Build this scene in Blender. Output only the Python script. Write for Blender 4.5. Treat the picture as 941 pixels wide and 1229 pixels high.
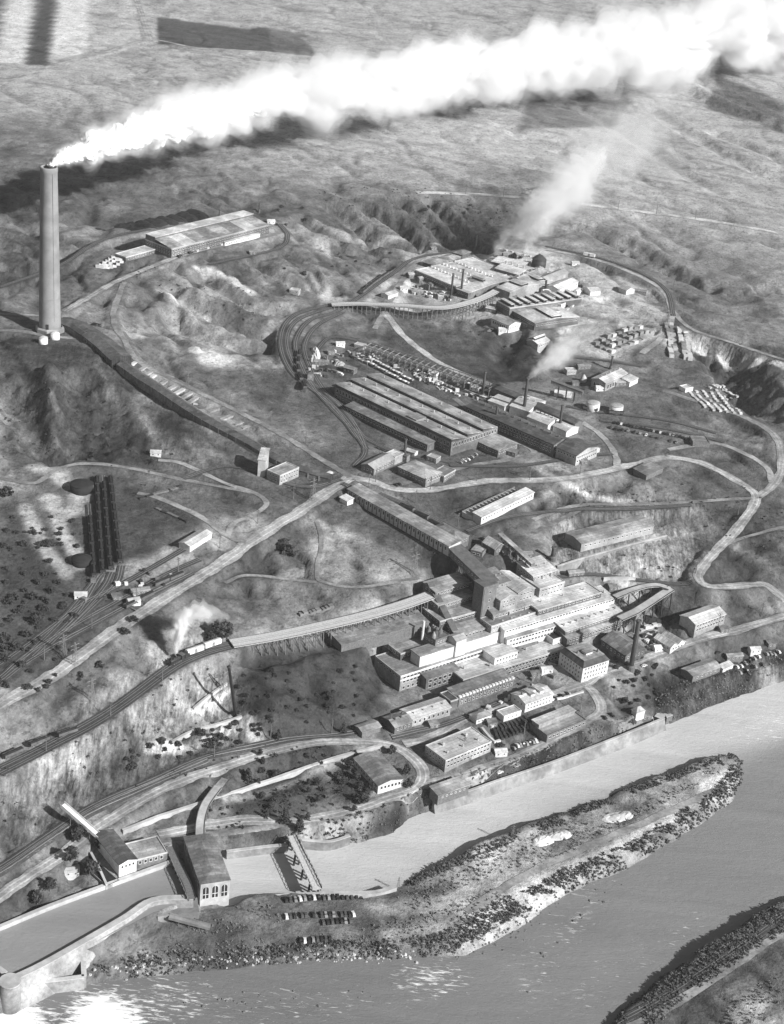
import bpy, bmesh, math, random
import numpy as np
from mathutils import Vector, Matrix
random.seed(7); np.random.seed(7)
for o in list(bpy.data.objects): bpy.data.objects.remove(o)
SC = bpy.context.scene
COL = SC.collection
# ------------------------------------------------------------------ camera
CX, CY, F, H = 470.5, 614.5, 2025.0, 553.0
HAZE = 0.00003
NAD = (-0.093, -0.9957)
PITCH = math.atan2(1000.0, F)
_R0 = Vector((1, 0, 0)); _U0 = Vector((0, math.sin(PITCH), math.cos(PITCH))); _F0 = Vector((0, math.cos(PITCH), -math.sin(PITCH)))
_k = math.hypot(*NAD)
rr = (_R0 * 0.9957 + _U0 * 0.093) / _k; uu = (_U0 * 0.9957 - _R0 * 0.093) / _k
CAM = Vector((0, 0, H))
cam = bpy.data.cameras.new('camera'); camo = bpy.data.objects.new('camera', cam); COL.objects.link(camo)
cam.sensor_fit = 'VERTICAL'; cam.sensor_height = 36.0; cam.lens = 36.0 * F / 1229.0
cam.clip_start = 5; cam.clip_end = 60000
m3 = Matrix((rr, uu, -_F0)).transposed()
camo.matrix_world = Matrix.Translation(CAM) @ m3.to_4x4()
SC.camera = camo
SC.render.resolution_x = 784; SC.render.resolution_y = 1024
# ------------------------------------------------------------------ world, sun, exposure
SUN = Vector((0.84, -0.54, 0)).normalized(); ELEV = math.radians(31)
SUND = Vector((SUN.x * math.cos(ELEV), SUN.y * math.cos(ELEV), math.sin(ELEV)))
w = bpy.data.worlds.new('World'); SC.world = w; w.use_nodes = True
nt = w.node_tree; bg = nt.nodes['Background']
sky = nt.nodes.new('ShaderNodeTexSky'); sky.sky_type = 'NISHITA'; sky.sun_disc = False
sky.sun_elevation = ELEV; sky.sun_rotation = math.atan2(SUND.x, SUND.y)
sky.altitude = 1000; sky.dust_density = 4.0
bw = nt.nodes.new('ShaderNodeRGBToBW')              # the photograph is black and white
nt.links.new(sky.outputs[0], bw.inputs[0]); nt.links.new(bw.outputs[0], bg.inputs[0])
bg.inputs[1].default_value = 0.05
sl = bpy.data.lights.new('sun', 'SUN'); sl.energy = 5.0; sl.angle = math.radians(0.6); sl.color = (1, 1, 1)
so = bpy.data.objects.new('sun', sl); COL.objects.link(so)
so.rotation_euler = SUND.to_track_quat('Z', 'Y').to_euler(); so.location = (0, 0, 900)
SC.view_settings.view_transform = 'Standard'; SC.view_settings.look = 'None'; SC.view_settings.gamma = 1
SC.view_settings.exposure = 0.55
cy = SC.cycles
cy.max_bounces = 12; cy.diffuse_bounces = 2; cy.glossy_bounces = 2; cy.volume_bounces = 8; cy.transparent_max_bounces = 12
cy.volume_step_rate = 1.0; cy.volume_max_steps = 256
cy.use_denoising = True
try: cy.denoiser = 'OPENIMAGEDENOISE'
except Exception: pass

# ------------------------------------------------------------------ helpers
def ray(px, py):
    d = _F0 * F + rr * (px - CX) + uu * (CY - py)
    return d.normalized()
def at_z(px, py, z):
    d = ray(px, py); t = (z - H) / d.z
    return CAM + d * t
def at_y(px, py, y):
    d = ray(px, py); return CAM + d * (y / d.y)
def smooth(e0, e1, x):
    t = np.clip((x - e0) / (e1 - e0), 0, 1); return t * t * (3 - 2 * t)
_perm = np.random.RandomState(3).rand(512, 512).astype(np.float32)
def vnoise(x, y):
    xi = np.floor(x).astype(int); yi = np.floor(y).astype(int); fx = x - xi; fy = y - yi
    fx = fx * fx * (3 - 2 * fx); fy = fy * fy * (3 - 2 * fy)
    g = lambda a, b: _perm[a & 511, b & 511]
    return (g(xi, yi) * (1 - fx) + g(xi + 1, yi) * fx) * (1 - fy) + (g(xi, yi + 1) * (1 - fx) + g(xi + 1, yi + 1) * fx) * fy
def fbm(x, y, s, o=4, ridge=False):
    a = 0.5; r = 0; x = x / s; y = y / s
    for i in range(o):
        n = vnoise(x + 17.3 * i, y + 9.1 * i)
        if ridge: n = 1 - np.abs(2 * n - 1)
        r = r + a * n; a *= 0.5; x = x * 2.03; y = y * 2.03
    return r / (1 - 0.5 ** o)
# terrain grid lines: fine where the photograph looks, coarse towards the horizon
def grow(a, step, n, k):
    out = [a]
    for i in range(n): out.append(out[-1] + step); step *= k
    return out[1:]
_core = list(np.arange(-420, 421, 2.0))
xs = [-v for v in grow(420, 2.5, 95, 1.035)][::-1] + _core + grow(420, 2.5, 95, 1.035)
_yc = list(np.arange(520, 1500, 2.0)) + list(np.arange(1500, 2400, 3.5)) + list(np.arange(2400, 3600, 7.0))
ys = [2 * 520 - v for v in grow(520, 4, 40, 1.12)][::-1] + _yc + grow(_yc[-1], 10, 60, 1.08)
XS = np.array(xs); YS = np.array(ys); NX, NY = len(XS), len(YS)
GX, GY = np.meshgrid(XS, YS)
CTRL = """941,1150,10 880,1229,9 941,1229,12 760,1229,4 560,1080,4 700,1010,5 880,920,4 620,1030,5 780,960,5 150,1160,4
300,1110,6 400,1090,6 500,1110,5 200,1115,6 0,1229,1 300,1200,1 500,1180,1 941,1000,1 700,1150,1 941,860,1 700,940,1 450,1030,1
870,800,13 941,770,17 800,850,9 700,880,12 600,905,12 500,950,12 430,985,9 350,1000,8 300,990,9 280,960,12 420,900,14 300,900,17
480,870,16 560,850,16 650,820,16 740,800,17 840,770,20 941,735,27 100,1030,14 0,1100,14 200,1000,13 60,1060,16 0,1055,20 120,985,20
240,930,18 100,950,24 180,900,27 280,850,25 0,990,28 0,925,42 100,875,44 200,805,45 290,775,46 350,820,33 430,790,33 300,830,36
450,830,22 350,752,46 450,722,47 510,700,47 470,828,15 520,832,16 600,800,17 720,780,17 790,730,26 840,700,40 760,695,40 560,680,46
620,670,50 530,655,53 0,835,52 100,770,54 200,705,57 300,640,60 400,575,63 0,760,54 40,700,58 120,700,58 120,600,62 60,560,66
0,560,68 200,600,63 250,640,61 330,590,63 300,560,65 0,500,77 50,480,82 150,500,76 0,440,85 60,400,86 130,430,84 200,490,76 90,385,86
0,380,86 140,340,84 200,300,88 320,265,90 200,270,88 60,300,82 0,300,82 0,250,88 150,240,88 250,380,77 320,420,72 250,450,72
330,490,67 230,430,75 360,330,79 400,300,80 420,270,84 380,240,90 450,235,90 520,235,88 600,232,86 700,245,84 941,275,80
560,290,73 500,300,74 620,280,76 345,400,70 370,370,71 400,450,67 430,540,64 480,330,73 500,310,74 520,330,73 600,310,76 600,370,71
650,350,74 700,340,76 760,350,76 800,380,75 720,400,71 840,400,76 941,400,76 900,330,80 540,400,63 480,385,66 560,385,66 440,385,68
550,420,62 610,430,61 700,440,64 640,440,62 820,420,70 860,480,66 941,470,72 780,470,64 740,500,62 850,520,62 941,540,66 420,460,66
500,520,62 560,540,61 650,540,60 700,530,60 540,600,59 620,600,57 720,570,60 800,545,60 800,580,56 870,600,54 930,580,56 700,600,54
750,620,48 820,640,46 700,660,46 850,660,44 941,640,50 941,690,40 660,690,44 400,620,59 450,660,55 350,660,56 350,700,50 300,720,49
430,690,52 0,150,88 0,20,90 200,100,88 400,30,90 470,150,88 600,180,86 700,120,88 800,200,82 941,150,94 941,50,100 600,30,97
850,110,96 941,220,80 780,560,58 880,560,58 650,640,50 580,640,52"""
P = []
for t in CTRL.split():
    a, b, c = map(float, t.split(',')); v = at_z(a, b, c); P.append((v.x, v.y, c))
for a in ((-2500, 3500, 95), (0, 5000, 110), (2500, 3500, 105), (-2500, 1000, 90), (2500, 1000, 60), (0, -500, 40), (-1500, 0, 60), (1500, 0, 60), (-4000, 8000, 130), (4000, 8000, 150), (0, 300, 14), (-500, 450, 10), (500, 450, 25)):
    P.append(a)
P = np.array(P)
def _phi(d2): return np.sqrt(d2 + 12.0 ** 2)
_A = _phi((P[:, None, 0] - P[None, :, 0]) ** 2 + (P[:, None, 1] - P[None, :, 1]) ** 2)
_n = len(P); _M = np.zeros((_n + 1, _n + 1)); _M[:_n, :_n] = _A - np.eye(_n) * 2.0; _M[:_n, _n] = 1; _M[_n, :_n] = 1
_w = np.linalg.solve(_M, np.append(P[:, 2], 0))
Z0 = np.full(GX.shape, _w[_n])
for i in range(_n): Z0 += _w[i] * _phi((GX - P[i, 0]) ** 2 + (GY - P[i, 1]) ** 2)
_far = smooth(4500, 9000, np.hypot(GX, GY)); Z0 = Z0 * (1 - _far) + 110 * _far
Z0 = np.clip(Z0, 0.6, 160)
def lookup(Z, x, y):
    x = np.asarray(x, float); y = np.asarray(y, float)
    i = np.clip(np.searchsorted(XS, x) - 1, 0, NX - 2); j = np.clip(np.searchsorted(YS, y) - 1, 0, NY - 2)
    fx = np.clip((x - XS[i]) / (XS[i + 1] - XS[i]), 0, 1); fy = np.clip((y - YS[j]) / (YS[j + 1] - YS[j]), 0, 1)
    return (Z[j, i] * (1 - fx) + Z[j, i + 1] * fx) * (1 - fy) + (Z[j + 1, i] * (1 - fx) + Z[j + 1, i + 1] * fx) * fy
def hit(Z, px, py):
    d = ray(px, py); t = np.linspace(600, 6500, 3000)
    x = CAM.x + d.x * t; y = CAM.y + d.y * t; z = CAM.z + d.z * t
    k = np.argmax(z < lookup(Z, x, y)); 
    if k == 0: return CAM + d * 6000
    a, b = t[k - 1], t[k]
    for _ in range(14):
        m = (a + b) / 2
        if H + d.z * m < lookup(Z, d.x * m, d.y * m): b = m
        else: a = m
    return CAM + d * b
def B0(px, py): return hit(Z0, px, py)
def pix(s): return [tuple(map(float, t.split(','))) for t in s.split()]
def spline(pts, step):
    """Catmull-Rom through 2D points, resampled about every STEP metres"""
    p = [np.array(q[:2], float) for q in pts]
    if len(p) == 2: raw = [p[0] + (p[1] - p[0]) * t for t in np.linspace(0, 1, 30)]
    else:
        q = [2 * p[0] - p[1]] + p + [2 * p[-1] - p[-2]]; raw = []
        for i in range(1, len(q) - 2):
            for t in np.linspace(0, 1, 16, endpoint=False):
                a, b, c, d = q[i - 1], q[i], q[i + 1], q[i + 2]
                raw.append(0.5 * ((2 * b) + (c - a) * t + (2 * a - 5 * b + 4 * c - d) * t * t + (-a + 3 * b - 3 * c + d) * t ** 3))
        raw.append(p[-1])
    raw = np.array(raw); s = np.append(0, np.cumsum(np.hypot(*np.diff(raw, axis=0).T)))
    n = max(2, int(round(s[-1] / step)) + 1); u = np.linspace(0, s[-1], n)
    return np.stack([np.interp(u, s, raw[:, 0]), np.interp(u, s, raw[:, 1])], 1)
def pdist(path):
    """distance of every grid node near the polyline, and the parameter (index) of the nearest place on it"""
    path = np.asarray(path); lo = path.min(0) - 60; hi = path.max(0) + 60
    i0, i1 = np.searchsorted(XS, lo[0]), np.searchsorted(XS, hi[0]); j0, j1 = np.searchsorted(YS, lo[1]), np.searchsorted(YS, hi[1])
    gx = GX[j0:j1, i0:i1]; gy = GY[j0:j1, i0:i1]; D = np.full(gx.shape, 1e9); S = np.zeros(gx.shape); side = np.zeros(gx.shape)
    for k in range(len(path) - 1):
        a, b = path[k], path[k + 1]; ab = b - a; l2 = (ab @ ab) + 1e-9
        t = np.clip(((gx - a[0]) * ab[0] + (gy - a[1]) * ab[1]) / l2, 0, 1)
        d = np.hypot(gx - a[0] - t * ab[0], gy - a[1] - t * ab[1]); m = d < D
        D[m] = d[m]; S[m] = (k + t)[m]
    return (slice(j0, j1), slice(i0, i1)), D, S
def inside(poly, gx=None, gy=None):
    gx = GX if gx is None else gx; gy = GY if gy is None else gy
    r = np.zeros(gx.shape, bool); n = len(poly)
    for i in range(n):
        x0, y0 = poly[i][:2]; x1, y1 = poly[(i + 1) % n][:2]
        c = ((y0 > gy) != (y1 > gy)) & (gx < (x1 - x0) * (gy - y0) / ((y1 - y0) + 1e-12) + x0); r ^= c
    return r
def blur(A, n):
    for _ in range(n):
        B = A.copy(); B[1:-1] = (A[:-2] + 2 * A[1:-1] + A[2:]) / 4; A = B.copy(); A[:, 1:-1] = (B[:, :-2] + 2 * B[:, 1:-1] + B[:, 2:]) / 4
    return A
def poly_mask(s, n=2):
    pl = [(v.x, v.y) for v in (B0(a, b) for a, b in (pix(s) if isinstance(s, str) else s))]
    return blur(inside(pl).astype(float), n)

# ------------------------------------------------------------------ objects
def tag(o, label=None, cat=None, group=None, kind=None):
    if label: o['label'] = label
    if cat: o['category'] = cat
    if group: o['group'] = group
    if kind: o['kind'] = kind
    return o
def link(name, me, parent=None, mats=()):
    o = bpy.data.objects.new(name, me); COL.objects.link(o)
    if me is not None and mats and not len(me.materials):
        for m in mats: me.materials.append(m)
    if parent: o.parent = parent
    return o
def empty(name, loc, rz=0, label=None, cat=None, group=None):
    o = bpy.data.objects.new(name, None); COL.objects.link(o); o.location = loc; o.rotation_euler = (0, 0, rz); o.empty_display_size = 1
    return tag(o, label, cat, group)
class MB:
    """collects faces, then one mesh"""
    def __init__(s): s.v = []; s.f = []; s.m = []; s.mi = 0
    def quad(s, *p):
        k = len(s.v); s.v += [tuple(q) for q in p]; s.f.append(tuple(range(k, k + len(p)))); s.m.append(s.mi); return s
    def box(s, x0, y0, z0, x1, y1, z1, M=None):
        c = [(x0, y0, z0), (x1, y0, z0), (x1, y1, z0), (x0, y1, z0), (x0, y0, z1), (x1, y0, z1), (x1, y1, z1), (x0, y1, z1)]
        if M is not None: c = [tuple(M @ Vector(q)) for q in c]
        k = len(s.v); s.v += c
        for f in ((0, 3, 2, 1), (4, 5, 6, 7), (0, 1, 5, 4), (1, 2, 6, 5), (2, 3, 7, 6), (3, 0, 4, 7)):
            s.f.append(tuple(k + i for i in f)); s.m.append(s.mi)
        return s
    def beam(s, a, b, t, t2=None):
        a = Vector(a); b = Vector(b); d = b - a; L = d.length
        if L < 1e-6: return s
        q = d.to_track_quat('X', 'Z'); M = Matrix.Translation(a) @ q.to_matrix().to_4x4(); t2 = t2 or t
        return s.box(0, -t / 2, -t2 / 2, L, t / 2, t2 / 2, M)
    def prism(s, prof, axis_pts):
        """closed profile [(y,z)] swept from x0 to x1"""
        x0, x1 = axis_pts; n = len(prof); k = len(s.v)
        s.v += [(x0, y, z) for y, z in prof] + [(x1, y, z) for y, z in prof]
        for i in range(n):
            j = (i + 1) % n; s.f.append((k + i, k + j, k + n + j, k + n + i)); s.m.append(s.mi)
        s.f.append(tuple(k + i for i in range(n))[::-1]); s.f.append(tuple(k + n + i for i in range(n))); s.m += [s.mi] * 2
        return s
    def lathe(s, prof, seg=16, M=None, cap=True):
        k = len(s.v); n = len(prof)
        for r, z in prof:
            for i in range(seg):
                a = 2 * math.pi * i / seg; q = Vector((r * math.cos(a), r * math.sin(a), z)); s.v.append(tuple(M @ q if M is not None else q))
        for j in range(n - 1):
            for i in range(seg):
                i2 = (i + 1) % seg; s.f.append((k + j * seg + i, k + j * seg + i2, k + (j + 1) * seg + i2, k + (j + 1) * seg + i)); s.m.append(s.mi)
        if cap:
            s.f.append(tuple(k + i for i in range(seg))[::-1]); s.f.append(tuple(k + (n - 1) * seg + i for i in range(seg))); s.m += [s.mi] * 2
        return s
    def mesh(s, name, mats=(), smooth_=False):
        me = bpy.data.meshes.new(name); me.from_pydata(s.v, [], s.f)
        for m in mats: me.materials.append(m)
        if len(mats) > 1: me.polygons.foreach_set('material_index', s.m)
        if smooth_: me.polygons.foreach_set('use_smooth', [True] * len(me.polygons))
        me.update(); return me
    def build(s, name, mats, parent=None, smooth_=False):
        mats = mats if isinstance(mats, (list, tuple)) else (mats,)
        return link(name, s.mesh(name, mats, smooth_), parent)
# ------------------------------------------------------------------ materials (all neutral: the film is black and white)
def nodes(name):
    m = bpy.data.materials.new(name); m.use_nodes = True; n = m.node_tree.nodes; l = m.node_tree.links
    return m, n, l, n['Principled BSDF']
def mat(name, v, rough=0.85, var=0.25, scale=0.35, metal=0.0, bump=0.0, wave=0, wscale=3.0, wdir='X', spec=0.3, stain=0.0, patch=0.0):
    m, n, l, b = nodes(name)
    b.inputs['Roughness'].default_value = rough; b.inputs['Metallic'].default_value = metal
    b.inputs['Specular IOR Level'].default_value = spec
    tc = n.new('ShaderNodeTexCoord'); no = n.new('ShaderNodeTexNoise'); no.inputs['Scale'].default_value = scale; no.inputs['Detail'].default_value = 8; no.inputs['Roughness'].default_value = 0.68
    geo = n.new('ShaderNodeNewGeometry'); l.new(geo.outputs['Position'], no.inputs['Vector'])
    mr = n.new('ShaderNodeMapRange'); mr.inputs[1].default_value = 0.3; mr.inputs[2].default_value = 0.7; mr.inputs[3].default_value = v * (1 - var); mr.inputs[4].default_value = v * (1 + var)
    l.new(no.outputs[0], mr.inputs[0]); out = mr.outputs[0]
    oi = n.new('ShaderNodeObjectInfo'); m2 = n.new('ShaderNodeMapRange'); m2.inputs[3].default_value = 0.9; m2.inputs[4].default_value = 1.1
    l.new(oi.outputs['Random'], m2.inputs[0]); mu = n.new('ShaderNodeMath'); mu.operation = 'MULTIPLY'; l.new(out, mu.inputs[0]); l.new(m2.outputs[0], mu.inputs[1]); out = mu.outputs[0]
    if stain:
        n3 = n.new('ShaderNodeTexNoise'); n3.inputs['Scale'].default_value = 0.07; n3.inputs['Detail'].default_value = 5; l.new(geo.outputs['Position'], n3.inputs['Vector'])
        m3_ = n.new('ShaderNodeMapRange'); m3_.inputs[1].default_value = 0.42; m3_.inputs[2].default_value = 0.6; m3_.inputs[3].default_value = 1 - stain; m3_.inputs[4].default_value = 1; l.new(n3.outputs[0], m3_.inputs[0])
        q = n.new('ShaderNodeMath'); q.operation = 'MULTIPLY'; l.new(out, q.inputs[0]); l.new(m3_.outputs[0], q.inputs[1]); out = q.outputs[0]
    if wave:
        wv = n.new('ShaderNodeTexWave'); wv.bands_direction = wdir; wv.inputs['Scale'].default_value = wscale; wv.inputs['Distortion'].default_value = 0.6; l.new(tc.outputs['Object'], wv.inputs['Vector'])
        m4 = n.new('ShaderNodeMapRange'); m4.inputs[3].default_value = 1 - wave; m4.inputs[4].default_value = 1; l.new(wv.outputs['Fac'], m4.inputs[0])
        q = n.new('ShaderNodeMath'); q.operation = 'MULTIPLY'; l.new(out, q.inputs[0]); l.new(m4.outputs[0], q.inputs[1]); out = q.outputs[0]
    if patch:   # roofing laid in sheets of uneven age
        bt = n.new('ShaderNodeTexBrick'); bt.inputs['Scale'].default_value = 0.16; bt.inputs['Brick Width'].default_value = 0.9; bt.inputs['Row Height'].default_value = 0.35; bt.inputs['Mortar Size'].default_value = 0.02; bt.inputs['Bias'].default_value = 0.2
        bt.inputs['Color1'].default_value = (1 - patch,) * 3 + (1,); bt.inputs['Color2'].default_value = (1, 1, 1, 1); bt.inputs['Mortar'].default_value = (0.55, 0.55, 0.55, 1); l.new(tc.outputs['Object'], bt.inputs['Vector'])
        q = n.new('ShaderNodeMath'); q.operation = 'MULTIPLY'; l.new(out, q.inputs[0]); l.new(bt.outputs['Color'], q.inputs[1]); out = q.outputs[0]
    l.new(out, b.inputs['Base Color'])
    if bump:
        bp = n.new('ShaderNodeBump'); bp.inputs['Strength'].default_value = bump; bp.inputs['Distance'].default_value = 0.3; l.new(no.outputs[0], bp.inputs['Height']); l.new(bp.outputs[0], b.inputs['Normal'])
    return m
M = dict(
    roof=mat('roofing_felt', 0.42, var=0.3, scale=0.5, stain=0.5, patch=0.4), roof_white=mat('pale_roofing', 0.64, var=0.25, scale=0.5, stain=0.4, patch=0.25),
    roof_dark=mat('tarred_roofing', 0.12, var=0.4, stain=0.3, patch=0.5), roof_mid=mat('weathered_roofing', 0.26, var=0.35, scale=.5, stain=0.45, patch=0.5),
    sheet=mat('corrugated_sheet', 0.4, rough=0.6, var=0.25, wave=0.3, wscale=1.2, stain=0.3),
    white=mat('white_paint', 0.76, var=0.2, scale=.6, stain=0.3), brick=mat('sooty_brick', 0.17, var=0.4, scale=.6, stain=0.5), brick_light=mat('pale_brick', 0.36, var=0.3, scale=.6, stain=0.4),
    wood=mat('weathered_timber', 0.14, var=0.45, scale=1.0), wood_light=mat('fresh_timber', 0.5, var=0.3, scale=1.0),
    dark=mat('dark_steel', 0.035, rough=0.6, var=0.3), steel=mat('grey_steel', 0.22, rough=0.5, var=0.3), conc=mat('concrete', 0.5, var=0.2, stain=0.3),
    conc_mid=mat('weathered_concrete', 0.36, var=0.35, scale=0.5, stain=0.45),
    conc_dark=mat('stained_concrete', 0.27, var=0.3, stain=0.4), glass=mat('dark_glass', 0.03, rough=0.15, var=0.2, spec=0.6), soot=mat('soot', 0.02, var=0.3),
    stack=mat('stack_brick', 0.24, var=0.14, scale=0.12, stain=0.22), coal=mat('coal', 0.018, var=0.5, scale=1.5, bump=0.6), ash=mat('white_ash', 0.6, var=0.3, stain=0.3),
    rust=mat('rusty_steel', 0.1, var=0.4), rubber=mat('tyre_rubber', 0.02), copper=mat('cast_metal', 0.35, rough=0.4, var=0.4))
# ------------------------------------------------------------------ water, roads and rails as laid out on the land
RIVER_NEAR = B0  # positions come from the smooth land first
def world_path(s, step=4.0, Zs=None):
    return spline([(v.x, v.y) for v in (B0(a, b) for a, b in pix(s))], step)
def plane_path(s, z, step=4.0):
    return spline([(v.x, v.y) for v in (at_z(a, b, z) for a, b in pix(s))], step)
# outline of the river (level 0) read off its shore; forebay (level 12) behind the dam
RIVER = "-400,1290 -400,1215 0,1190 40,1190 100,1186 160,1176 260,1166 380,1154 500,1152 560,1148 600,1128 650,1098 690,1072 740,1050 800,1018 850,985 885,960 897,935 893,912 878,903 850,908 800,928 720,955 640,985 560,1020 480,1058 440,1068 380,1070 320,1074 272,1086 262,1060 262,1028 300,1022 345,1016 400,1014 440,1010 470,1002 492,982 530,968 600,945 700,912 760,885 790,868 806,870 822,862 850,848 900,832 960,812 1300,740 1300,1000 1000,1062 941,1078 886,1111 840,1140 777,1182 729,1228 690,1262 650,1290"
FORE = "-60,1132 0,1112 60,1088 130,1062 214,1032 230,1066 232,1078 186,1094 120,1128 60,1160 10,1186 -60,1200"
riv = [(v.x, v.y) for v in (at_z(a, b, 0.3) for a, b in pix(RIVER))]
fore = [(v.x, v.y) for v in (at_z(a, b, 12) for a, b in pix(FORE))]
ROADS = [  # (pixels, width m, tone)
    ("-60,882 0,847 60,812 130,763 200,717 300,652 360,613 420,573", 9.5, 0.55, 'main'),
    ("420,573 445,577 475,588 515,589 545,584 590,577 640,577 700,571 750,560 800,548", 7.5, 0.5, 'loop'),
    ("800,548 840,555 880,575 908,598 880,640 850,672 838,688 846,703 870,705 900,702 920,700 945,722 980,750", 7.5, 0.52, 'east'),
    ("908,598 932,578 938,545 925,518 880,496 800,470", 6, 0.36, 'rim'),
    ("802,540 855,532 893,544 920,561 927,582", 5, 0.4, 'spur'),
    ("148,339 136,380 150,410 167,434 218,461 320,512 400,560 420,573", 5, 0.34, 'flue'),
    ("78,374 138,339 200,314 280,292 335,280", 6, 0.42, 'hilltop'),
    ("-40,376 50,379", 4, 0.42, 'stackroad'), ("-40,399 20,397 60,404 110,408", 5, 0.36, 'stackroad2'),
    ("-60,1120 0,1075 60,1035 110,997 180,956 250,927 300,912 351,897 402,892 463,894 490,906 507,926 501,945 463,960 429,972 392,981 354,986 300,984 240,992 190,1000", 7.5, 0.5, 'river_road'),
    ("484,892 521,885 558,862 620,842 690,826 730,806 760,797 800,783 850,768 900,752 941,741 1000,722", 7.5, 0.5, 'shore'),
    ("501,945 540,934 580,923 656,895 714,860 721,847 714,833 699,820", 6.5, 0.38, 'front'),
    ("0,573 41,581 68,564 102,556 160,563 218,576 306,592", 4, 0.3, 'yardtop'),
    ("190,552 218,556 270,580 306,592 320,606 300,620 280,628 272,645", 4, 0.36, 'yardtop2'),
    ("165,592 190,598 240,620 275,645 295,652", 4.5, 0.4, 'yardspur'),
    ("500,231 560,233 620,237 720,248 850,265 941,281 1000,292", 9, 0.66, 'highway'),
    ("-40,118 0,102 60,80 130,62 180,48 240,58 320,62", 5, 0.45, 'field'), ("160,-10 168,12 180,48", 9, 0.45, 'field2'),
    ("655,300 700,308 745,322 790,345 806,372 800,398 770,425", 5, 0.45, 'ring'), ("806,372 830,395 880,412 941,432 1000,450", 4.5, 0.42, 'ringout'),
    ("460,374 484,403 511,425 538,441 579,458 610,470", 6, 0.5, 'works'), ("692,503 718,520 736,541 741,560", 5, 0.42, 'worksout'),
    ("380,625 386,650 380,690 390,700 430,705 500,695", 3, 0.36, 'path'), ("270,700 300,690 380,700", 3, 0.35, 'path2'),
    ("640,625 690,606 760,605 860,600 905,598", 4, 0.36, 'bankroad'), ("640,640 700,610", 4, 0.34, 'b2'),
    ("545,478 600,520 640,545 560,560 470,585", 4.5, 0.3, 'midyard'),
    ("450,395 480,340 500,315 520,300", 5, 0.36, 'trackside'), ("586,400 600,385 585,372", 3, 0.4, 'bowl'),
    ("560,1095 640,1045 720,1010 800,975 870,945", 5, 0.42, 'pen'), ("740,1240 800,1210 870,1165 941,1118 1000,1080", 5, 0.4, 'southtrack'),
    ("180,1012 240,1004 340,990", 4, 0.3, 'lane'), ("246,1008 240,985 248,962 270,935", 4, 0.42, 'curvelane'),
    ("850,665 880,650 941,632 990,620", 3, 0.36, 'eastpath'), ("720,858 745,868 770,858 800,852", 4, 0.36, 'shorelane'),
]
TRACKS = [  # single tracks
    "0,918 60,890 120,856 200,798 240,779 290,768", "0,930 60,901 120,866 200,809 240,790 290,773",
    "0,822 34,796 109,752 231,688", "0,815 40,782 110,740 200,690 240,672",
    "-20,812 40,770 100,725 150,700 230,655", "20,800 70,750 108,705 117,690", "40,790 90,740 115,700 122,690", "60,775 100,735 125,705 134,688", "80,760 118,722 140,700 146,680",
    "113,694 110,650 107,606", "123,690 120,640 116,570", "133,685 129,640 124,569", "144,677 139,635 132,570",
    "-40,1058 0,1040 60,1000 110,968 180,936 250,908 330,888 420,880 500,862", "-40,1064 0,1047 60,1007 110,974 180,941 250,913",
    "429,526 395,482 351,448 337,410 351,380 400,364", "436,524 402,480 358,446 344,410 358,384 404,367", "440,540 412,500 380,470 362,440 355,410 372,385 410,371 470,330 500,310 560,300",
    "425,560 438,540 420,500 390,470 372,440 366,415 380,392 412,375", "380,470 430,520 480,545 540,555", "600,470 560,455 500,432 450,415 400,405 380,420",
    "610,478 560,462 500,440 440,420", "620,490 560,470 480,440 430,425", "655,296 720,310 770,328 800,350 808,380",
    "540,559 620,560 700,548 735,545", "180,275 120,290 70,320 0,345", "335,268 345,285 330,300 250,318", "770,440 700,430 640,430", "860,520 800,505 720,495 680,488", "870,530 800,515 720,505",
    "410,580 470,610 540,645 560,660", "455,592 520,622 550,640", "220,575 280,560 360,585 410,575", "350,560 300,540 200,470 130,425",
    "600,700 700,690 760,695 830,700", "620,835 540,868 470,885", "941,1100 880,1142 800,1195 740,1229",
    "470,735 420,760", "560,640 620,620 700,612 830,606"]
Z = Z0.copy()
TONE = np.full(GX.shape, 0.20)   # ground reflectance: dry grass, bare earth, ash, scrub; some shade and haze painted in
ROCK = np.zeros(GX.shape)        # eroded bare bank
def stroke(s, wd, amp=None, tone=None, soft=0.6, rock=None, path=None):
    p = world_path(s, 5) if path is None else path
    sl_, D, S = pdist(p); m = 1 - smooth(wd * (1 - soft) / 2, wd * (1 + soft) / 2, D + (fbm(GX[sl_], GY[sl_], 9, 3) - 0.5) * wd * 0.5)
    if amp: Z[sl_] += amp * m
    if tone is not None: TONE[sl_] += (tone - TONE[sl_]) * m
    if rock is not None: ROCK[sl_] = np.maximum(ROCK[sl_], rock * m)
def patch(s, tone=None, rock=None, n=3, k=1.0, rough=0):
    m = poly_mask(s, n)
    if rough: m = np.clip((m - 0.5) * 1.0 + 0.5 + (fbm(GX, GY, rough, 4) - 0.5) * 1.4 * (m > 0.02), 0, 1) * (m > 0.02)
    m = m * k
    if tone is not None: TONE[:] = TONE + (tone - TONE) * m
    if rock is not None: ROCK[:] = np.maximum(ROCK, rock * m)
stroke("300,782 360,772 430,757 500,738", 18, -6)
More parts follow.
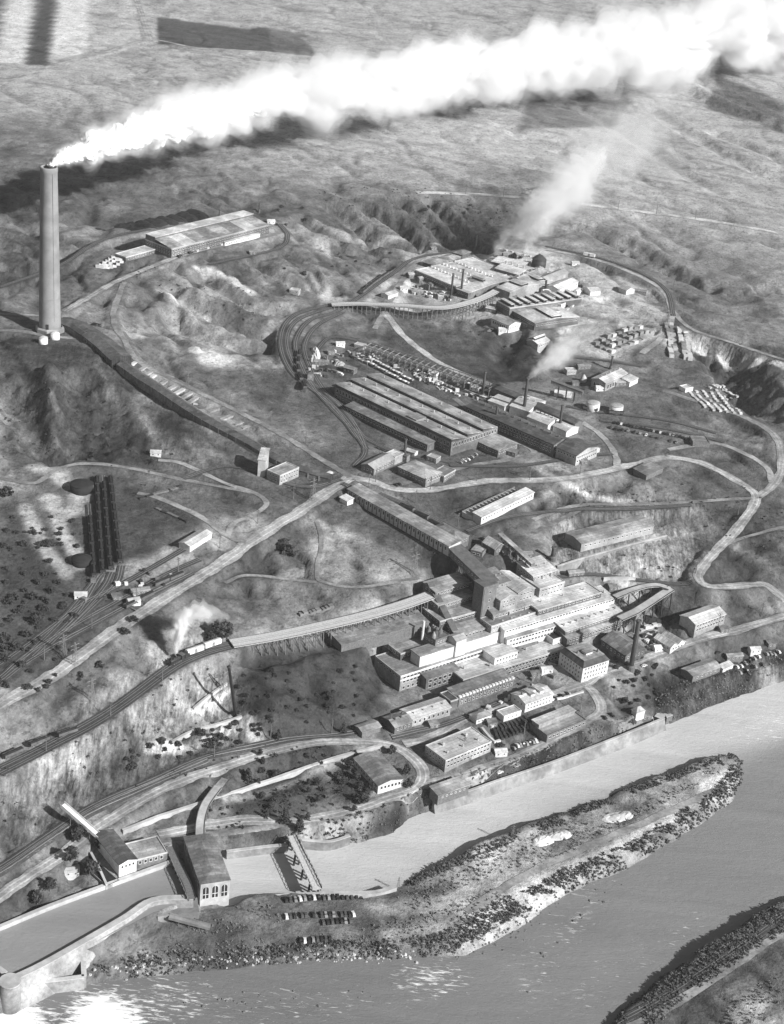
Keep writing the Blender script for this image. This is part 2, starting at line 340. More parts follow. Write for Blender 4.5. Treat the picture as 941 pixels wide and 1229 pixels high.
# large natural tone; the far plain's extra paleness paints in distance haze
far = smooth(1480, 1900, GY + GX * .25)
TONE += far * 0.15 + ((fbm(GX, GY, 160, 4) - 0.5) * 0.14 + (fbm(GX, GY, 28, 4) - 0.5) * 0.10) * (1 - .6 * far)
patch("0,400 150,430 300,560 280,600 200,560 100,540 0,545", 0.10, 0.5, 6, 0.9, 40)
patch("0,545 40,560 100,540 200,600 260,640 200,690 100,760 0,830", 0.11, None, 6, 0.85, 50)
patch("60,690 240,640 300,590 400,575 300,652 150,750 30,830 0,800", 0.13, None, 4, 0.6, 30)
patch("280,780 400,760 460,800 470,860 430,885 300,900 280,860", 0.085, None, 5, 0.95, 40)
patch("280,790 200,830 60,910 0,940 0,1030 100,970 270,905 300,870", 0.15, 1.0, 4, 0.9, 25)
patch("200,810 250,790 260,850 200,880 100,920 40,930", 0.29, 0.8, 3, 0.8, 14)
patch("0,905 200,770 240,760 250,780 150,850 0,925", 0.28, 1.0, 2, 0.7, 12)
patch("240,910 420,900 440,960 340,1000 250,1010 180,990", 0.085, None, 3, 0.85, 30)
patch("300,905 420,900 430,915 320,945 270,950", 0.07, None, 3, 0.8, 15)
patch("380,620 520,690 510,705 380,700 340,690 300,680 340,640", 0.36, None, 4, 0.8, 22)
patch("300,640 360,625 370,680 300,700 260,700", 0.15, None, 4, 0.8, 22)
patch("225,415 330,425 340,440 250,440", 0.55, None, 2, 0.9, 12)
patch("310,290 420,360 400,370 300,320", 0.34, None, 4, 0.6, 20)
patch("330,410 345,470 320,560 200,480 230,450", 0.14, None, 5, 0.7, 40)
patch("440,330 560,340 600,380 520,378 440,370", 0.42, None, 3, 0.7, 16)
patch("500,400 560,385 590,400 590,430 560,445 520,430", 0.15, None, 3, 0.8, 30)
patch("590,390 640,410 660,440 600,460 570,420", 0.075, None, 3, 0.9, 20)
patch("640,300 800,350 800,400 740,430 660,420 680,380 600,330", 0.42, None, 4, 0.8, 22)
patch("480,300 660,300 700,350 660,390 600,400 500,350", 0.4, None, 4, 0.7, 18)
patch("820,400 941,420 941,520 900,500 850,440", 0.12, 0.6, 4, 0.8, 26)
patch("840,410 880,420 880,445 840,440", 0.06, 0.4, 3, 0.9, 14)
patch("600,460 800,470 860,530 700,560 560,540", 0.24, None, 4, 0.6, 20)
patch("560,545 700,575 820,575 880,600 800,605 650,615 560,620", 0.16, None, 4, 0.7, 30)
patch("680,580 860,600 840,625 700,640 640,625", 0.13, 0.9, 4, 0.9, 18)
patch("660,610 860,610 840,690 700,690 660,660", 0.22, 1.0, 5, 0.8, 24)
patch("780,640 850,660 830,700 740,700 740,670", 0.33, 1.0, 4, 0.8, 14)
patch("820,600 941,600 941,700 860,700", 0.12, 0.3, 4, 0.6, 20)
patch("800,800 941,770 941,830 850,850 790,850", 0.10, 0.9, 3, 0.9, 18)
patch("730,830 820,790 860,790 800,850 740,850", 0.09, None, 3, 0.9, 20)
patch("430,860 600,850 730,820 740,850 640,920 500,960 440,920", 0.17, None, 3, 0.7, 20)
patch("460,830 560,840 700,800 760,790 700,830 560,860 440,885", 0.19, None, 3, 0.7, 20)
patch("560,1030 700,970 880,905 895,935 850,985 700,1065 560,1145 500,1110", 0.40, None, 3, 0.8, 16)
patch("560,1100 720,1020 870,930 880,925 860,960 700,1050 580,1130", 0.62, None, 2, 0.9, 12)
patch("160,1110 280,1085 480,1070 560,1110 500,1150 160,1170", 0.17, None, 3, 0.85, 24)
patch("440,1085 540,1075 540,1100 460,1100", 0.36, None, 2, 0.8, 10)
patch("180,1080 235,1072 240,1095 186,1102", 0.4, None, 1, 0.9)
patch("300,1080 540,1070 560,1060 480,1068 320,1076", 0.1, None, 2, 0.8)
patch("740,1229 941,1100 941,1150 860,1229", 0.14, None, 3, 0.8, 12)
patch("860,1229 941,1185 941,1240", 0.3, None, 3, 0.9)
patch("90,0 62,20 0,75 0,-20 90,-20", 0.34, None, 2, 0.9)
FIELDS = [("-8,-30 16,-30 -6,72 -60,72", 0.18), ("16,-30 48,-30 30,76 -6,74", 0.60), ("48,-30 76,-30 58,78 30,76", 0.09), ("76,-30 108,-30 106,62 60,72", 0.55), ("108,-30 150,-30 170,48 106,62", 0.40), ("188,20 290,34 320,32 380,64 320,62 190,52", 0.11), ("320,32 370,40 380,66 330,62", 0.19), ("420,20 640,10 560,40 430,40", 0.36), ("360,42 480,46 500,60 380,64", 0.33)]
for s, t in FIELDS: patch(s, t, None, 1, 0.9)
patch("640,100 760,115 740,150 620,155", 0.13, None, 5, 0.7, 40)  # the plume's shadow painted into the ground tone
patch("860,90 941,120 941,160 850,130", 0.13, 0.5, 4, 0.8, 20)
patch("380,235 540,235 620,290 560,300 470,290 400,270", 0.15, 0.5, 4, 0.8, 25)
patch("0,235 200,250 150,260 0,262", 0.12, None, 4, 0.8, 40)
patch("0,265 130,290 100,330 0,345", 0.11, 0.6, 4, 0.7, 30)
patch("520,940 800,850 800,862 600,940 500,975 430,1000", 0.11, 0.4, 2, 0.85, 8)
for s, wd, t in (("160,440 230,470 310,520", 14, 0.26), ("470,1125 540,1110", 12, 0.3), ("65,600 75,640 100,680", 9, 0.42), ("45,560 70,570 95,590 80,620 60,600", 14, 0.34),
                 ("140,690 190,680 240,650 290,630", 26, 0.30), ("30,610 50,650 80,690", 9, 0.34), ("280,860 300,870 310,890", 8, 0.45), ("230,850 275,825", 3, 0.45), ("180,895 240,885 290,862", 7, 0.42),
                 ("380,265 420,280 470,282 530,290", 7, 0.3), ("640,560 700,590 760,600", 6, 0.3), ("600,520 640,510 690,560 600,545", 14, 0.3), ("440,500 480,540", 10, 0.2), ("270,960 340,940 420,908", 5, 0.3),
                 ("820,400 860,412 941,440", 10, 0.45), ("240,320 270,330 300,345", 10, 0.4), ("205,355 250,370", 9, 0.4), ("150,395 170,400", 8, 0.36), ("850,700 941,745", 5, 0.15), ("600,600 640,600 660,590", 7, 0.3)):
    stroke(s, wd, None, t)
# gullies (depth in metres) and low ridges
for s, wd, a in (("210,350 250,372 300,392 330,400", 16, -6), ("200,372 240,395 300,412 340,412", 16, -5), ("240,330 300,360 360,372", 14, -4), ("185,372 215,350 260,362 320,385", 12, 3),
                 ("15,470 45,500 60,535", 26, -7), ("60,450 62,500 70,530", 12, 5), ("95,455 100,500 90,530", 22, -6), ("130,470 140,520", 18, -5),
                 ("400,245 440,275 500,300", 14, -6), ("440,245 480,268 530,305", 14, -7), ("480,240 520,268 560,300", 14, -7), ("515,238 545,262 580,298", 14, -7), ("360,262 400,280 470,292", 12, -5),
                 ("470,320 430,300 360,290", 10, -3), ("300,310 350,335 400,350", 10, -4), ("880,420 900,460 930,490", 30, -9), ("840,410 870,440 890,470", 20, -6), ("780,130 830,160 900,200 941,215", 20, -6),
                 ("620,160 700,190 760,210", 18, -5), ("640,200 720,215 800,240 870,262", 16, -4), ("650,250 720,280 800,320 850,340", 18, -5), ("820,100 880,130 941,150", 22, 8), ("700,265 760,290 830,330", 14, -4), ("860,160 941,190", 16, -6), ("600,150 680,170", 16, -4),
                 ("620,395 600,430 620,450", 18, -4), ("640,400 660,430", 10, -4), ("700,130 780,180 860,230", 16, -4),
                 ("100,255 60,270 0,262", 20, -3), ("80,300 50,320 0,318", 16, -5), ("0,290 40,300 70,330", 12, -3)):
    stroke(s, wd * 1.0, a * (1.7 if min(q_[1] for q_ in pix(s)) > 235 else .8), None, 0.95)
# eroded flanks: furrows run down the slope
gy_, gx_ = np.gradient(Z0, YS, XS); slope = np.hypot(gx_, gy_)
_rx = GX * 0.9 + GY * 0.25; _ry = GY * 0.35 - GX * 0.1
fur = fbm(_rx, _ry * 0.45, 9.0, 4, True); fur2 = fbm(GX, GY, 30, 4, True)
near = 1 - smooth(2500, 4200, np.hypot(GX, GY))
hill = smooth(60, 78, Z0) * near
Z += hill * (fbm(GX, GY, 130, 5) - 0.5) * (8 - 7.2 * far) * smooth(0.0, 1, hill) * (1 - smooth(1150, 1300, GY) * 0.0)
Z -= hill * smooth(0.55, 0.95, fbm(GX * 0.8 + GY * 0.6, (GY * 0.8 - GX * 0.6) * 0.4, 60, 4, True)) * (5.0 - 3.8 * far)
Z -= ROCK * (fur - 0.4) * 4.2 * near + ROCK * (fur2 - 0.4) * 3.0
Z += (fbm(GX, GY, 14, 4) - 0.5) * 1.0 * near + (fbm(GX, GY, 5, 3) - 0.5) * 0.5 * near
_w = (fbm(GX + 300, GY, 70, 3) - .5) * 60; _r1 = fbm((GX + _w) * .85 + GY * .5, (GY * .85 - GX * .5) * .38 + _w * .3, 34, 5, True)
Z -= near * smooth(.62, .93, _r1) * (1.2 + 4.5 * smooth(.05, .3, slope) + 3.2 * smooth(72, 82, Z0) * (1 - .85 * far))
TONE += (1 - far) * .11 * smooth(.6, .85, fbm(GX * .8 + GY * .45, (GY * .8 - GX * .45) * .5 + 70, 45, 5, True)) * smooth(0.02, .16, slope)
TONE *= 1 - .28 * near * (1 - .5 * far) * smooth(.6, .9, _r1) ; _r2 = fbm((GX + _w * .4) * .8 + GY * .6, (GY * .8 - GX * .6) * .5 + _w * .2, 15, 4, True); _c2 = near * (1 - .8 * far) * smooth(.02, .15, slope) * smooth(.66, .92, _r2)  # crease shade painted in: tone darkens where the gullies are carved
Z -= 1.7 * _c2; TONE *= 1 - .3 * _c2  # finer gullies get the same painted shade
TONE *= 1 - .22 * far * smooth(.68, .95, fbm((GX * .35 + GY * .94) * .8, (GY * .35 - GX * .94) * .22 + 40, 26, 4, True))
TONE *= 1 + (.6 - .5 * far) * (fbm(GX, GY, 60, 5) - .5)
# flatten under roads and tracks
def bench(path, wd, lift=0.0, fall=5.0):
    h = lookup(Z0, path[:, 0], path[:, 1]); k = np.ones(7) / 7; hp = np.convolve(np.pad(h, 3, mode='edge'), k, 'valid') + lift
    sl_, D, S = pdist(path); tgt = np.interp(S, np.arange(len(hp)), hp); m = 1 - smooth(wd / 2 + 1, wd / 2 + 1 + fall, D)
    Z[sl_] = Z[sl_] * (1 - m) + tgt * m
road_paths = [(world_path(s, 4), wd, t, nm) for s, wd, t, nm in ROADS]
track_paths = [world_path(s, 5) for s in TRACKS]
for p, wd, t, nm in road_paths: bench(p, wd)
for p in track_paths: bench(p, 4.5)
PADS = []  # filled by building specs: (corner list, z)
def pad_apply():
    for (cs, z, fall) in PADS:
        cs = [np.array(c[:2]) for c in cs]; path = np.array(cs + [cs[0]]); sl_, D, S = pdist(path)
        ins = inside([tuple(c) for c in cs], GX[sl_], GY[sl_]); D = np.where(ins, 0, D); m = 1 - smooth(1.0, fall, D)
        Z[sl_] = Z[sl_] * (1 - m) + z * m
def carve(poly, level, depth, bank, shore=None):
    path = np.array(list(poly) + [poly[0]]); lo = path.min(0) - 80; hi = path.max(0) + 80
    sl_, D, S = pdist(path); gx = GX[sl_]; gy = GY[sl_]; ins = inside(poly, gx, gy)
    jit = (fbm(gx, gy, 16, 4) - 0.5) * (5 if bank > 5 else 0)
    d = np.where(ins, -D, D) + jit
    Zs = Z[sl_]; up = smooth(0, bank, d)
    Z[sl_] = np.where(d < 0, level - np.minimum(depth, 0.6 + (-d) * 0.35), level - 0.6 + (Zs - level + 0.6) * up)
def finish_land():
    global Z
    pad_apply()
    for lst, k9 in ((track_paths, 4.5), ([r[0] for r in road_paths], 0)):
        for ii, p in enumerate(lst):
            h = lookup(Z, p[:, 0], p[:, 1]); hp = np.convolve(np.pad(h, 4, mode='edge'), np.ones(9) / 9, 'valid'); wd = k9 or road_paths[ii][1]
            sl_, D, S = pdist(p); tgt = np.interp(S, np.arange(len(hp)), hp); m = 1 - smooth(wd / 2 + 1.5, wd / 2 + 5, D); Z[sl_] = Z[sl_] * (1 - m) + tgt * m
    carve(riv, 0.0, 4.0, 5.5)
    carve(fore, 12.0, 4.0, 3.0)
    # ---- ground mesh
    me = bpy.data.meshes.new('ground'); nv = NX * NY
    co = np.stack([GX, GY, Z], -1).reshape(-1, 3).astype(np.float32)
    idx = np.arange(nv).reshape(NY, NX); q = np.stack([idx[:-1, :-1], idx[:-1, 1:], idx[1:, 1:], idx[1:, :-1]], -1).reshape(-1, 4)
    me.vertices.add(nv); me.vertices.foreach_set('co', co.ravel())
    me.loops.add(q.size); me.loops.foreach_set('vertex_index', q.ravel().astype(np.int32))
    me.polygons.add(len(q)); me.polygons.foreach_set('loop_start', (np.arange(len(q)) * 4).astype(np.int32)); 
    me.polygons.foreach_set('use_smooth', np.ones(len(q), bool)); me.update(calc_edges=True)
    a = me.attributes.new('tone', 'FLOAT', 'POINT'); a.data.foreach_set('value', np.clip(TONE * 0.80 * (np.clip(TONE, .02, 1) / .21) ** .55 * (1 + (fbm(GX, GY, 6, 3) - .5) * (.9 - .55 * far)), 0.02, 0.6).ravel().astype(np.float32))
    a = me.attributes.new('rock', 'FLOAT', 'POINT'); a.data.foreach_set('value', np.clip(ROCK, 0, 1).ravel().astype(np.float32))
    o = link('ground', me); tag(o, kind='structure')
    m, n, l, b = nodes('prairie_ground'); b.inputs['Roughness'].default_value = 0.95; b.inputs['Specular IOR Level'].default_value = 0.1
    at = n.new('ShaderNodeAttribute'); at.attribute_name = 'tone'; ar = n.new('ShaderNodeAttribute'); ar.attribute_name = 'rock'
    geo = n.new('ShaderNodeNewGeometry')
    def noise(sc, det=6, ro=0.6, vec=None):
        q = n.new('ShaderNodeTexNoise'); q.inputs['Scale'].default_value = sc; q.inputs['Detail'].default_value = det; q.inputs['Roughness'].default_value = ro
        l.new(vec or geo.outputs['Position'], q.inputs['Vector']); return q.outputs[0]
    def mr(x, a, b_, c, d):
        q = n.new('ShaderNodeMapRange'); q.inputs[1].default_value = a; q.inputs[2].default_value = b_; q.inputs[3].default_value = c; q.inputs[4].default_value = d; l.new(x, q.inputs[0]); return q.outputs[0]
    def mul(x, y, op='MULTIPLY'):
        q = n.new('ShaderNodeMath'); q.operation = op
        for i, v in ((0, x), (1, y)):
            if isinstance(v, (int, float)): q.inputs[i].default_value = v
            else: l.new(v, q.inputs[i])
        return q.outputs[0]
    fine = mr(noise(0.45, 9, 0.8), 0.3, 0.7, 0.55, 1.45)
    mid = mr(noise(0.06, 8, 0.7), 0.32, 0.68, 0.74, 1.26)
    tuft = mr(noise(0.22, 5, 0.8), 0.53, 0.64, 1.0, 0.5)          # darker sage and weed clumps
    # layered wash marks on bare banks, running down slope
    mp = n.new('ShaderNodeMapping'); mp.inputs['Scale'].default_value = (0.5, 0.12, 0.1); mp.inputs['Rotation'].default_value = (0, 0, 0.3); l.new(geo.outputs['Position'], mp.inputs[0])
    wash = mr(noise(1.0, 6, 0.7, mp.outputs[0]), 0.35, 0.65, 0.25, 1.7)
    one = mul(mul(wash, 1.0, 'SUBTRACT'), ar.outputs['Fac']); one = mul(one, 1.0, 'ADD')
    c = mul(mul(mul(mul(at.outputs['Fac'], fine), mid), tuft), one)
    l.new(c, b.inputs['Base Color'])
    bp = n.new('ShaderNodeBump'); bp.inputs['Strength'].default_value = 1.0; bp.inputs['Distance'].default_value = 1.4
    l.new(noise(0.35, 8, 0.7), bp.inputs['Height']); l.new(bp.outputs[0], b.inputs['Normal'])
    me.materials.append(m)
    return o
def river_sheet():
    st_ = 4.0; x = np.arange(-640, 760, st_); y = np.arange(470, 1010, st_); X_, Y_ = np.meshgrid(x, y); far_ = blur(inside(riv, X_, Y_).astype(float), 6)
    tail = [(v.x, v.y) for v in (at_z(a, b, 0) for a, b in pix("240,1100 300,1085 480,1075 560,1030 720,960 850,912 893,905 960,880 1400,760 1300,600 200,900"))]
    silt_sheen = blur(inside(tail, X_, Y_).astype(float), 10) * .8 + .2 * smooth(-200, 500, X_)  # sky reflection painted as paler colour, rightwards and over the silty tailrace
    rap = np.zeros(X_.shape)
    for ps, k_ in (("465,1165 500,1148 565,1152 560,1190 500,1208 465,1190", 1.0), ("620,1140 650,1100 700,1050 750,1050 720,1110 680,1160 650,1229 610,1235 600,1190", .62), ("830,890 870,855 960,820 1000,830 1000,890 893,905", .6), ("150,1215 250,1185 420,1175 480,1195 440,1229 200,1245", .6), ("640,1190 760,1120 860,1080 880,1110 760,1190 700,1240 620,1240", .5), ("100,1176 220,1170 300,1180 240,1235 130,1240", .85), ("-60,1186 20,1190 42,1200 70,1240 60,1290 -60,1290", 2.0), ("82,1204 110,1184 150,1192 182,1222 190,1290 60,1290 70,1240", 2.0), ("30,1195 90,1190 80,1240 60,1240", .8)):
        rap = np.maximum(rap, k_ * blur(inside([(v.x, v.y) for v in (at_z(a, b, 0) for a, b in pix(ps))], X_, Y_).astype(float), 8))
    keep = far_ > .001; idx = -np.ones(X_.shape, int); m4 = keep[:-1, :-1] & keep[1:, 1:] & keep[:-1, 1:] & keep[1:, :-1]; use = np.zeros_like(keep)
    for a_, b_ in ((0, 0), (1, 0), (0, 1), (1, 1)): use[a_:a_ + m4.shape[0], b_:b_ + m4.shape[1]] |= m4
    idx[use] = np.arange(use.sum()); V = np.stack([X_[use], Y_[use], 0 * X_[use]], 1); q = np.stack([idx[:-1, :-1], idx[:-1, 1:], idx[1:, 1:], idx[1:, :-1]], -1)[m4]
    me = bpy.data.meshes.new('river_water'); me.from_pydata(V.tolist(), [], q.tolist()); a = me.attributes.new('silt_sheen', 'FLOAT', 'POINT'); a.data.foreach_set('value', silt_sheen[use].astype(np.float32))
    a = me.attributes.new('rapid', 'FLOAT', 'POINT'); a.data.foreach_set('value', rap[use].astype(np.float32)); o = link('river_water', me); tag(o, kind='structure'); me.materials.append(water_mat('silty_river_with_sheen', None)); return o
def G(px, py): return hit(Z, px, py)
def gz(x, y): return float(lookup(Z, x, y))
def ribbon_mesh(path, offs, lift, name, mats):
    """sheet draped over the ground along PATH; OFFS = sideways offsets"""
    t = np.gradient(path, axis=0); t /= (np.hypot(t[:, 0], t[:, 1])[:, None] + 1e-9); nrm = np.stack([-t[:, 1], t[:, 0]], 1)
    V = []
    for o_ in offs:
        oo = o_ if np.ndim(o_) else np.full(len(path), float(o_))
        p = path + nrm * oo[:, None]; V.append(np.stack([p[:, 0], p[:, 1], lookup(Z, p[:, 0], p[:, 1]) + lift], 1))
    V = np.array(V); k, n_ = V.shape[:2]; idx = np.arange(k * n_).reshape(k, n_)
    f = np.stack([idx[:-1, :-1], idx[:-1, 1:], idx[1:, 1:], idx[1:, :-1]], -1).reshape(-1, 4)[:, ::-1]
    me = bpy.data.meshes.new(name); me.from_pydata(V.reshape(-1, 3).tolist(), [], f.tolist()); 
    me.polygons.foreach_set('use_smooth', [True] * len(me.polygons))
    for m in mats: me.materials.append(m)
    return me
road_mats = {}
def road_mat(t):
    t = round(t, 2)
    if t not in road_mats: road_mats[t] = mat('packed_dirt', t * 0.8, var=0.4, scale=0.5, stain=0.45)
    return road_mats[t]
def build_roads():
    k = 0
    for i, (p, wd, t, nm) in enumerate(road_paths):
        n_ = len(p); q = np.arange(n_); fine = spline(p, 2.5)
        j = (fbm(fine[:, 0], fine[:, 1], 9, 4) - 0.5) * wd * 0.45; j2 = (fbm(fine[:, 1] + 50, fine[:, 0], 9, 4) - 0.5) * wd * 0.45
        h = wd / 2; offs = [h + j, h * 0.5 + j * 0.5, 0.0, -h * 0.5 + j2 * 0.5, -h + j2]
        o = link('dirt_road', ribbon_mesh(fine, offs, 0.24 + 0.013 * (i % 8), 'dirt_road', [road_mat(t)])); tag(o, kind='structure')
        if wd > 5.5:
            for s_ in (-1, 1):
                c_ = s_ * wd * .2 + j * .25; link('wheel_rut', ribbon_mesh(fine, [c_ + .45, c_ - .45], 0.29 + 0.013 * (i % 8), 'wheel_rut', [road_mat(min(.75, t * 1.3))]), o)
    ball = mat('track_ballast', 0.065, var=0.5, scale=0.8, stain=0.3)
    for i, p in enumerate(track_paths):
        f = spline(p, 2.5)
        if len(f) < 4: continue
        o = link('railway_bed', ribbon_mesh(f, [2.3, 0, -2.3], 0.44 + 0.011 * (i % 9), 'railway_bed', [ball])); tag(o, kind='structure')
        mb = ribbon_mesh(f, [0.95, 0.62], 0.68, 'rail', [M['steel']]); r = link('rail', mb, o)
        mb = ribbon_mesh(f, [-0.62, -0.95], 0.68, 'rail', [M['steel']]); r = link('rail', mb, o)
def water_mat(name, base):
    m, n, l, b = nodes(name); b.inputs['Roughness'].default_value = 0.16; b.inputs['IOR'].default_value = 1.33
    geo = n.new('ShaderNodeNewGeometry')
    def noise(sc, det, ro, sx=1, sy=1, rz=0):
        mp = n.new('ShaderNodeMapping'); mp.inputs['Scale'].default_value = (sx, sy, 1); mp.inputs['Rotation'].default_value = (0, 0, rz); l.new(geo.outputs['Position'], mp.inputs[0])
        q = n.new('ShaderNodeTexNoise'); q.inputs['Scale'].default_value = sc; q.inputs['Detail'].default_value = det; q.inputs['Roughness'].default_value = ro; q.inputs['Distortion'].default_value = 0.6; l.new(mp.outputs[0], q.inputs['Vector']); return q.outputs[0]
    mr = n.new('ShaderNodeMapRange'); mr.inputs[1].default_value = 0.3; mr.inputs[2].default_value = 0.7; mr.inputs[3].default_value = 0.86; mr.inputs[4].default_value = 1.14
    l.new(noise(0.02, 9, 0.66, 0.4, 1.8, 0.5), mr.inputs[0]); mu = n.new('ShaderNodeMath'); mu.operation = 'MULTIPLY'; l.new(mr.outputs[0], mu.inputs[0])
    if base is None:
        at = n.new('ShaderNodeAttribute'); at.attribute_name = 'silt_sheen'; m2 = n.new('ShaderNodeMapRange'); m2.inputs[3].default_value = 0.16; m2.inputs[4].default_value = 0.52; l.new(at.outputs['Fac'], m2.inputs[0]); l.new(m2.outputs[0], mu.inputs[1])  # base colour from silt and the painted sky reflection
    else: mu.inputs[1].default_value = base
    colr = mu.outputs[0]
    if base is None:   # white water where the river breaks over its shallows
        ar = n.new('ShaderNodeAttribute'); ar.attribute_name = 'rapid'; nz = noise(0.32, 8, 0.72, 0.45, 1.9, 0.55)
        a1 = n.new('ShaderNodeMath'); a1.operation = 'MULTIPLY_ADD'; l.new(ar.outputs['Fac'], a1.inputs[0]); a1.inputs[1].default_value = 0.24; l.new(nz, a1.inputs[2])
        a2 = n.new('ShaderNodeMapRange'); a2.inputs[1].default_value = 0.70; a2.inputs[2].default_value = 0.84; l.new(a1.outputs[0], a2.inputs[0])
        mx = n.new('ShaderNodeMix'); mx.data_type = 'FLOAT'; l.new(a2.outputs[0], mx.inputs[0]); l.new(colr, mx.inputs[2]); mx.inputs[3].default_value = 0.85; colr = mx.outputs[0]
        a3 = n.new('ShaderNodeMapRange'); a3.inputs[3].default_value = 0.16; a3.inputs[4].default_value = 0.7; l.new(a2.outputs[0], a3.inputs[0]); l.new(a3.outputs[0], b.inputs['Roughness'])
    l.new(colr, b.inputs['Base Color'])
    b1 = n.new('ShaderNodeBump'); b1.inputs['Strength'].default_value = 0.6; b1.inputs['Distance'].default_value = 0.6; l.new(noise(0.5, 5, 0.7, 0.6, 1.6, 0.6), b1.inputs['Height'])
    bp = n.new('ShaderNodeBump'); bp.inputs['Strength'].default_value = 0.2; bp.inputs['Distance'].default_value = 2.0; l.new(noise(0.1, 4, 0.6, 0.7, 1.5, 0.6), bp.inputs['Height']); l.new(b1.outputs[0], bp.inputs['Normal']); l.new(bp.outputs[0], b.inputs['Normal']); return m
def water(name, poly, z, base, rough, bs, bstr, foam):
    me = bpy.data.meshes.new(name); me.from_pydata([(x, y, z) for x, y in poly], [], [tuple(range(len(poly)))]); 
    bm = bmesh.new(); bm.from_mesh(me); bmesh.ops.triangulate(bm, faces=bm.faces); bm.to_mesh(me); bm.free()
    o = link(name, me); tag(o, kind='structure')
    m = water_mat(name, base)
    me.materials.append(m); return o
# ------------------------------------------------------------------ smoke: nested billowing hulls of even vapour round a dense white heart
_p3 = np.random.RandomState(11).rand(64, 64, 64).astype(np.float32)
def n3(x, y, z):
    xi, yi, zi = (np.floor(a).astype(int) for a in (x, y, z)); fx, fy, fz = x - xi, y - yi, z - zi
    fx, fy, fz = (a * a * (3 - 2 * a) for a in (fx, fy, fz)); g = lambda a, b, c: _p3[a & 63, b & 63, c & 63]
    L = lambda a, b, t: a + (b - a) * t
    return L(L(L(g(xi, yi, zi), g(xi + 1, yi, zi), fx), L(g(xi, yi + 1, zi), g(xi + 1, yi + 1, zi), fx), fy), L(L(g(xi, yi, zi + 1), g(xi + 1, yi, zi + 1), fx), L(g(xi, yi + 1, zi + 1), g(xi + 1, yi + 1, zi + 1), fx), fy), fz)
def billow(x, y, z, s, o=4):
    r = 0; a = 0.55; t = 0
    for i in range(o):
        n = n3(x / s + 31.7 * i, y / s + 3.1, z / s + 7.7); r = r + a * np.abs(2 * n - 1) ** .75; t += a; a *= 0.5; s = s / 2.1
    return r / t
def vap(name, dens, v=1.0):
    m = bpy.data.materials.new(name); m.use_nodes = True; n = m.node_tree.nodes; l = m.node_tree.links; n.clear()
    out = n.new('ShaderNodeOutputMaterial'); pv = n.new('ShaderNodeVolumePrincipled'); pv.inputs['Color'].default_value = (v * .955, v * .955, v * .955, 1); pv.inputs['Density'].default_value = dens
    l.new(pv.outputs[0], out.inputs['Volume']); return m
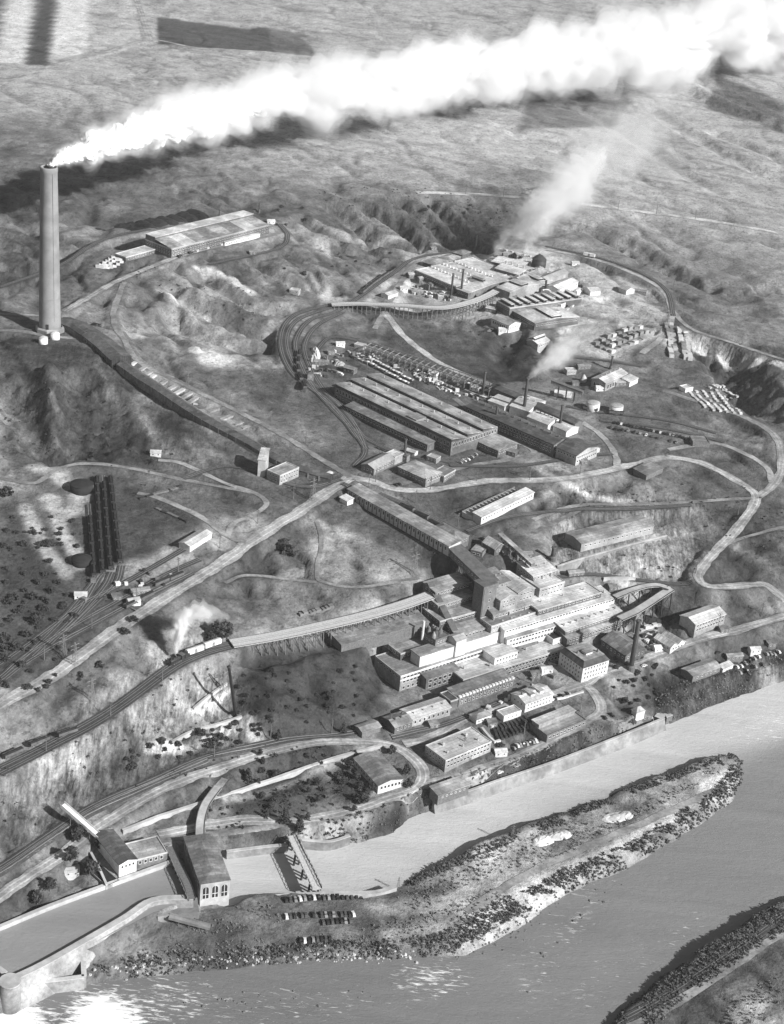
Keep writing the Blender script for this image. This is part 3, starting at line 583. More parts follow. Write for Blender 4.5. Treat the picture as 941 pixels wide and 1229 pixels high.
def plume(name, label, pts, shells, core=None, corecut=None, seed=0.0, nu=360, nv_=72, size=0.9, wob=0.5, taper=1.0, rag=0.75):
    """pts: [(world centre, radius)]; shells: [(size, density)]; core: size of the solid heart or None"""
    C_ = np.array([tuple(p) for p, r in pts]); R_ = np.array([r for p, r in pts]); s = np.append(0, np.cumsum(np.linalg.norm(np.diff(C_, axis=0), axis=1)))
    ls = [0.0]                                     # rings closer together where the plume is thin
    while ls[-1] < s[-1]: ls.append(ls[-1] + max(0.8, np.interp(ls[-1], s, R_) * 5.0 / nv_ * 1.2))
    u = np.minimum(np.array(ls), s[-1]); Rr = np.interp(u, s, R_)
    def sm(a):
        k = 9; return np.convolve(np.pad(a, k // 2, mode='edge'), np.ones(k) / k, 'valid')
    cc = np.stack([sm(np.interp(u, s, C_[:, i])) for i in range(3)], 1); Rr = sm(Rr)
    t = np.gradient(cc, axis=0); t /= np.linalg.norm(t, axis=1)[:, None]; up = np.array([0, 0, 1.0])
    a = np.cross(t, up); a /= np.linalg.norm(a, axis=1)[:, None]; b = np.cross(a, t)
    th = np.linspace(0, 2 * np.pi, nv_, endpoint=False); n_ = len(u)
    root = empty(name, tuple(cc[0]), 0, label, 'smoke'); o3 = Vector(cc[0])
    fade = np.ones(n_)
    def hull(k, part, m, ph, cut=1.0):
        D = np.cos(th)[None, :, None] * a[:, None, :] + np.sin(th)[None, :, None] * b[:, None, :]
        Rs = Rr[:, None]
        q = cc[:, None, :] + D * Rs[..., None]
        sc = Rs * size + 1.0; lu = np.cumsum(np.append(0, np.diff(u)) / (Rr * size + 1))[:, None] + seed   # noise grows with the plume
        dx, dy, dz = D[..., 0] / size, D[..., 1] / size, D[..., 2] / size
        al = lu + 0 * dx; w1 = billow(al * 1.0 + 0, np.cos(th)[None, :] / size * 1.0 + ph, np.sin(th)[None, :] / size, 0.95, 3)
        w2 = n3(al * 0.45 + 5, np.cos(th)[None, :] * 0.6 + 9, np.sin(th)[None, :] * 0.6 + seed)
        rad = Rs * k * (1.0 - rag * .55 + rag * w1 + wob * (w2 - 0.5) * 2)
        q_ = np.clip((u / u[-1] / cut - .55) / .45, 0, 1); fd = np.sqrt(np.maximum(1 - q_ ** 2, .0004)) if (taper or cut < 1) else np.ones(n_)
        end = (smooth(0, 0.02, u / u[-1]) * 0.3 + 0.7)[:, None] * fd[:, None]
        q = cc[:, None, :] + D * (rad * end)[..., None] - np.array(cc[0])
        V = q.reshape(-1, 3); idx = np.arange(n_ * nv_).reshape(n_, nv_); nx = np.roll(idx, -1, 1)
        f = np.stack([idx[:-1], nx[:-1], nx[1:], idx[1:]], -1).reshape(-1, 4).tolist(); f.append(list(range(nv_))[::-1]); f.append([(n_ - 1) * nv_ + j for j in range(nv_)])
        me = bpy.data.meshes.new(part); me.from_pydata(V.tolist(), [], f); me.polygons.foreach_set('use_smooth', [True] * len(f)); me.materials.append(m)
        bm = bmesh.new(); bm.from_mesh(me); bmesh.ops.recalc_face_normals(bm, faces=bm.faces); bm.to_mesh(me); bm.free()
        return link(part, me, root)
    for i, (k, dn) in enumerate(shells): hull(k, 'vapour', vap(name + '_vapour', dn), 0.13 * i, 1 - .22 * i if taper else 1.0)
    if core: hull(core, 'billow', SMOKE, 0.0, corecut or (.45 if taper else 1.0))
    return root
SMOKE, _n, _l, _b = nodes('dense_smoke'); _b.inputs['Base Color'].default_value = (0.68, 0.68, 0.68, 1); _b.inputs['Roughness'].default_value = 1; _b.inputs['Specular IOR Level'].default_value = 0
def add_smoke():
    y0 = STACK_TOP.y
    sp = [((59, 201), 0, 5.2), ((62, 197), 4, 6.2), ((72, 191), 30, 7.5), ((90, 184), 80, 9.5), ((120, 174), 160, 14), ((170, 158), 270, 20), ((230, 144), 375, 25), ((300, 128), 486, 30), ((380, 110), 588, 35), ((470, 98), 660, 38), ((560, 80), 780, 44), ((650, 66), 900, 47), ((760, 60), 1005, 52), ((870, 50), 1130, 56), ((1000, 38), 1287, 64), ((1150, 20), 1500, 70)]
    pts = [(at_y(a, b, y0 + dy), r) for (a, b), dy, r in sp]
    plume('smoke_plume', 'broad white smoke plume streaming away from the top of the tall stack', pts, [(1.22, 0.006), (1.06, 0.016), (.94, .035), (.8, .06)], 0.74, .3, rag=1.1, nv_=120, taper=0)
# ------------------------------------------------------------------ buildings: read from roof corners, built to size where they stand
SPECS = []
_winmesh = {}
def win_mesh(w, h, fm='white', pm='glass', mull=1):
    k = (round(w, 1), round(h, 1), fm, pm, mull)
    if k not in _winmesh:
        mb = MB(); mb.mi = 0; t = 0.14
        for x0, z0, x1, z1 in ((-w / 2, -h / 2 - 0.1, w / 2, -h / 2 + t), (-w / 2, h / 2 - t, w / 2, h / 2), (-w / 2, -h / 2, -w / 2 + t, h / 2), (w / 2 - t, -h / 2, w / 2, h / 2)):
            mb.quad((x0, -0.12, z0), (x1, -0.12, z0), (x1, -0.12, z1), (x0, -0.12, z1))
        mb.quad((-w / 2, -0.12, h / 2), (w / 2, -0.12, h / 2), (w / 2, 0, h / 2), (-w / 2, 0, h / 2)); mb.quad((-w / 2, 0, -h / 2 - 0.1), (w / 2, 0, -h / 2 - 0.1), (w / 2, -0.12, -h / 2 - 0.1), (-w / 2, -0.12, -h / 2 - 0.1))
        mb.quad((-w / 2, 0, h / 2), (-w / 2, 0, -h / 2 - .1), (-w / 2, -0.12, -h / 2 - .1), (-w / 2, -0.12, h / 2)); mb.quad((w / 2, -0.12, h / 2), (w / 2, -0.12, -h / 2 - .1), (w / 2, 0, -h / 2 - .1), (w / 2, 0, h / 2))
        mb.mi = 1; mb.quad((-w / 2 + t, -0.04, -h / 2 + t), (w / 2 - t, -0.04, -h / 2 + t), (w / 2 - t, -0.04, h / 2 - t), (-w / 2 + t, -0.04, h / 2 - t))
        _winmesh[k] = mb.mesh('window', (M[fm], M[pm]))
    return _winmesh[k]
def rect(A, B, C, z):
    a, b, c = (at_z(*q, z) for q in (A, B, C)); d = (b - a); d.z = 0; L = d.length; d /= L; n = Vector((-d.y, d.x, 0)); D = (c - b).dot(n)
    return a, d, n, L, D
def bd(name, label, A, B, C, h, roof='flat', rh=2.5, wm='brick', rm='roof', win=None, g=None, zr=None, over=0.5, fm='white', extra=None, group=None, cat='building', pad=True, dmin=3, dz=0.0):
    SPECS.append(dict(name=name, label=label, A=A, B=B, C=C, h=h, roof=roof, rh=rh, wm=wm, rm=rm, win=win or {}, g=g, zr=zr, over=over, fm=fm, extra=extra, group=group, cat=cat, pad=pad, dmin=dmin, dz=dz))
def resolve():
    for s in SPECS:
        A, B, C = s['A'], s['B'], s['C']
        if s['zr'] is None:
            gg = s['g'] if s['g'] is not None else 50.0
            if s['g'] is None:
                mx, my = (A[0] + C[0]) / 2, (A[1] + C[1]) / 2
                for _ in range(12):
                    q = at_z(mx, my, gg + s['h']); gg = 0.5 * gg + 0.5 * float(lookup(Z0, q.x, q.y))
            s['zg'] = gg + s['dz']; zr = s['zg'] + s['h']
        else:
            zr = s['zr']; s['zg'] = s['g'] if s['g'] is not None else zr - s['h']
        s['H'] = zr - s['zg']
        a, d, n, L, D = rect(A, B, C, zr); D = max(D, s['dmin']); s['rect'] = (a, d, n, L, D)
        if s['pad']:
            e = 1.0; c0 = a - d * e - n * e; s['cor'] = [c0, c0 + d * (L + 2 * e), c0 + d * (L + 2 * e) + n * (D + 2 * e), c0 + n * (D + 2 * e)]
            PADS.append(([(v.x, v.y) for v in s['cor']], s['zg'], 7.0))
def roof_parts(s, L, D, Hh, root):
    ro, ov, rh, rm = s['roof'], s['over'], s['rh'], s['rm']; mt = M[rm]; t = 0.35; wm = M[s['wm']]
    base = -3.0
    def wallbox(z1): return MB().box(0, 0, base, L, D, z1)
    if ro == 'flat':
        wallbox(Hh - 0.3).build('wall', wm, root)
        MB().box(0.25, 0.25, Hh - 0.298, L - 0.25, D - 0.25, Hh - 0.1).build('roof', mt, root)
        p = MB(); w_ = 0.35; o = 0.06
        for b in ((-o, -o, L + o, w_), (-o, D - w_, L + o, D + o), (-o, w_ + 0.003, w_, D - w_ - 0.003), (L - w_, w_ + 0.003, L + o, D - w_ - 0.003)): p.box(b[0], b[1], Hh - 0.6, b[2], b[3], Hh + 0.35)
        p.build('parapet', M['conc'] if s['wm'] in ('brick', 'brick_light', 'conc') else wm, root)
    elif ro in ('gx', 'monx'):
        MB().prism([(0, base), (0, Hh), (D / 2, Hh + rh), (D, Hh), (D, base)][::-1], (0, L)).build('wall', wm, root)
        k = rh / (D / 2); e = ov
        MB().prism([(-e, Hh - k * e), (D / 2, Hh + rh + 0.02), (D / 2, Hh + rh + t), (-e, Hh - k * e + t)][::-1], (-e, L + e)).build('roof', mt, root)
        MB().prism([(D + e, Hh - k * e), (D + e, Hh - k * e + t), (D / 2 + .003, Hh + rh + t), (D / 2 + .003, Hh + rh + 0.02)][::-1], (-e, L + e)).build('roof', mt, root)
        if ro == 'monx':
            w2 = D * 0.11; z0 = Hh + rh * (1 - 2 * 0.11) ; z1 = Hh + rh + 1.5
            MB().box(L * 0.04, D / 2 - w2, z0, L * 0.96, D / 2 + w2, z1).build('clerestory', M['glass'], root)
            MB().prism([(D / 2 - w2 - .5, z1 + .003), (D / 2 + w2 + .5, z1 + .003), (D / 2, z1 + 0.9)], (L * 0.035, L * 0.965)).build('lantern_roof', mt, root)
    elif ro in ('gy', 'gy2'):
        n = 2 if ro == 'gy2' else 1; Ls = L / n; Mr = Matrix(((0, 1, 0, 0), (1, 0, 0, 0), (0, 0, 1, 0), (0, 0, 0, 1)))
        prof = [(0, base)]; 
        for i in range(n): prof += [(i * Ls, Hh), (i * Ls + Ls / 2, Hh + rh)]
        prof += [(L, Hh), (L, base)]
        if n == 2: prof = [(0, base), (0, Hh), (Ls / 2, Hh + rh), (Ls, Hh), (Ls * 1.5, Hh + rh), (L, Hh), (L, base)]
        else: prof = [(0, base), (0, Hh), (L / 2, Hh + rh), (L, Hh), (L, base)]
        mb = MB().prism(prof, (0, D)); mb.v = [(y, x, z) for x, y, z in mb.v]; mb.build('wall', wm, root)
        k = rh / (Ls / 2); e = ov
        for i in range(n):
            x0 = i * Ls; e0 = e if i == 0 else 0; e1 = e if i == n - 1 else 0
            for pr in ([(x0 - e0, Hh - k * e0 + .02), (x0 + Ls / 2, Hh + rh + .02), (x0 + Ls / 2, Hh + rh + t), (x0 - e0, Hh - k * e0 + t)], [(x0 + Ls + e1, Hh - k * e1 + .02), (x0 + Ls / 2 + .003, Hh + rh + .02), (x0 + Ls / 2 + .003, Hh + rh + t), (x0 + Ls + e1, Hh - k * e1 + t)]):
                mb = MB().prism(pr, (-e, D + e)); mb.v = [(y, x, z) for x, y, z in mb.v]; mb.build('roof', mt, root)
    elif ro in ('hip', 'mansard'):
        wallbox(Hh).build('wall', wm, root); e = ov; r = MB()
        if ro == 'hip':
            i = min(L, D) / 2; a = (-e, -e, L + e, D + e)
            if L >= D: r1, r2 = (i, D / 2, Hh + rh), (L - i, D / 2, Hh + rh)
            else: r1, r2 = (L / 2, i, Hh + rh), (L / 2, D - i, Hh + rh)
            z = Hh + .02; c = [(a[0], a[1], z), (a[2], a[1], z), (a[2], a[3], z), (a[0], a[3], z)]
            if L >= D: r.quad(c[0], c[1], r2, r1); r.quad(c[2], c[3], r1, r2); r.quad(c[1], c[2], r2); r.quad(c[3], c[0], r1)
            else: r.quad(c[0], c[1], r1); r.quad(c[1], c[2], r2, r1); r.quad(c[2], c[3], r2); r.quad(c[3], c[0], r1, r2)
            r.quad(*[(x, y, z) for x, y, z in c][::-1]); r.build('roof', mt, root)
        else:
            q = 2.2; z = Hh + .02; c = [(-e, -e, z), (L + e, -e, z), (L + e, D + e, z), (-e, D + e, z)]; u = [(q, q, Hh + rh), (L - q, q, Hh + rh), (L - q, D - q, Hh + rh), (q, D - q, Hh + rh)]
            for i in range(4): r.quad(c[i], c[(i + 1) % 4], u[(i + 1) % 4], u[i])
            r.quad(*c[::-1]); r.build('roof', M['roof_dark'], root); MB().box(q - .1, q - .1, Hh + rh - .002, L - q + .1, D - q + .1, Hh + rh + .25).build('roof_deck', mt, root)
    elif ro == 'shed':
        MB().prism([(0, base), (0, Hh), (D, Hh + rh), (D, base)][::-1], (0, L)).build('wall', wm, root); k = rh / D; e = ov
        MB().prism([(-e, Hh - k * e + .02), (D + e, Hh + rh + k * e + .02), (D + e, Hh + rh + k * e + t), (-e, Hh - k * e + t)][::-1], (-e, L + e)).build('roof', mt, root)
    elif ro == 'saw':
        n = s.get('n', 3); d_ = D / n; prof = [(0, base), (0, Hh)]
        for i in range(n): prof += [(i * d_, Hh + rh), ((i + 1) * d_, Hh)] if i else [(0.01, Hh + rh * 0.02), (d_, Hh)]
        wallbox(Hh - .01).build('wall', wm, root)
        for i in range(n):
            y0 = i * d_; top = rh
            MB().box(0.3, y0 + .02, Hh - .008, L - .3, y0 + .9, Hh + top).build('clerestory', M['glass'], root)
            MB().prism([(y0 - .4, Hh + top + .003), (y0 + .9, Hh + top + .45), (y0 + d_ * .96, Hh + .4), (y0 + d_ * .96, Hh + .0)][::-1], (-.4, L + .4)).build('roof', mt, root)
def add_windows(s, L, D, Hh, root):
    for side, rows in s['win'].items():
        for row in rows:
            z, w, h, st = row[:4]; z = z if z > 0 else Hh + z
            Ls = L if side in 'FB' else D; n = max(1, int((Ls - 1.2) / st)); x0 = (Ls - (n - 1) * st) / 2
            me = win_mesh(w, h, s['fm'])
            for i in range(n):
                x = x0 + i * st; o = bpy.data.objects.new('window', me); COL.objects.link(o); o.parent = root
                if side == 'F': o.location = (x, 0, z)
                elif side == 'L': o.location = (0, D - x, z); o.rotation_euler = (0, 0, -math.pi / 2)
                elif side == 'R': o.location = (L, x, z); o.rotation_euler = (0, 0, math.pi / 2)
def build_specs():
    for s in SPECS:
        a, d, n, L, D = s['rect']; Hh = s['H']
        root = empty(s['name'], (a.x, a.y, s['zg']), math.atan2(d.y, d.x), s['label'], s['cat'], s['group']); s['root'] = root
        roof_parts(s, L, D, Hh, root); add_windows(s, L, D, Hh, root)
        if s['extra']: s['extra'](root, L, D, Hh)
def vents(n, row=0.5, r=0.6, h=1.6, top=0.3, mt='copper', jitter=0.0, cap=True):
    def f(root, L, D, Hh):
        me = MB().lathe([(r * .8, -0.6), (r * .8, h * .7), (r * 1.25, h * .75), (r * 0.2, h)], 8).mesh('roof_vent', (M[mt],))
        for i in range(n):
            o = bpy.data.objects.new('roof_vent', me); COL.objects.link(o); o.parent = root; o.location = (L * (i + .5) / n, D * (row + random.uniform(-jitter, jitter)), Hh + top)
    return f
def chims(*spec):
    """(fx, fy, z above eave, width, height)"""
    def f(root, L, D, Hh):
        for fx, fy, z, w_, h_ in spec: MB().box(L * fx - w_ / 2, D * fy - w_ / 2, Hh + z - 2, L * fx + w_ / 2, D * fy + w_ / 2, Hh + z + h_).build('chimney', M['brick'], root)
    return f
def boxes(*spec):
    """roof houses: (fx0, fy0, fx1, fy1, z0, z1, wall, roof)"""
    def f(root, L, D, Hh):
        for a, b, c, e, z0, z1, wm, rm in spec:
            o = MB().box(L * a, D * b, Hh + z0 - .5, L * c, D * e, Hh + z1).build('roof_house', M[wm], root); MB().box(L * a - .3, D * b - .3, Hh + z1 + .003, L * c + .3, D * e + .3, Hh + z1 + .3).build('roof_house_top', M[rm], o)
    return f
def multi(*fs):
    def f(*a):
        for q in fs: q(*a)
    return f
def doors(*spec):
    """(side F/L/R, fraction, width, height)"""
    def f(root, L, D, Hh):
        for sd, fr, w_, h_ in spec:
            mb = MB().box(-w_ / 2, -0.1, 0, w_ / 2, 0.05, h_); o = mb.build('door', M['wood'], root)
            if sd == 'F': o.location = (L * fr, 0, 0)
            elif sd == 'L': o.location = (0, D * fr, 0); o.rotation_euler = (0, 0, -math.pi / 2)
            else: o.location = (L, D * fr, 0); o.rotation_euler = (0, 0, math.pi / 2)
    return f
W1 = (-1.6, 1.3, 1.7, 3.2); 
def rows(n, top=1.6, pitch=3.4, w=1.3, h=1.7, st=3.2): return [(-top - i * pitch, w, h, st) for i in range(n)]
bd('trestle_side_shed', 'long plain shed crouching under the timber trestle west of the mill', (410, 774), (515, 747), (508, 733), 5, 'shed', 1.2, 'wood', 'roof_mid')
# ---- riverside: offices, shops, sheds
bd('office_building', 'three storey pale office block with dark mansard roof beside the main road junction', (700, 802), (731, 792), (710, 770), 9.5, 'mansard', 3.2, 'white', 'roof', {'F': rows(3, 1.5, 3, 1.1, 1.6, 2.3), 'L': rows(3, 1.5, 3, 1.1, 1.6, 2.6)}, extra=multi(chims((.2, .5, 3.2, 1, 2), (.8, .3, 3.2, 1, 2)), boxes((.35, .3, .6, .5, 3.2, 4.6, 'white', 'roof'))))
bd('gabled_warehouse', 'dark roofed gabled warehouse standing right beside the leaning tall steel chimney', (751, 787), (775, 779), (754, 757), 6.5, 'gy', 3.5, 'brick', 'roof_mid', {'F': rows(1, 2, 3, 1.2, 1.6, 3), 'L': rows(1, 2.5, 3, 1.2, 1.6, 3.5)})
bd('twin_gabled_shop', 'small white shop with two parallel gables between lumber yard and shore road', (805, 777), (822, 770), (807, 757), 4.5, 'gy2', 2.2, 'white', 'roof_white', {'F': rows(1, 1.8, 3, 1.2, 1.5, 2.6), 'L': rows(1, 1.8, 3, 1, 1.4, 3)})
bd('large_hillside_shed', 'isolated pale roofed shed with two window bands near the curved viaduct', (835, 750), (871, 737), (856, 725), 6.5, 'gx', 2.2, 'brick_light', 'roof_white', {'F': rows(2, 1.4, 2.9, 2.0, 1.5, 2.6)})
bd('low_grey_shed', 'low grey roofed shed below the shore road near the parked cars', (832, 812), (865, 800), (854, 790), 4.5, 'gx', 1.2, 'wood', 'roof', {'F': rows(1, 1.8, 3, 1.4, 1.2, 4)})
bd('dormered_brick_range', 'long low brick range with a row of white dormers along its eave', (551, 839), (618, 815), (612, 802), 5.5, 'shed', 1.2, 'brick', 'roof_mid', {'F': rows(2, 1.0, 2.4, 1.7, 1.4, 3.0)}, extra=lambda r, L, D, Hh: [tag(bpy_dorm(r, L * (i + .5) / 17, Hh)) for i in range(17)])
def bpy_dorm(root, x, Hh):
    if 'dorm' not in _winmesh: _winmesh['dorm'] = MB().box(-.9, -0.3, -0.2, .9, 1.3, 1.3).mesh('dormer', (M['white'],))
    o = bpy.data.objects.new('dormer', _winmesh['dorm']); COL.objects.link(o); o.parent = root; o.location = (x, 0.2, Hh + .1); return o
bd('dark_end_house', 'tall sooty brick end house touching the dormered brick range', (541, 842), (550, 839), (546, 826), 6.5, 'flat', 1, 'brick', 'roof_dark')
bd('machine_shop', 'white roofed workshop with a row of tall windows by the road bend', (495, 864), (541, 849), (536, 834), 5.5, 'gx', 1.5, 'brick_light', 'roof_white', {'F': rows(1, 2.2, 3, 1.5, 2.2, 3.3)}, extra=vents(4, .3, .4, 1.3, 1.2))
bd('lean_workshop', 'smaller pale workshop with chimneys joined to the low end of the white workshop', (474, 873), (495, 866), (491, 851), 4.8, 'gx', 1.6, 'brick', 'roof', {'F': rows(1, 2, 3, 1.1, 1.6, 2.6)}, extra=chims((.25, .4, 1, .8, 1.6), (.6, .4, 1, .8, 1.6), (.85, .7, 1, .8, 1.4)))
bd('garage_hut', 'small gabled garage hut standing alone at the west end of the shops', (435, 879), (457, 872), (449, 864), 3.2, 'gx', 1.0, 'wood', 'roof')
bd('club_house', 'grey roofed club house with pale porch inside the loop road gardens', (454, 943), (484, 935), (457, 902), 4.6, 'gy', 1.8, 'white', 'roof_mid', {'F': rows(1, 2, 3, 1.4, 2.0, 2.2), 'L': rows(1, 2, 3, 1.2, 1.6, 3)})
bd('laboratory_building', 'flat roofed two storey laboratory above the shore with sprinkled roof vents', (535, 913), (590, 890), (569, 871), 7.0, 'flat', 1, 'brick_light', 'roof_white', {'F': rows(2, 1.3, 2.9, 1.8, 1.5, 2.5), 'L': rows(2, 1.3, 2.9, 1.3, 1.5, 2.6)}, extra=multi(vents(3, .3, .6, 1.5, 0), vents(2, .7, .9, 1.8, 0), doors(('F', .55, 2, 2.6))))
bd('gatekeeper_cottage', 'small hipped cottage behind the flat roofed laboratory', (572, 864), (590, 858), (585, 850), 3.2, 'hip', 1.6, 'white', 'roof', {'F': rows(1, 1.6, 3, 1, 1.3, 2.4)})
bd('shoreline_shed', 'narrow pale roofed shed on the riverside embankment below the laboratory', (526, 955), (563, 942), (557, 932), 3.6, 'shed', 1.0, 'wood', 'roof', {'F': rows(1, 1.8, 3, 1.2, 1.0, 3)})
bd('cube_store', 'small white cube store between laboratory and the dormered white house', (605, 860), (626, 853), (614, 847), 3.8, 'flat', 1, 'white', 'roof_white', {'F': rows(1, 1.8, 3, 1, 1, 3)})
def two_dorm(root, L, D, Hh):
    for fx in (.35, .68):
        o = MB().box(L * fx - 1.4, D * .22, Hh - .5, L * fx + 1.4, D * .75, Hh + 2.8).build('dormer', M['white'], root); MB().box(L * fx - 1.7, D * .2, Hh + 2.803, L * fx + 1.7, D * .77, Hh + 3.1).build('dormer_roof', M['roof'], o)
bd('white_dormered_house', 'bright white two storey house with a pair of big roof dormers', (631, 845), (664, 833), (652, 819), 6.0, 'gx', 2.0, 'white', 'roof_white', {'F': rows(2, 1.4, 2.6, 1.1, 1.3, 2.4), 'L': rows(1, 2, 3, 1.1, 1.4, 3)}, extra=multi(two_dorm, chims((.1, .5, 2, 1, 2))))
def tier(root, L, D, Hh):
    MB().box(0.5, D * .55, Hh - .5, L * .93, D * .95, Hh + 2.6).build('upper_wall', M['brick_light'], root); MB().box(0, D * .52, Hh + 2.603, L * .95, D * .99, Hh + 2.95).build('upper_roof', M['roof_white'], root)
bd('two_tier_storehouse', 'long two level storehouse with open front beside the dark pipe yard', (657, 883), (704, 864), (696, 845), 4.2, 'flat', 1, 'wood', 'roof', {'F': rows(1, 1.8, 3, 1.8, 1.6, 3)}, extra=tier)
bd('pyramid_pump_house', 'little pump house with a steep pyramid roof on the embankment', (764, 856), (774, 853), (770, 848), 2.8, 'hip', 2.8, 'white', 'roof_white')
bd('white_lean_to', 'white lean-to shed next to the low grey shed by parked cars', (868, 803), (880, 798), (877, 794), 2.6, 'shed', .8, 'white', 'roof_white')
# ---- the concentrator stepping up the hill
Gm = 16.0
bd('front_mill_hall', 'long white windowed front hall of the lower mill with sooty end wall', (481, 812), (612, 770), (591, 744), 0, 'flat', 1, 'brick_light', 'roof', {'F': [(-1.6, 2.2, 1.6, 2.7), (-4.4, 2.2, 1.6, 2.7), (-8.5, 1.8, 2, 3.4)], 'L': [(-1.6, 1.5, 1.4, 3.2)]}, g=Gm, zr=26.5, extra=multi(
    lambda r, L, D, Hh: (MB().box(L * .19, D * .12, Hh - .3, L * 1.0, D * .46, Hh + 7.2).build('upper_hall_wall', M['white'], r), MB().box(L * .185, D * .10, Hh + 7.203, L * 1.005, D * .48, Hh + 7.6).build('upper_hall_roof', M['roof'], r)),
    lambda r, L, D, Hh: (MB().box(-.3, -.35, Hh - 3.2, L, -.02, Hh - 2.6).build('string_course', M['white'], r), MB().box(-.35, -.55, Hh - .3, L, -.03, Hh + .6).build('cornice', M['white'], r)),
    lambda r, L, D, Hh: (MB().box(L * .74, -12, Hh - 5.5, L * .955, -.6, Hh + .6).build('bay_wall', M['white'], r), MB().box(L * .735, -12.4, Hh + .603, L * .96, -.5, Hh + .95).build('bay_roof', M['roof_white'], r)),
    lambda r, L, D, Hh: [link('window', win_mesh(1.6, 1.5), r).__setattr__('location', (L * .75 + 1.5 + i * 2.4, -12, Hh - 1.6 - j * 2.6)) for i in range(10) if L * .75 + 1.5 + i * 2.4 < L * .95 for j in (0, 1)]))
bd('brick_front_annex', 'dark brick annex with big windows against the mill front', (512, 815), (551, 803), (546, 793), 0, 'shed', 1.2, 'brick', 'roof_mid', {'F': [(-2.2, 2.6, 2.2, 3.6), (-5.6, 2.6, 2.4, 3.6)]}, g=Gm, zr=23.5)
bd('lower_machine_floor', 'broad pale flat roofed machine floor in front of the mill facade', (556, 816), (679, 778), (658, 757), 0, 'flat', 1, 'brick', 'roof_white', {'F': [(-1.8, 2.0, 1.8, 2.6), (-5, 2.0, 1.8, 2.6)]}, g=Gm, zr=22.5, extra=multi(vents(5, .5, .8, 1.8, 0, jitter=.3), boxes((.45, .55, .5, .66, 0, 1.6, 'white', 'white'), (.62, .4, .65, .5, 0, 1.2, 'wood', 'roof'))))
bd('thickener_hall', 'flat pale roofed hall at the low west corner of the mill', (481, 785), (524, 771), (511, 753), 0, 'flat', 1, 'brick', 'roof', {'F': [(-1.8, 1.6, 1.6, 3)], 'L': [(-1.8, 1.6, 1.6, 3)]}, g=18, zr=31, extra=boxes((.0, .7, .8, .95, 0, 1.6, 'wood', 'roof_dark')))
for i, (A, B_, C_, z, g_, lab) in list(enumerate((((549, 763), (592, 751), (585, 740), 36, 22, 'fourth and lowest terrace of the mill steps'), ((528, 746), (583, 731), (569, 713), 41, 26, 'third and deepest flat terrace of the mill steps'), ((526, 727), (570, 714), (565, 700), 46, 32, 'second flat roofed terrace of the mill steps'), ((523, 711), (565, 699), (559, 686), 51, 38, 'uppermost roof terrace of the mill steps'))))[::-1]:
    bd('mill_terrace', lab, A, B_, C_, 0, 'shed' if i != 1 else 'flat', .8, 'brick', 'roof', {'F': [(-1.5, 1.7, 1.4, 2.6)], 'L': [(-1.6, 1.5, 1.4, 3)]}, g=g_, zr=z, group='terraced mill roofs')
def bins(root, L, D, Hh):
    rnd = random.Random(5)
    for i in range(9):
        x = rnd.uniform(.5, L - 3); y = rnd.uniform(.5, D - 3); MB().lathe([(1.4, Hh - .5), (1.4, Hh + rnd.uniform(1, 3.5)), (.4, Hh + 4)], 9, Matrix.Translation((x + 1, y + 1, 0))).build('dust_bin', M[rnd.choice(['rust', 'steel', 'wood'])], root)
bd('dust_tower', 'dark cluttered dust tower with a thin white pipe beside the mill steps', (523, 769), (540, 762), (530, 748), 0, 'flat', 1, 'wood', 'rust', {'F': [(-2, 1.2, 1.2, 2.4), (-6, 1.2, 1.2, 2.4)], 'L': [(-2, 1.2, 1.2, 2.4)]}, g=22, zr=38, extra=multi(bins, lambda r, L, D, Hh: MB().lathe([(.8, -4), (.8, 9)], 9, Matrix.Translation((-1, D * .8, Hh))).build('vent_pipe', M['white'], r)))
bd('roof_cabin', 'little white gabled cabin perched on the mill roofs', (548, 770), (560, 766), (554, 758), 0, 'gx', 1.5, 'white', 'roof_white', g=28, zr=37.5, pad=False)
bd('gallery_hall', 'long pale gallery hall with dark window strip along the middle of the mill', (609, 768), (743, 729), (738, 718), 0, 'shed', 2.0, 'white', 'roof', {'F': [(-1.5, 1.9, 1.5, 2.5), (-4.6, 1.9, 1.5, 2.5)]}, g=18, zr=31)
bd('vented_hall', 'long roof with a line of round vents above the gallery hall', (606, 757), (738, 718), (731, 703), 0, 'shed', 1.6, 'white', 'roof_white', {'F': [(-1.1, 1.8, 1.2, 2.4)]}, g=24, zr=36.5, extra=multi(vents(13, .5, .7, 2.2, 1.0), vents(8, .85, .5, 1.8, 1.4)))
bd('high_pale_roof_hall', 'broad pale flat hall at the uphill edge of the mill roofs', (646, 733), (722, 711), (710, 696), 0, 'flat', 1, 'brick', 'roof_white', {'F': [(-1.6, 1.6, 1.4, 3)]}, g=32, zr=41, extra=vents(3, .5, .5, 1.6, 0))
bd('east_gallery_wing', 'lowest long east wing of the mill with dark front wall', (681, 767), (751, 743), (748, 735), 0, 'shed', 1.6, 'brick', 'roof', {'F': [(-2, 1.6, 1.6, 2.8), (-5.5, 1.6, 1.6, 2.8)]}, g=17, zr=27)
bd('east_vented_wing', 'upper half of the east wing roof dotted with vents by the viaduct', (679, 758), (748, 735), (742, 725), 0, 'shed', 1.4, 'brick', 'roof_white', {'F': [(-1, 1.6, 1.1, 2.6)]}, g=22, zr=31, extra=vents(9, .5, .6, 1.9, .8))
bd('corner_bin', 'low white cornered bin wall around the dark hopper opening', (664, 768), (681, 763), (672, 750), 0, 'flat', 1, 'white', 'soot', g=18, zr=26)
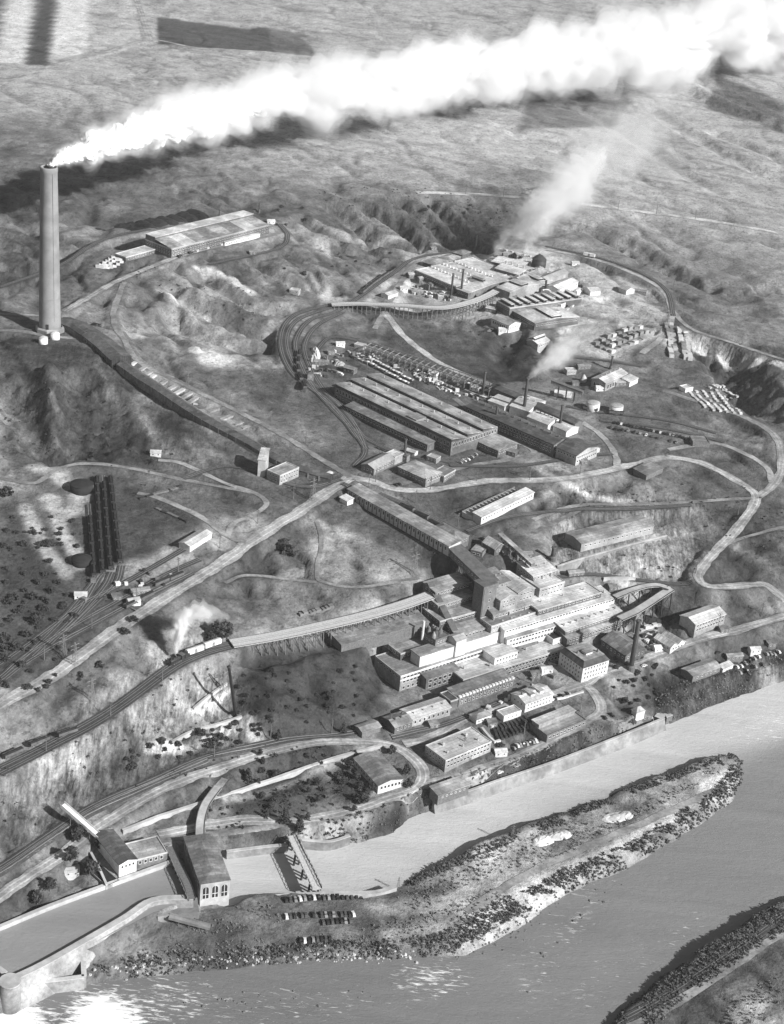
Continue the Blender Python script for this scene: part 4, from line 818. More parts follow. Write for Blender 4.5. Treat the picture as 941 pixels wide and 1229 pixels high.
# roasting blocks between the gallery tower and the high roofs
for (A, B_, C_, z, g_, rf, rm, lab) in (((601, 721), (622, 715), (604, 690), 50, 36, 'gy', 'roof_white', 'first pale gabled crusher bay right beside the ore gallery tower'),
        ((622, 712), (642, 706), (624, 682), 50, 36, 'gy', 'roof_white', 'second gabled crusher bay with bright roof'), ((596, 702), (612, 697), (598, 683), 53, 38, 'shed', 'roof', 'small lean-to behind the gabled crusher bays'),
        ((648, 707), (678, 698), (664, 680), 47, 36, 'flat', 'roof_white', 'pale square roofed block east of the crusher bays'), ((640, 692), (668, 684), (659, 668), 50, 40, 'shed', 'roof_white', 'uppermost pale block below the long hillside shed'),
        ((592, 738), (640, 724), (634, 716), 42, 28, 'shed', 'roof', 'long narrow window strip roof under the crusher bays'), ((590, 752), (646, 734), (640, 722), 39, 26, 'flat', 'roof_mid', 'darker flat roof between the terraces and gallery hall')):
    bd('crusher_block', lab, A, B_, C_, 0, rf, 2.2, 'brick_light', rm, {'F': [(-1.6, 1.3, 1.4, 2.6), (-5, 1.3, 1.4, 2.6)], 'L': [(-1.6, 1.3, 1.4, 3)]}, g=g_, zr=z, group='crusher blocks on the mill hill', extra=vents(3, .5, .5, 1.8, .6))
bd('long_hillside_shed', 'very long plain shed with smooth grey roof on the terrace above the mill', (698, 653), (785, 631), (768, 618), 6, 'gx', 1.6, 'sheet', 'roof', {'F': rows(1, 2, 3, 1.6, 1.4, 4)})
bd('ore_gallery_shed', 'long timber ore shed with posts running down the slope from the crossroads', (417, 587), (539, 656), (551, 650), 7, 'shed', 1.2, 'wood_light', 'roof', {'F': rows(1, 2.4, 3, 1.5, 2.6, 4.2)}, extra=lambda r, L, D, Hh: [MB().box(i * 4.2 + .3, -.45, -3, i * 4.2 + .75, -.02, Hh - .2).build('post', M['wood'], r) for i in range(int(L / 4.2))])
bd('hipped_ore_house', 'squat hip roofed ore house at the foot of the long timber shed', (515, 634), (546, 650), (557, 640), 6, 'hip', 3, 'brick', 'roof_mid', {'F': rows(1, 2.4, 3, 1.2, 2.4, 2.2), 'R': rows(1, 2, 3, 1, 2, 2.2)})
bd('switch_cabin', 'small flat cabin with dark front on the path by the ore gallery', (565, 660), (579, 664), (584, 657), 3.5, 'flat', 1, 'wood', 'roof', {'F': rows(1, 1.8, 3, 2, 1.4, 3)})
bd('pale_gabled_house', 'pale steep gabled house left of the tanks above the crusher bays', (594, 659), (606, 655), (600, 644), 5, 'gy', 3, 'brick', 'roof_white', {'F': rows(1, 2, 3, 1, 1.4, 2.2)})
def divid(root, L, D, Hh):
    for i in range(15): MB().box(L * i / 15, D + .5, -1, L * i / 15 + .6, D + 9, Hh - 2).build('bin_divider', M['wood_light'], root)
    MB().box(0, D + 9.003, -1, L, D + 9.6, Hh - 1.6).build('bin_back_wall', M['wood'], root)
bd('sample_mill', 'white roofed sample shed with comb-like open bins behind it', (578, 621), (641, 591), (637, 584), 5, 'shed', .8, 'white', 'roof_white', {'F': rows(1, 2, 3, 1.2, 1.4, 3)}, extra=divid)
bd('end_door_shed', 'tiny pale hut at the dark head of the timber ore shed', (408, 597), (417, 602), (421, 598), 3, 'shed', .8, 'white', 'roof_white')
bd('track_scale_house', 'two storey square brick house by the road below the flue', (336, 571), (359, 561), (347, 553), 7, 'flat', 1, 'brick_light', 'roof', {'F': rows(2, 1.6, 3, 1.2, 1.7, 2.6), 'L': rows(2, 1.6, 3, 1.2, 1.5, 2.6)})
bd('slim_sampling_tower', 'slim pale leaning-roofed tower next to the two storey brick house', (310, 552), (319, 553), (324, 542), 12, 'shed', 2.0, 'conc', 'roof_white', dmin=3)
bd('yard_store', 'white long store in the yard north of the wide dirt road', (228, 656), (254, 640), (245, 633), 3.6, 'gx', 1.2, 'white', 'roof_white')
# ---- rolling mills and furnaces on the middle bench
bd('rolling_mill', 'enormous rolling mill with long parallel roof strips on the middle bench', (402, 464), (542, 531), (584, 506), 10.5, 'saw', 2.4, 'brick', 'roof', {'F': [(-2.4, 2, 3, 3.4), (-7, 1.6, 1.8, 3.4)], 'R': [(-2.6, 1.7, 3, 2.9)]}, extra=multi(vents(9, .2, .7, 1.8, 1.6), vents(10, .52, .7, 1.8, 1.6), vents(6, .85, .6, 1.8, 1.4), boxes((.62, .02, .70, .22, 1, 3.4, 'brick_light', 'roof'))))
bd('rolling_mill_aisle', 'lower dark lean-to aisle along the front of the rolling mill', (414, 487), (513, 534), (521, 528), 5.5, 'shed', 1.2, 'brick', 'roof_mid', {'F': rows(1, 2.4, 3, 1.8, 2, 3.2)})
bd('tool_annex', 'small hip roofed annex off the far corner of the rolling mill', (567, 527), (598, 541), (616, 530), 5.5, 'gx', 2.4, 'brick', 'roof', {'F': rows(1, 2.2, 3, 1.2, 1.8, 2.6), 'R': rows(1, 2, 3, 1.2, 2, 2.2)})
bd('long_furnace_house', 'very long dark roofed furnace house parallel to the rolling mill', (559, 488), (665, 534), (677, 524), 9, 'gx', 2.4, 'brick', 'roof_dark', {'F': [(-2.4, 1.6, 2.4, 2.8), (-6, 1.4, 1.6, 2.8)], 'R': rows(2, 2, 3, 1.4, 1.8, 2.4)}, extra=vents(12, .5, .7, 1.8, 2.4, 'rust'))
bd('bright_gabled_end_house', 'dark roofed house with bright windowed end wall east of the furnace house', (668, 537), (692, 547), (708, 532), 8, 'gx', 2.8, 'brick_light', 'roof_dark', {'F': rows(1, 2, 3, 1.2, 1.8, 2.6), 'R': rows(2, 2, 3, 1.4, 1.8, 2.4)}, cat='building')
bd('little_white_gable', 'tiny white steep gabled hut beyond the bright end house', (711, 541), (720, 538), (718, 531), 3, 'gy', 2.2, 'white', 'roof_white')
bd('reverberatory_roof', 'brilliant white barrel of roofs at the foot of the smoking chimney', (633, 500), (658, 510), (666, 501), 6, 'gx', 2.6, 'white', 'roof_white', extra=vents(5, .5, .6, 1.6, 2.6))
bd('dust_chamber', 'bright dusty chamber roof west of the smoking chimney', (612, 487), (634, 494), (650, 480), 6, 'gx', 3, 'white', 'roof_white', extra=vents(3, .5, .7, 2, 2.8))
bd('small_dust_house', 'pale low dust house under the western steel chimney', (586, 481), (606, 488), (614, 481), 4.5, 'shed', 1.2, 'white', 'roof_white')
bd('slag_loading_house', 'pale loading house beside the dark chimney at the furnace house end', (664, 511), (680, 518), (688, 510), 5, 'gx', 2, 'white', 'roof_white')
bd('dark_roofed_conveyor_house', 'long thin black roofed gallery behind the white chamber roofs', (641, 487), (690, 509), (696, 504), 8, 'gx', 1.6, 'wood', 'roof_dark')
bd('west_dark_gallery', 'black roofed gallery in line with the gantry frames', (588, 464), (626, 480), (632, 475), 7, 'gx', 1.6, 'wood', 'roof_dark')
bd('pattern_shop', 'gabled shop beside the crossroads with a ribbed pale roof', (449, 563), (474, 550), (464, 542), 5, 'gx', 2, 'brick', 'sheet', {'F': rows(1, 2, 3, 1.2, 1.8, 2.8), 'L': rows(1, 2, 3, 1.2, 1.8, 3)})
bd('pattern_annex', 'small pale block at the rear of the ribbed roof shop', (474, 549), (485, 544), (480, 536), 6, 'flat', 1, 'brick_light', 'roof_white')
bd('forge_house', 'hip roofed brick forge with bright parapet on its uphill side', (478, 560), (511, 575), (523, 563), 5.5, 'hip', 2.2, 'brick', 'roof', {'F': rows(1, 2.2, 3, 1.3, 2, 2.8), 'R': rows(1, 2, 3, 1.4, 2, 2.4)})
bd('loading_hut', 'small hut with white posts right below the brick forge', (533, 572), (547, 564), (539, 555), 4.5, 'flat', 1, 'brick', 'roof', {'F': rows(1, 1.8, 3, 1.2, 1.6, 2.2)})
bd('bench_edge_store', 'dark long roofed store at the road fork on the bench edge', (776, 571), (796, 562), (786, 553), 3.6, 'shed', 1.2, 'wood', 'roof_mid')
bd('truck_shelter', 'open dark shelter at the end of the parked vehicles on the bench', (832, 531), (852, 532), (850, 524), 3.4, 'flat', 1, 'wood', 'roof')
bd('furnace_refinery', 'white furnace refinery with tall dark doorways by the two silver tanks', (727, 460), (753, 448), (744, 439), 7, 'gx', 2, 'brick_light', 'roof_white', {'F': rows(1, 4, 3, 2, 3.6, 4), 'L': rows(1, 3.5, 3, 1.8, 3, 3.4)}, extra=vents(5, .5, .6, 2, 2))
bd('refinery_annex', 'small bright annex east of the white furnace refinery', (756, 459), (766, 454), (760, 449), 4, 'shed', 1, 'white', 'roof_white')
bd('flat_white_platform', 'low white loading platform between the furnaces and round tanks', (665, 472), (686, 475), (688, 471), 2, 'flat', 1, 'white', 'roof_white')
bd('white_hut', 'lone white hut beside the rows of stacked ingots', (823, 467), (832, 465), (830, 460), 3, 'flat', 1, 'white', 'roof_white')
# ---- electrolytic works on the upper bench
bd('tank_house', 'wide low tank house with vented pale roof at the upper works', (498, 324), (546, 344), (592, 318), 6, 'flat', 1, 'brick', 'roof_white', {'F': rows(1, 2, 3, 1.6, 1.8, 2.8)}, extra=multi(*[vents(12, .25 + .2 * i, .8, 1.8, 0, 'white') for i in range(3)]))
bd('second_tank_house', 'narrower tank house joined along the sunny side of the wide one', (548, 347), (562, 352), (607, 330), 6, 'gx', 1.5, 'brick', 'roof_white', {'F': rows(1, 2, 3, 1.6, 1.8, 2.8)})
for A, B_, C_, lab in (((507, 314), (524, 319), (530, 311), 'westernmost hip roofed pavilion behind the tank houses'), ((527, 309), (540, 313), (546, 306), 'middle hip roofed pavilion behind the tank houses'), ((545, 303), (555, 306), (560, 301), 'smallest easternmost hip pavilion behind the tank houses')):
    bd('pavilion', lab, A, B_, C_, 4, 'hip', 2, 'brick', 'roof', over=1.0, group='pavilions behind the tank houses')
def crossm(n):
    def f(root, L, D, Hh):
        for i in range(n):
            y = D * (i + .5) / n; o = MB().box(L * .1, y - 1.6, Hh - .3, L * .9, y + 1.6, Hh + 2.2).build('cross_monitor', M['glass'], root); MB().box(L * .08, y - 2, Hh + 2.203, L * .92, y + 2, Hh + 2.6).build('monitor_roof', M['roof_white'], o)
    return f
bd('wire_mill', 'pale wire mill roof crossed by a ladder of dark skylight ridges', (596, 361), (612, 370), (668, 342), 6.5, 'flat', 1, 'brick', 'roof_white', {'F': rows(1, 2, 3, 1.5, 1.6, 2.8)}, extra=crossm(9))
bd('south_refinery_hall', 'pale hall at the sunny lower edge of the upper works', (621, 376), (642, 388), (674, 369), 6.5, 'monx', 2, 'brick', 'roof_white', {'F': rows(1, 2, 3, 1.5, 1.8, 2.6), 'R': rows(1, 2, 3, 1.5, 1.8, 2.6)}, extra=boxes((.3, .6, .5, .75, 0, 2.5, 'white', 'roof')))
bd('inner_refinery_hall', 'shorter grey hall tucked between the wire mill and lower hall', (612, 371), (622, 377), (652, 361), 5, 'gx', 1.5, 'brick', 'roof')
bd('bright_east_hall', 'bright white gabled hall at the east tip of upper works', (671, 348), (694, 338), (688, 330), 5.5, 'gx', 2, 'white', 'roof_white', {'F': rows(1, 2, 3, 1.3, 1.5, 2.8)})
bd('twin_ridge_hall', 'ribbed long hall behind the bright white gabled hall', (657, 337), (682, 327), (677, 321), 5.5, 'gx', 2, 'brick_light', 'sheet')
bd('north_refinery_hall', 'grey hall with vents directly below the smoking vents', (627, 338), (657, 325), (650, 318), 6, 'gx', 2, 'brick', 'roof', extra=vents(6, .5, .7, 2, 2))
bd('smoking_roast_house', 'pale roast house under the wavering upper smoke column', (594, 322), (622, 330), (634, 320), 7, 'gx', 2, 'brick', 'roof_white', extra=vents(4, .5, .9, 3, 2))
bd('centre_copper_house', 'white dusty casting house in the middle of upper works', (596, 345), (612, 351), (640, 338), 7.5, 'monx', 2.2, 'brick_light', 'roof_white', extra=vents(5, .5, .8, 2.4, 2.2))
bd('north_edge_hall', 'low white roof strip along the north edge of upper works', (590, 314), (625, 322), (631, 316), 4.5, 'shed', 1, 'brick', 'roof_white')
bd('arched_window_house', 'white house with row of arched windows above the hollow', (590, 382), (611, 391), (617, 384), 6.5, 'gx', 2.4, 'white', 'roof', {'F': rows(1, 2.6, 3, 1.4, 2.6, 2.2), 'R': rows(1, 2.4, 3, 1, 1.6, 2)})
bd('white_shed_by_ring_track', 'small white shed by the ring track east of the upper works', (709, 350), (721, 349), (721, 343), 4, 'gx', 1.4, 'white', 'roof_white')
bd('white_gabled_depot', 'lone white gabled depot on the ring road east bend', (752, 349), (762, 347), (764, 341), 4, 'gy', 2.5, 'white', 'roof_white')
bd('transformer_house', 'small pale block beside the vacant yard of upper works', (674, 366), (682, 362), (680, 357), 4, 'flat', 1, 'white', 'roof_white')
bd('south_yard_shed', 'small pale shed by the track south east of the lower hall', (676, 381), (684, 378), (682, 372), 3.6, 'gx', 1.4, 'brick', 'roof_white')
bd('zinc_shed', 'pale shed standing below the tank houses near the track', (466, 355), (478, 351), (476, 346), 3.2, 'gx', 1.2, 'white', 'roof_white')
# ---- works on the hilltop
def panels(root, L, D, Hh):
    ms = ['roof', 'roof_white', 'roof', 'roof_mid', 'roof', 'roof_mid', 'roof_white', 'roof']
    for i, m_ in enumerate(ms):
        k = 1.0 / (D * .72); x0 = L * i / 8 + .003; x1 = L * (i + 1) / 8
        MB().quad((x0, -.5, Hh + .12), (x1, -.5, Hh + .12), (x1, D * .62, Hh + 3.3), (x0, D * .62, Hh + 3.3)).build('roof_panel', M[m_], root)
    MB().box(0, D * .62, Hh - .3, L, D * .98, Hh + 5.0).build('upper_wall', M['brick'], root); MB().box(-.5, D * .6, Hh + 5.003, L + .5, D, Hh + 5.4).build('upper_roof', M['roof_white'], root)
bd('hilltop_refinery', 'long hilltop works with patchwork lean-to roof and raised rear bay', (206, 299), (323, 270), (313, 254), 8, 'flat', 1, 'brick', 'roof_dark', {'F': [(-2, 1.6, 2, 3), (-5.4, 1.4, 1.6, 3)], 'L': rows(2, 2, 3, 1.4, 1.8, 3)}, extra=panels)
bd('hilltop_lean_row', 'low pale lean-to row in front of the long hilltop works', (270, 291), (312, 281), (310, 277), 3.5, 'shed', 1, 'white', 'roof_white', {'F': rows(1, 1.6, 3, 1.4, 1.4, 3)})
bd('hilltop_office', 'low flat pale building just west of the hilltop works', (151, 309), (187, 299), (184, 292), 4, 'flat', 1, 'brick', 'roof_white', {'F': rows(1, 1.8, 3, 1.3, 1.4, 3)})
bd('hilltop_rear_shed', 'small white shed behind the dark piles and hilltop works', (194, 283), (210, 279), (208, 275), 4, 'flat', 1, 'white', 'roof_white')
bd('hilltop_rear_long_shed', 'second small white shed behind the hilltop works', (210, 279), (226, 275), (225, 270), 4, 'flat', 1, 'white', 'roof')
bd('stack_side_house', 'dark sloping blower house at the right foot of the tall stack', (83, 392), (98, 402), (103, 398), 5, 'gx', 1.5, 'brick', 'roof_dark')
# ---- dam and power house
bd('settling_pit_cover', 'low black covered pit between thin pale walls left of the screen house', (128, 1064), (143, 1057), (124, 1016), 1.0, 'flat', 1, 'conc_dark', 'soot', g=13)
bd('power_house', 'grey roofed brick power house with three tall arched windows at the dam', (241, 1061), (276, 1056), (256, 1000), 0, 'hip', 1.3, 'conc', 'roof_mid', {'L': [(-4, 1.6, 4, 3.4)]}, g=3.5, zr=17.5, cat='power house', extra=lambda r, L, D, Hh: [arch_win(r, L * f, Hh - 9.6, L * .23, 7.6) for f in (.18, .5, .82)])
def arch_win(root, x, z, w, h):
    mb = MB(); n = 10; pts = [(-w / 2, 0), (w / 2, 0)] + [(w / 2 * math.cos(a), h - w / 2 + w / 2 * math.sin(a)) for a in np.linspace(0, math.pi, n)]
    for k, (sc, y, mi) in enumerate(((1.12, -.16, 0), (0.88, -.2, 1))):
        mb.mi = mi; q = [(px_ * sc, y, (pz - h / 2) * (1.05 if k == 0 else .92) + h / 2) for px_, pz in pts]; mb.quad(*q)
        if k == 0:
            for i in range(len(q)):
                a, b = q[i], q[(i + 1) % len(q)]; mb.quad(b, a, (a[0], 0.1, a[2]), (b[0], 0.1, b[2]))
    o = mb.build('arched_window', (M['conc'], M['glass']), root); o.location = (x, 0, z)
    fr = MB().box(-.12, -.3, .3, .12, -.205, h - .4).box(-w * .42, -.3, h * .35, -.123, -.206, h * .35 + .25).box(.123, -.3, h * .35, w * .42, -.206, h * .35 + .25).build('glazing_bars', M['white'], o)
    return o
bd('screen_house', 'narrow dark roofed screen house above the canal wall left of the dam', (143, 1038), (164, 1031), (146, 993), 7, 'gy', 1.5, 'white', 'roof_dark', {'F': rows(1, 2, 3, 1.2, 1.6, 2)}, g=14)
bd('canal_machine_house', 'flat grey roofed machine house between screen house and power house', (161, 1033), (201, 1023), (190, 1003), 5, 'flat', 1, 'brick', 'roof', {'F': rows(1, 2, 3, 1.6, 2, 2.8)}, g=14)
resolve()
STACKB = B0(60, 397); PADS.append(([(STACKB.x - 13, STACKB.y - 13), (STACKB.x + 13, STACKB.y - 13), (STACKB.x + 13, STACKB.y + 13), (STACKB.x - 13, STACKB.y + 13)], STACKB.z, 14))
ground = finish_land()
build_roads()
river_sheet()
water('forebay_water', fore, 12, 0.24, 0.2, 0.3, 0.2, 0)
build_specs()
st = MB().lathe([(8.5, -2), (8.1, 12), (7.6, 40), (6.9, 85), (6.25, 123), (6.5, 123.5), (6.5, 126), (6.3, 127), (5.4, 127), (5.4, 119)], 48, cap=False).build('smokestack', M['stack'], None, True); st.location = STACKB
rb_ = [MB().lathe([(r_ + .02, z_), (r_ + .1, z_), (r_ + .1, z_ + .25), (r_ + .02, z_ + .25)], 40, cap=False).build('iron_band', M['stack'], st) for z_, r_ in [(z, float(np.interp(z, [0, 12, 40, 85, 123], [8.5, 8.1, 7.6, 6.9, 6.25]))) for z in range(14, 120, 13)]]
MB().box(-.9, -8.6, 4, .9, -7.9, 8).build('door', M['dark'], st)
ld = MB().beam((4.8, -6.6, 0), (3.75, -5.2, 123), .25).build('ladder', M['rust'], st)
pl_ = MB().lathe([(11, -3), (11, 3.2), (9.6, 4.2)], 8, cap=False).build('plinth', M['conc_dark'], st)
tag(st, 'giant tapering brick smokestack on the left hilltop giving off white smoke', 'smokestack')
STACK_TOP = STACKB + Vector((0, 0, 127))
# ------------------------------------------------------------------ copying things
def kids(o): return [c for c in bpy.data.objects if c.parent == o]
ORD = 'first second third fourth fifth sixth seventh eighth ninth tenth eleventh twelfth thirteenth fourteenth fifteenth sixteenth seventeenth eighteenth nineteenth twentieth twenty-first twenty-second twenty-third twenty-fourth twenty-fifth twenty-sixth twenty-seventh twenty-eighth twenty-ninth thirtieth'.split()
class Proto:
    """one finished thing; put() places it the first time and copies it with its parts afterwards"""
    def __init__(s, root):
        s.root = root; s.used = False; s.tree = [(c, [d for d in c.children]) for c in root.children]
    def put(s, loc, rz=0, label=None, group=None, rot=None, scale=None):
        if not s.used: r = s.root; s.used = True
        else:
            r = s.root.copy(); COL.objects.link(r)
            for c, ds in s.tree:
                c2 = c.copy(); COL.objects.link(c2); c2.parent = r
                for d in ds: d2 = d.copy(); COL.objects.link(d2); d2.parent = c2
        r.location = loc; r.rotation_euler = rot or (0, 0, rz)
        if scale: r.scale = scale if hasattr(scale, '__len__') else (scale,) * 3
        if label:
            while len(label.split()) > 16: label = label.replace(' of the ', ' of ', 1) if ' of the ' in label else label.replace(' the ', ' ', 1) if ' the ' in label else ' '.join(label.split()[:16])
            r['label'] = label
        if group: r['group'] = group
        elif 'group' in r: del r['group']
        return r
def place_dir(a, b):
    d = Vector(b) - Vector(a); return math.atan2(d.y, d.x)
# ---- motor cars of the time
def make_car(body, nm='parked_car'):
    root = empty(nm, (0, 0, -50), 0, 'dark saloon car parked', 'car')
    mb = MB(); prof = [(-2.2, .35), (2.2, .35), (2.25, .8), (1.5, 1.0), (.75, 1.08), (.35, 1.62), (-1.1, 1.66), (-1.9, 1.1), (-2.25, .8)]
    for sgn, wd in ((1, .72),):
        n = len(prof); k = len(mb.v); mb.v += [(x, -wd - (.08 if z < 1.05 else -.1), z) for x, z in prof] + [(x, wd + (.08 if z < 1.05 else -.1), z) for x, z in prof]
        for i in range(n): j = (i + 1) % n; mb.f.append((k + i, k + n + i, k + n + j, k + j)); mb.m.append(0)
        mb.f.append(tuple(k + i for i in range(n))); mb.f.append(tuple(k + n + i for i in range(n))[::-1]); mb.m += [0, 0]
    mb.build('body', body, root)
    g = MB().quad((.3, -.72, 1.1), (-1.3, -.72, 1.1), (-1.05, -.66, 1.55), (.2, -.66, 1.55)).quad((.3, .72, 1.1), (.2, .66, 1.55), (-1.05, .66, 1.55), (-1.3, .72, 1.1)).quad((.8, -.6, 1.12), (.42, -.58, 1.58), (.42, .58, 1.58), (.8, .6, 1.12))
    g.v = [(x, y * 1.02, z) for x, y, z in g.v]; g.build('window', M['glass'], root)
    wme = MB().lathe([(.36, -.1), (.36, .1)], 10, Matrix.Rotation(math.pi / 2, 4, 'X')).mesh('wheel', (M['rubber'],))
    for x in (-1.35, 1.35):
        for y in (-.78, .78): w_ = link('wheel', wme, root); w_.location = (x, y, .36)
    return Proto(root)
CARP = [mat('black_lacquer', .02, .3, .1, spec=.5), mat('dark_lacquer', .07, .3, .1, spec=.5), mat('grey_lacquer', .25, .35, .1, spec=.5), mat('cream_lacquer', .6, .35, .1)]
CARS = [make_car(m) for m in CARP]
CNM = ['black', 'dark', 'grey', 'cream']
def car_row(a, b, n, across, where, rnd, Zf=None, light=0.15):
    """n cars between pixels a and b, side by side or nose to tail"""
    A_, B_ = G(*a), G(*b); ang = place_dir(A_, B_); g = 'parked cars ' + where; rz = ang + (math.pi / 2 if across else 0)
    for i in range(n):
        if n > 6 and rnd.random() < .05: continue
        p = A_.lerp(B_, i / max(1, n - 1)); k = 3 if rnd.random() < light * .5 else 2 if rnd.random() < light else rnd.choice([0, 0, 1])
        CARS[k].put((p.x, p.y, gz(p.x, p.y) + .02), rz + rnd.uniform(-.06, .06) + (math.pi if rnd.random() < .3 else 0), '%s saloon car %s from left in the row %s' % (CNM[k], ORD[i], where), '%s %s' % (CNM[k], g))
rc = random.Random(21)
car_row((343, 1081), (433, 1078), 17, True, 'nearest the quay', rc); car_row((344, 1101), (376, 1099), 8, True, 'left of the middle parking rows', rc)
car_row((386, 1099), (424, 1098), 9, True, 'right of the middle parking rows', rc); car_row((388, 1108), (420, 1106), 7, True, 'lowest of the middle parking rows', rc); car_row((361, 1130), (396, 1128), 8, True, 'closest to the river scrub', rc)
car_row((617, 899), (643, 890), 8, True, 'beside the pipe yard', rc, light=.6); car_row((665, 839), (682, 833), 3, True, 'by the dormered white house', rc)
car_row((884, 801), (934, 783), 11, True, 'at the far end of the shore road', rc, light=.5); car_row((888, 808), (915, 798), 4, True, 'on the verge', rc, light=.5)
car_row((738, 508), (828, 528), 24, True, 'on the long bench strip', rc, light=.3); car_row((732, 514), (812, 532), 12, True, 'along the lower edge of the bench strip', rc, light=.3)
car_row((552, 556), (570, 546), 5, True, 'on open ground below the rolling mill', rc, light=.7); car_row((600, 928), (640, 914), 3, False, 'on the shore lane', rc); car_row((692, 800), (700, 797), 1, False, 'before the office', rc)
car_row((773, 800), (776, 799), 1, False, 'on the shore road by the chimney', rc); car_row((861, 784), (866, 782), 1, False, 'alone near the hillside shed', rc)
car_row((475, 583), (479, 582), 2, True, 'on the road by the brick forge', rc); car_row((725, 862), (734, 859), 2, True, 'above the embankment', rc)
# ---- railway rolling stock
def make_wagon(kind):
    root = empty(kind, (0, 0, -50), 0, 'railway wagon', 'railway car'); L = 5.6; truck = MB()
    truck.box(-1, -.9, .35, 1, .9, .75)
    for x in (-.75, .75):
        for y in (-.78, .7): truck.lathe([(.42, 0), (.42, .08)], 10, Matrix.Translation((x, y, .42)) @ Matrix.Rotation(-math.pi / 2, 4, 'X'))
    tm = truck.mesh('wheel_truck', (M['dark'],))
    for x in (-3.8, 3.8): link('wheel_truck', tm, root).location = (x, 0, 0)
    MB().box(-L, -1.3, .8, L, 1.3, 1.1).build('underframe', M['rust'], root)
    if kind == 'boxcar':
        MB().box(-L, -1.4, 1.103, L, 1.4, 3.7).build('body', M['white'], root); MB().prism([(-1.5, 3.703), (1.5, 3.703), (0, 4.15)], (-L - .1, L + .1)).build('roof', M['roof_white'], root)
        MB().box(-.9, -1.46, 1.2, .9, -1.403, 3.5).build('door', M['steel'], root)
    elif kind in ('gondola', 'ore_wagon'):
        b = MB(); h = 2.5
        for q in ((-L, -1.4, L, -1.3), (-L, 1.3, L, 1.4), (-L, -1.297, -L + .1, 1.297), (L - .1, -1.297, L, 1.297)): b.box(q[0], q[1], 1.103, q[2], q[3], h)
        b.build('body', M['rust'] if kind == 'gondola' else M['dark'], root); r = random.Random(3); bm = MB(); n = 7
        P_ = [[(-L + .1 + i * (2 * L - .2) / n, -1.29 + j * 2.58 / 3, 2.0 + (0.7 * math.sin(math.pi * j / 3) + r.uniform(0, .4)) * (0 < j < 3)) for j in range(4)] for i in range(n + 1)]
        for i in range(n):
            for j in range(3): bm.quad(P_[i][j], P_[i + 1][j], P_[i + 1][j + 1], P_[i][j + 1])
        bm.build('load', M['coal'], root)
    elif kind == 'flatcar':
        for i in range(4): MB().box(-L + .4 + i * 2.8, -1.1, 1.103, -L + 2.4 + i * 2.8, 1.1, 1.9).build('load', M['white'] if i % 2 == 0 else M['copper'], root)
    return Proto(root)
WAG = {k: make_wagon(k) for k in ('boxcar', 'gondola', 'ore_wagon', 'flatcar')}
WCAT = {'boxcar': 'boxcar', 'gondola': 'gondola', 'ore_wagon': 'ore wagon', 'flatcar': 'flatcar'}
def train(kind, px, label, group, n=None, sp=11.9, zoff=.7, gap=0.0, zf=None, start=0, flat=None):
    pts = pix(px); path = spline([(G(a, b).x, G(a, b).y) if flat is None else (at_z(a, b, flat).x, at_z(a, b, flat).y) for a, b in pts], .5)
    L = (len(path) - 1) * .5; k = n or int(L / sp); i = 0; s = sp / 2 + start
    while s < L - sp / 2 and i < k:
        p = path[int(s * 2)]; q = path[min(len(path) - 1, int(s * 2) + 3)]; z = (flat if flat is not None else gz(p[0], p[1])) + zoff
        r = WAG[kind].put((p[0], p[1], z), math.atan2(q[1] - p[1], q[0] - p[0]), label + ', %s from below' % ORD[min(i, 29)], group); r['category'] = WCAT[kind]; s += sp + gap; i += 1
train('boxcar', '224,789 250,779 281,767', 'pale boxcar of the short train pulled onto the trestle approach', 'pale boxcars behind the steam locomotive', 5)
for (px, lab) in (("113,694 110,650 107,612", 'leftmost'), ("123,690 120,640 116,573", 'second'), ("133,685 129,640 124,572", 'third'), ("144,677 139,635 132,573", 'rightmost')):
    train('ore_wagon', px, 'coal black ore wagon standing in the %s of the long dark strings' % lab, 'black ore wagons in the %s string' % lab, gap=.3)
train('gondola', '5,912 30,901 55,890 85,881 112,868', 'open gondola heaped with coal on the cliff railway', 'coal gondolas on the cliff railway', gap=4)
train('flatcar', '440,436 470,452 502,468', 'flatcar of bright castings on the first siding behind the rolling mill', 'casting flatcars on the first siding'); train('flatcar', '446,433 476,449 508,464', 'flatcar of bright castings on the second siding behind the rolling mill', 'casting flatcars on the second siding')
train('flatcar', '560,462 590,474 612,482', 'flatcar of bright castings by the dust chambers', 'casting flatcars by the dust chambers'); train('gondola', '150,732 195,709', 'gondola waiting in the upper yard', 'gondolas waiting in the upper yard')
train('gondola', '465,330 448,342 430,357', 'gondola on the track up to the tank houses', 'gondolas on the tank house track'); train('gondola', '366,470 358,445 360,420', 'gondola on the great curve west of the rolling mill', 'gondolas on the great curve', gap=3)
train('boxcar', '700,308 722,312', 'pale boxcar on the ring track', 'boxcars on the ring track'); train('gondola', '480,608 510,624 535,640', 'gondola on the siding behind the timber ore shed', 'gondolas behind the timber ore shed')
train('gondola', '700,492 730,497 770,500', 'gondola on the bench siding', 'gondolas on the bench siding', gap=8); train('gondola', '185,705 225,690', 'gondola on the siding above the wide road', 'gondolas above the wide road')
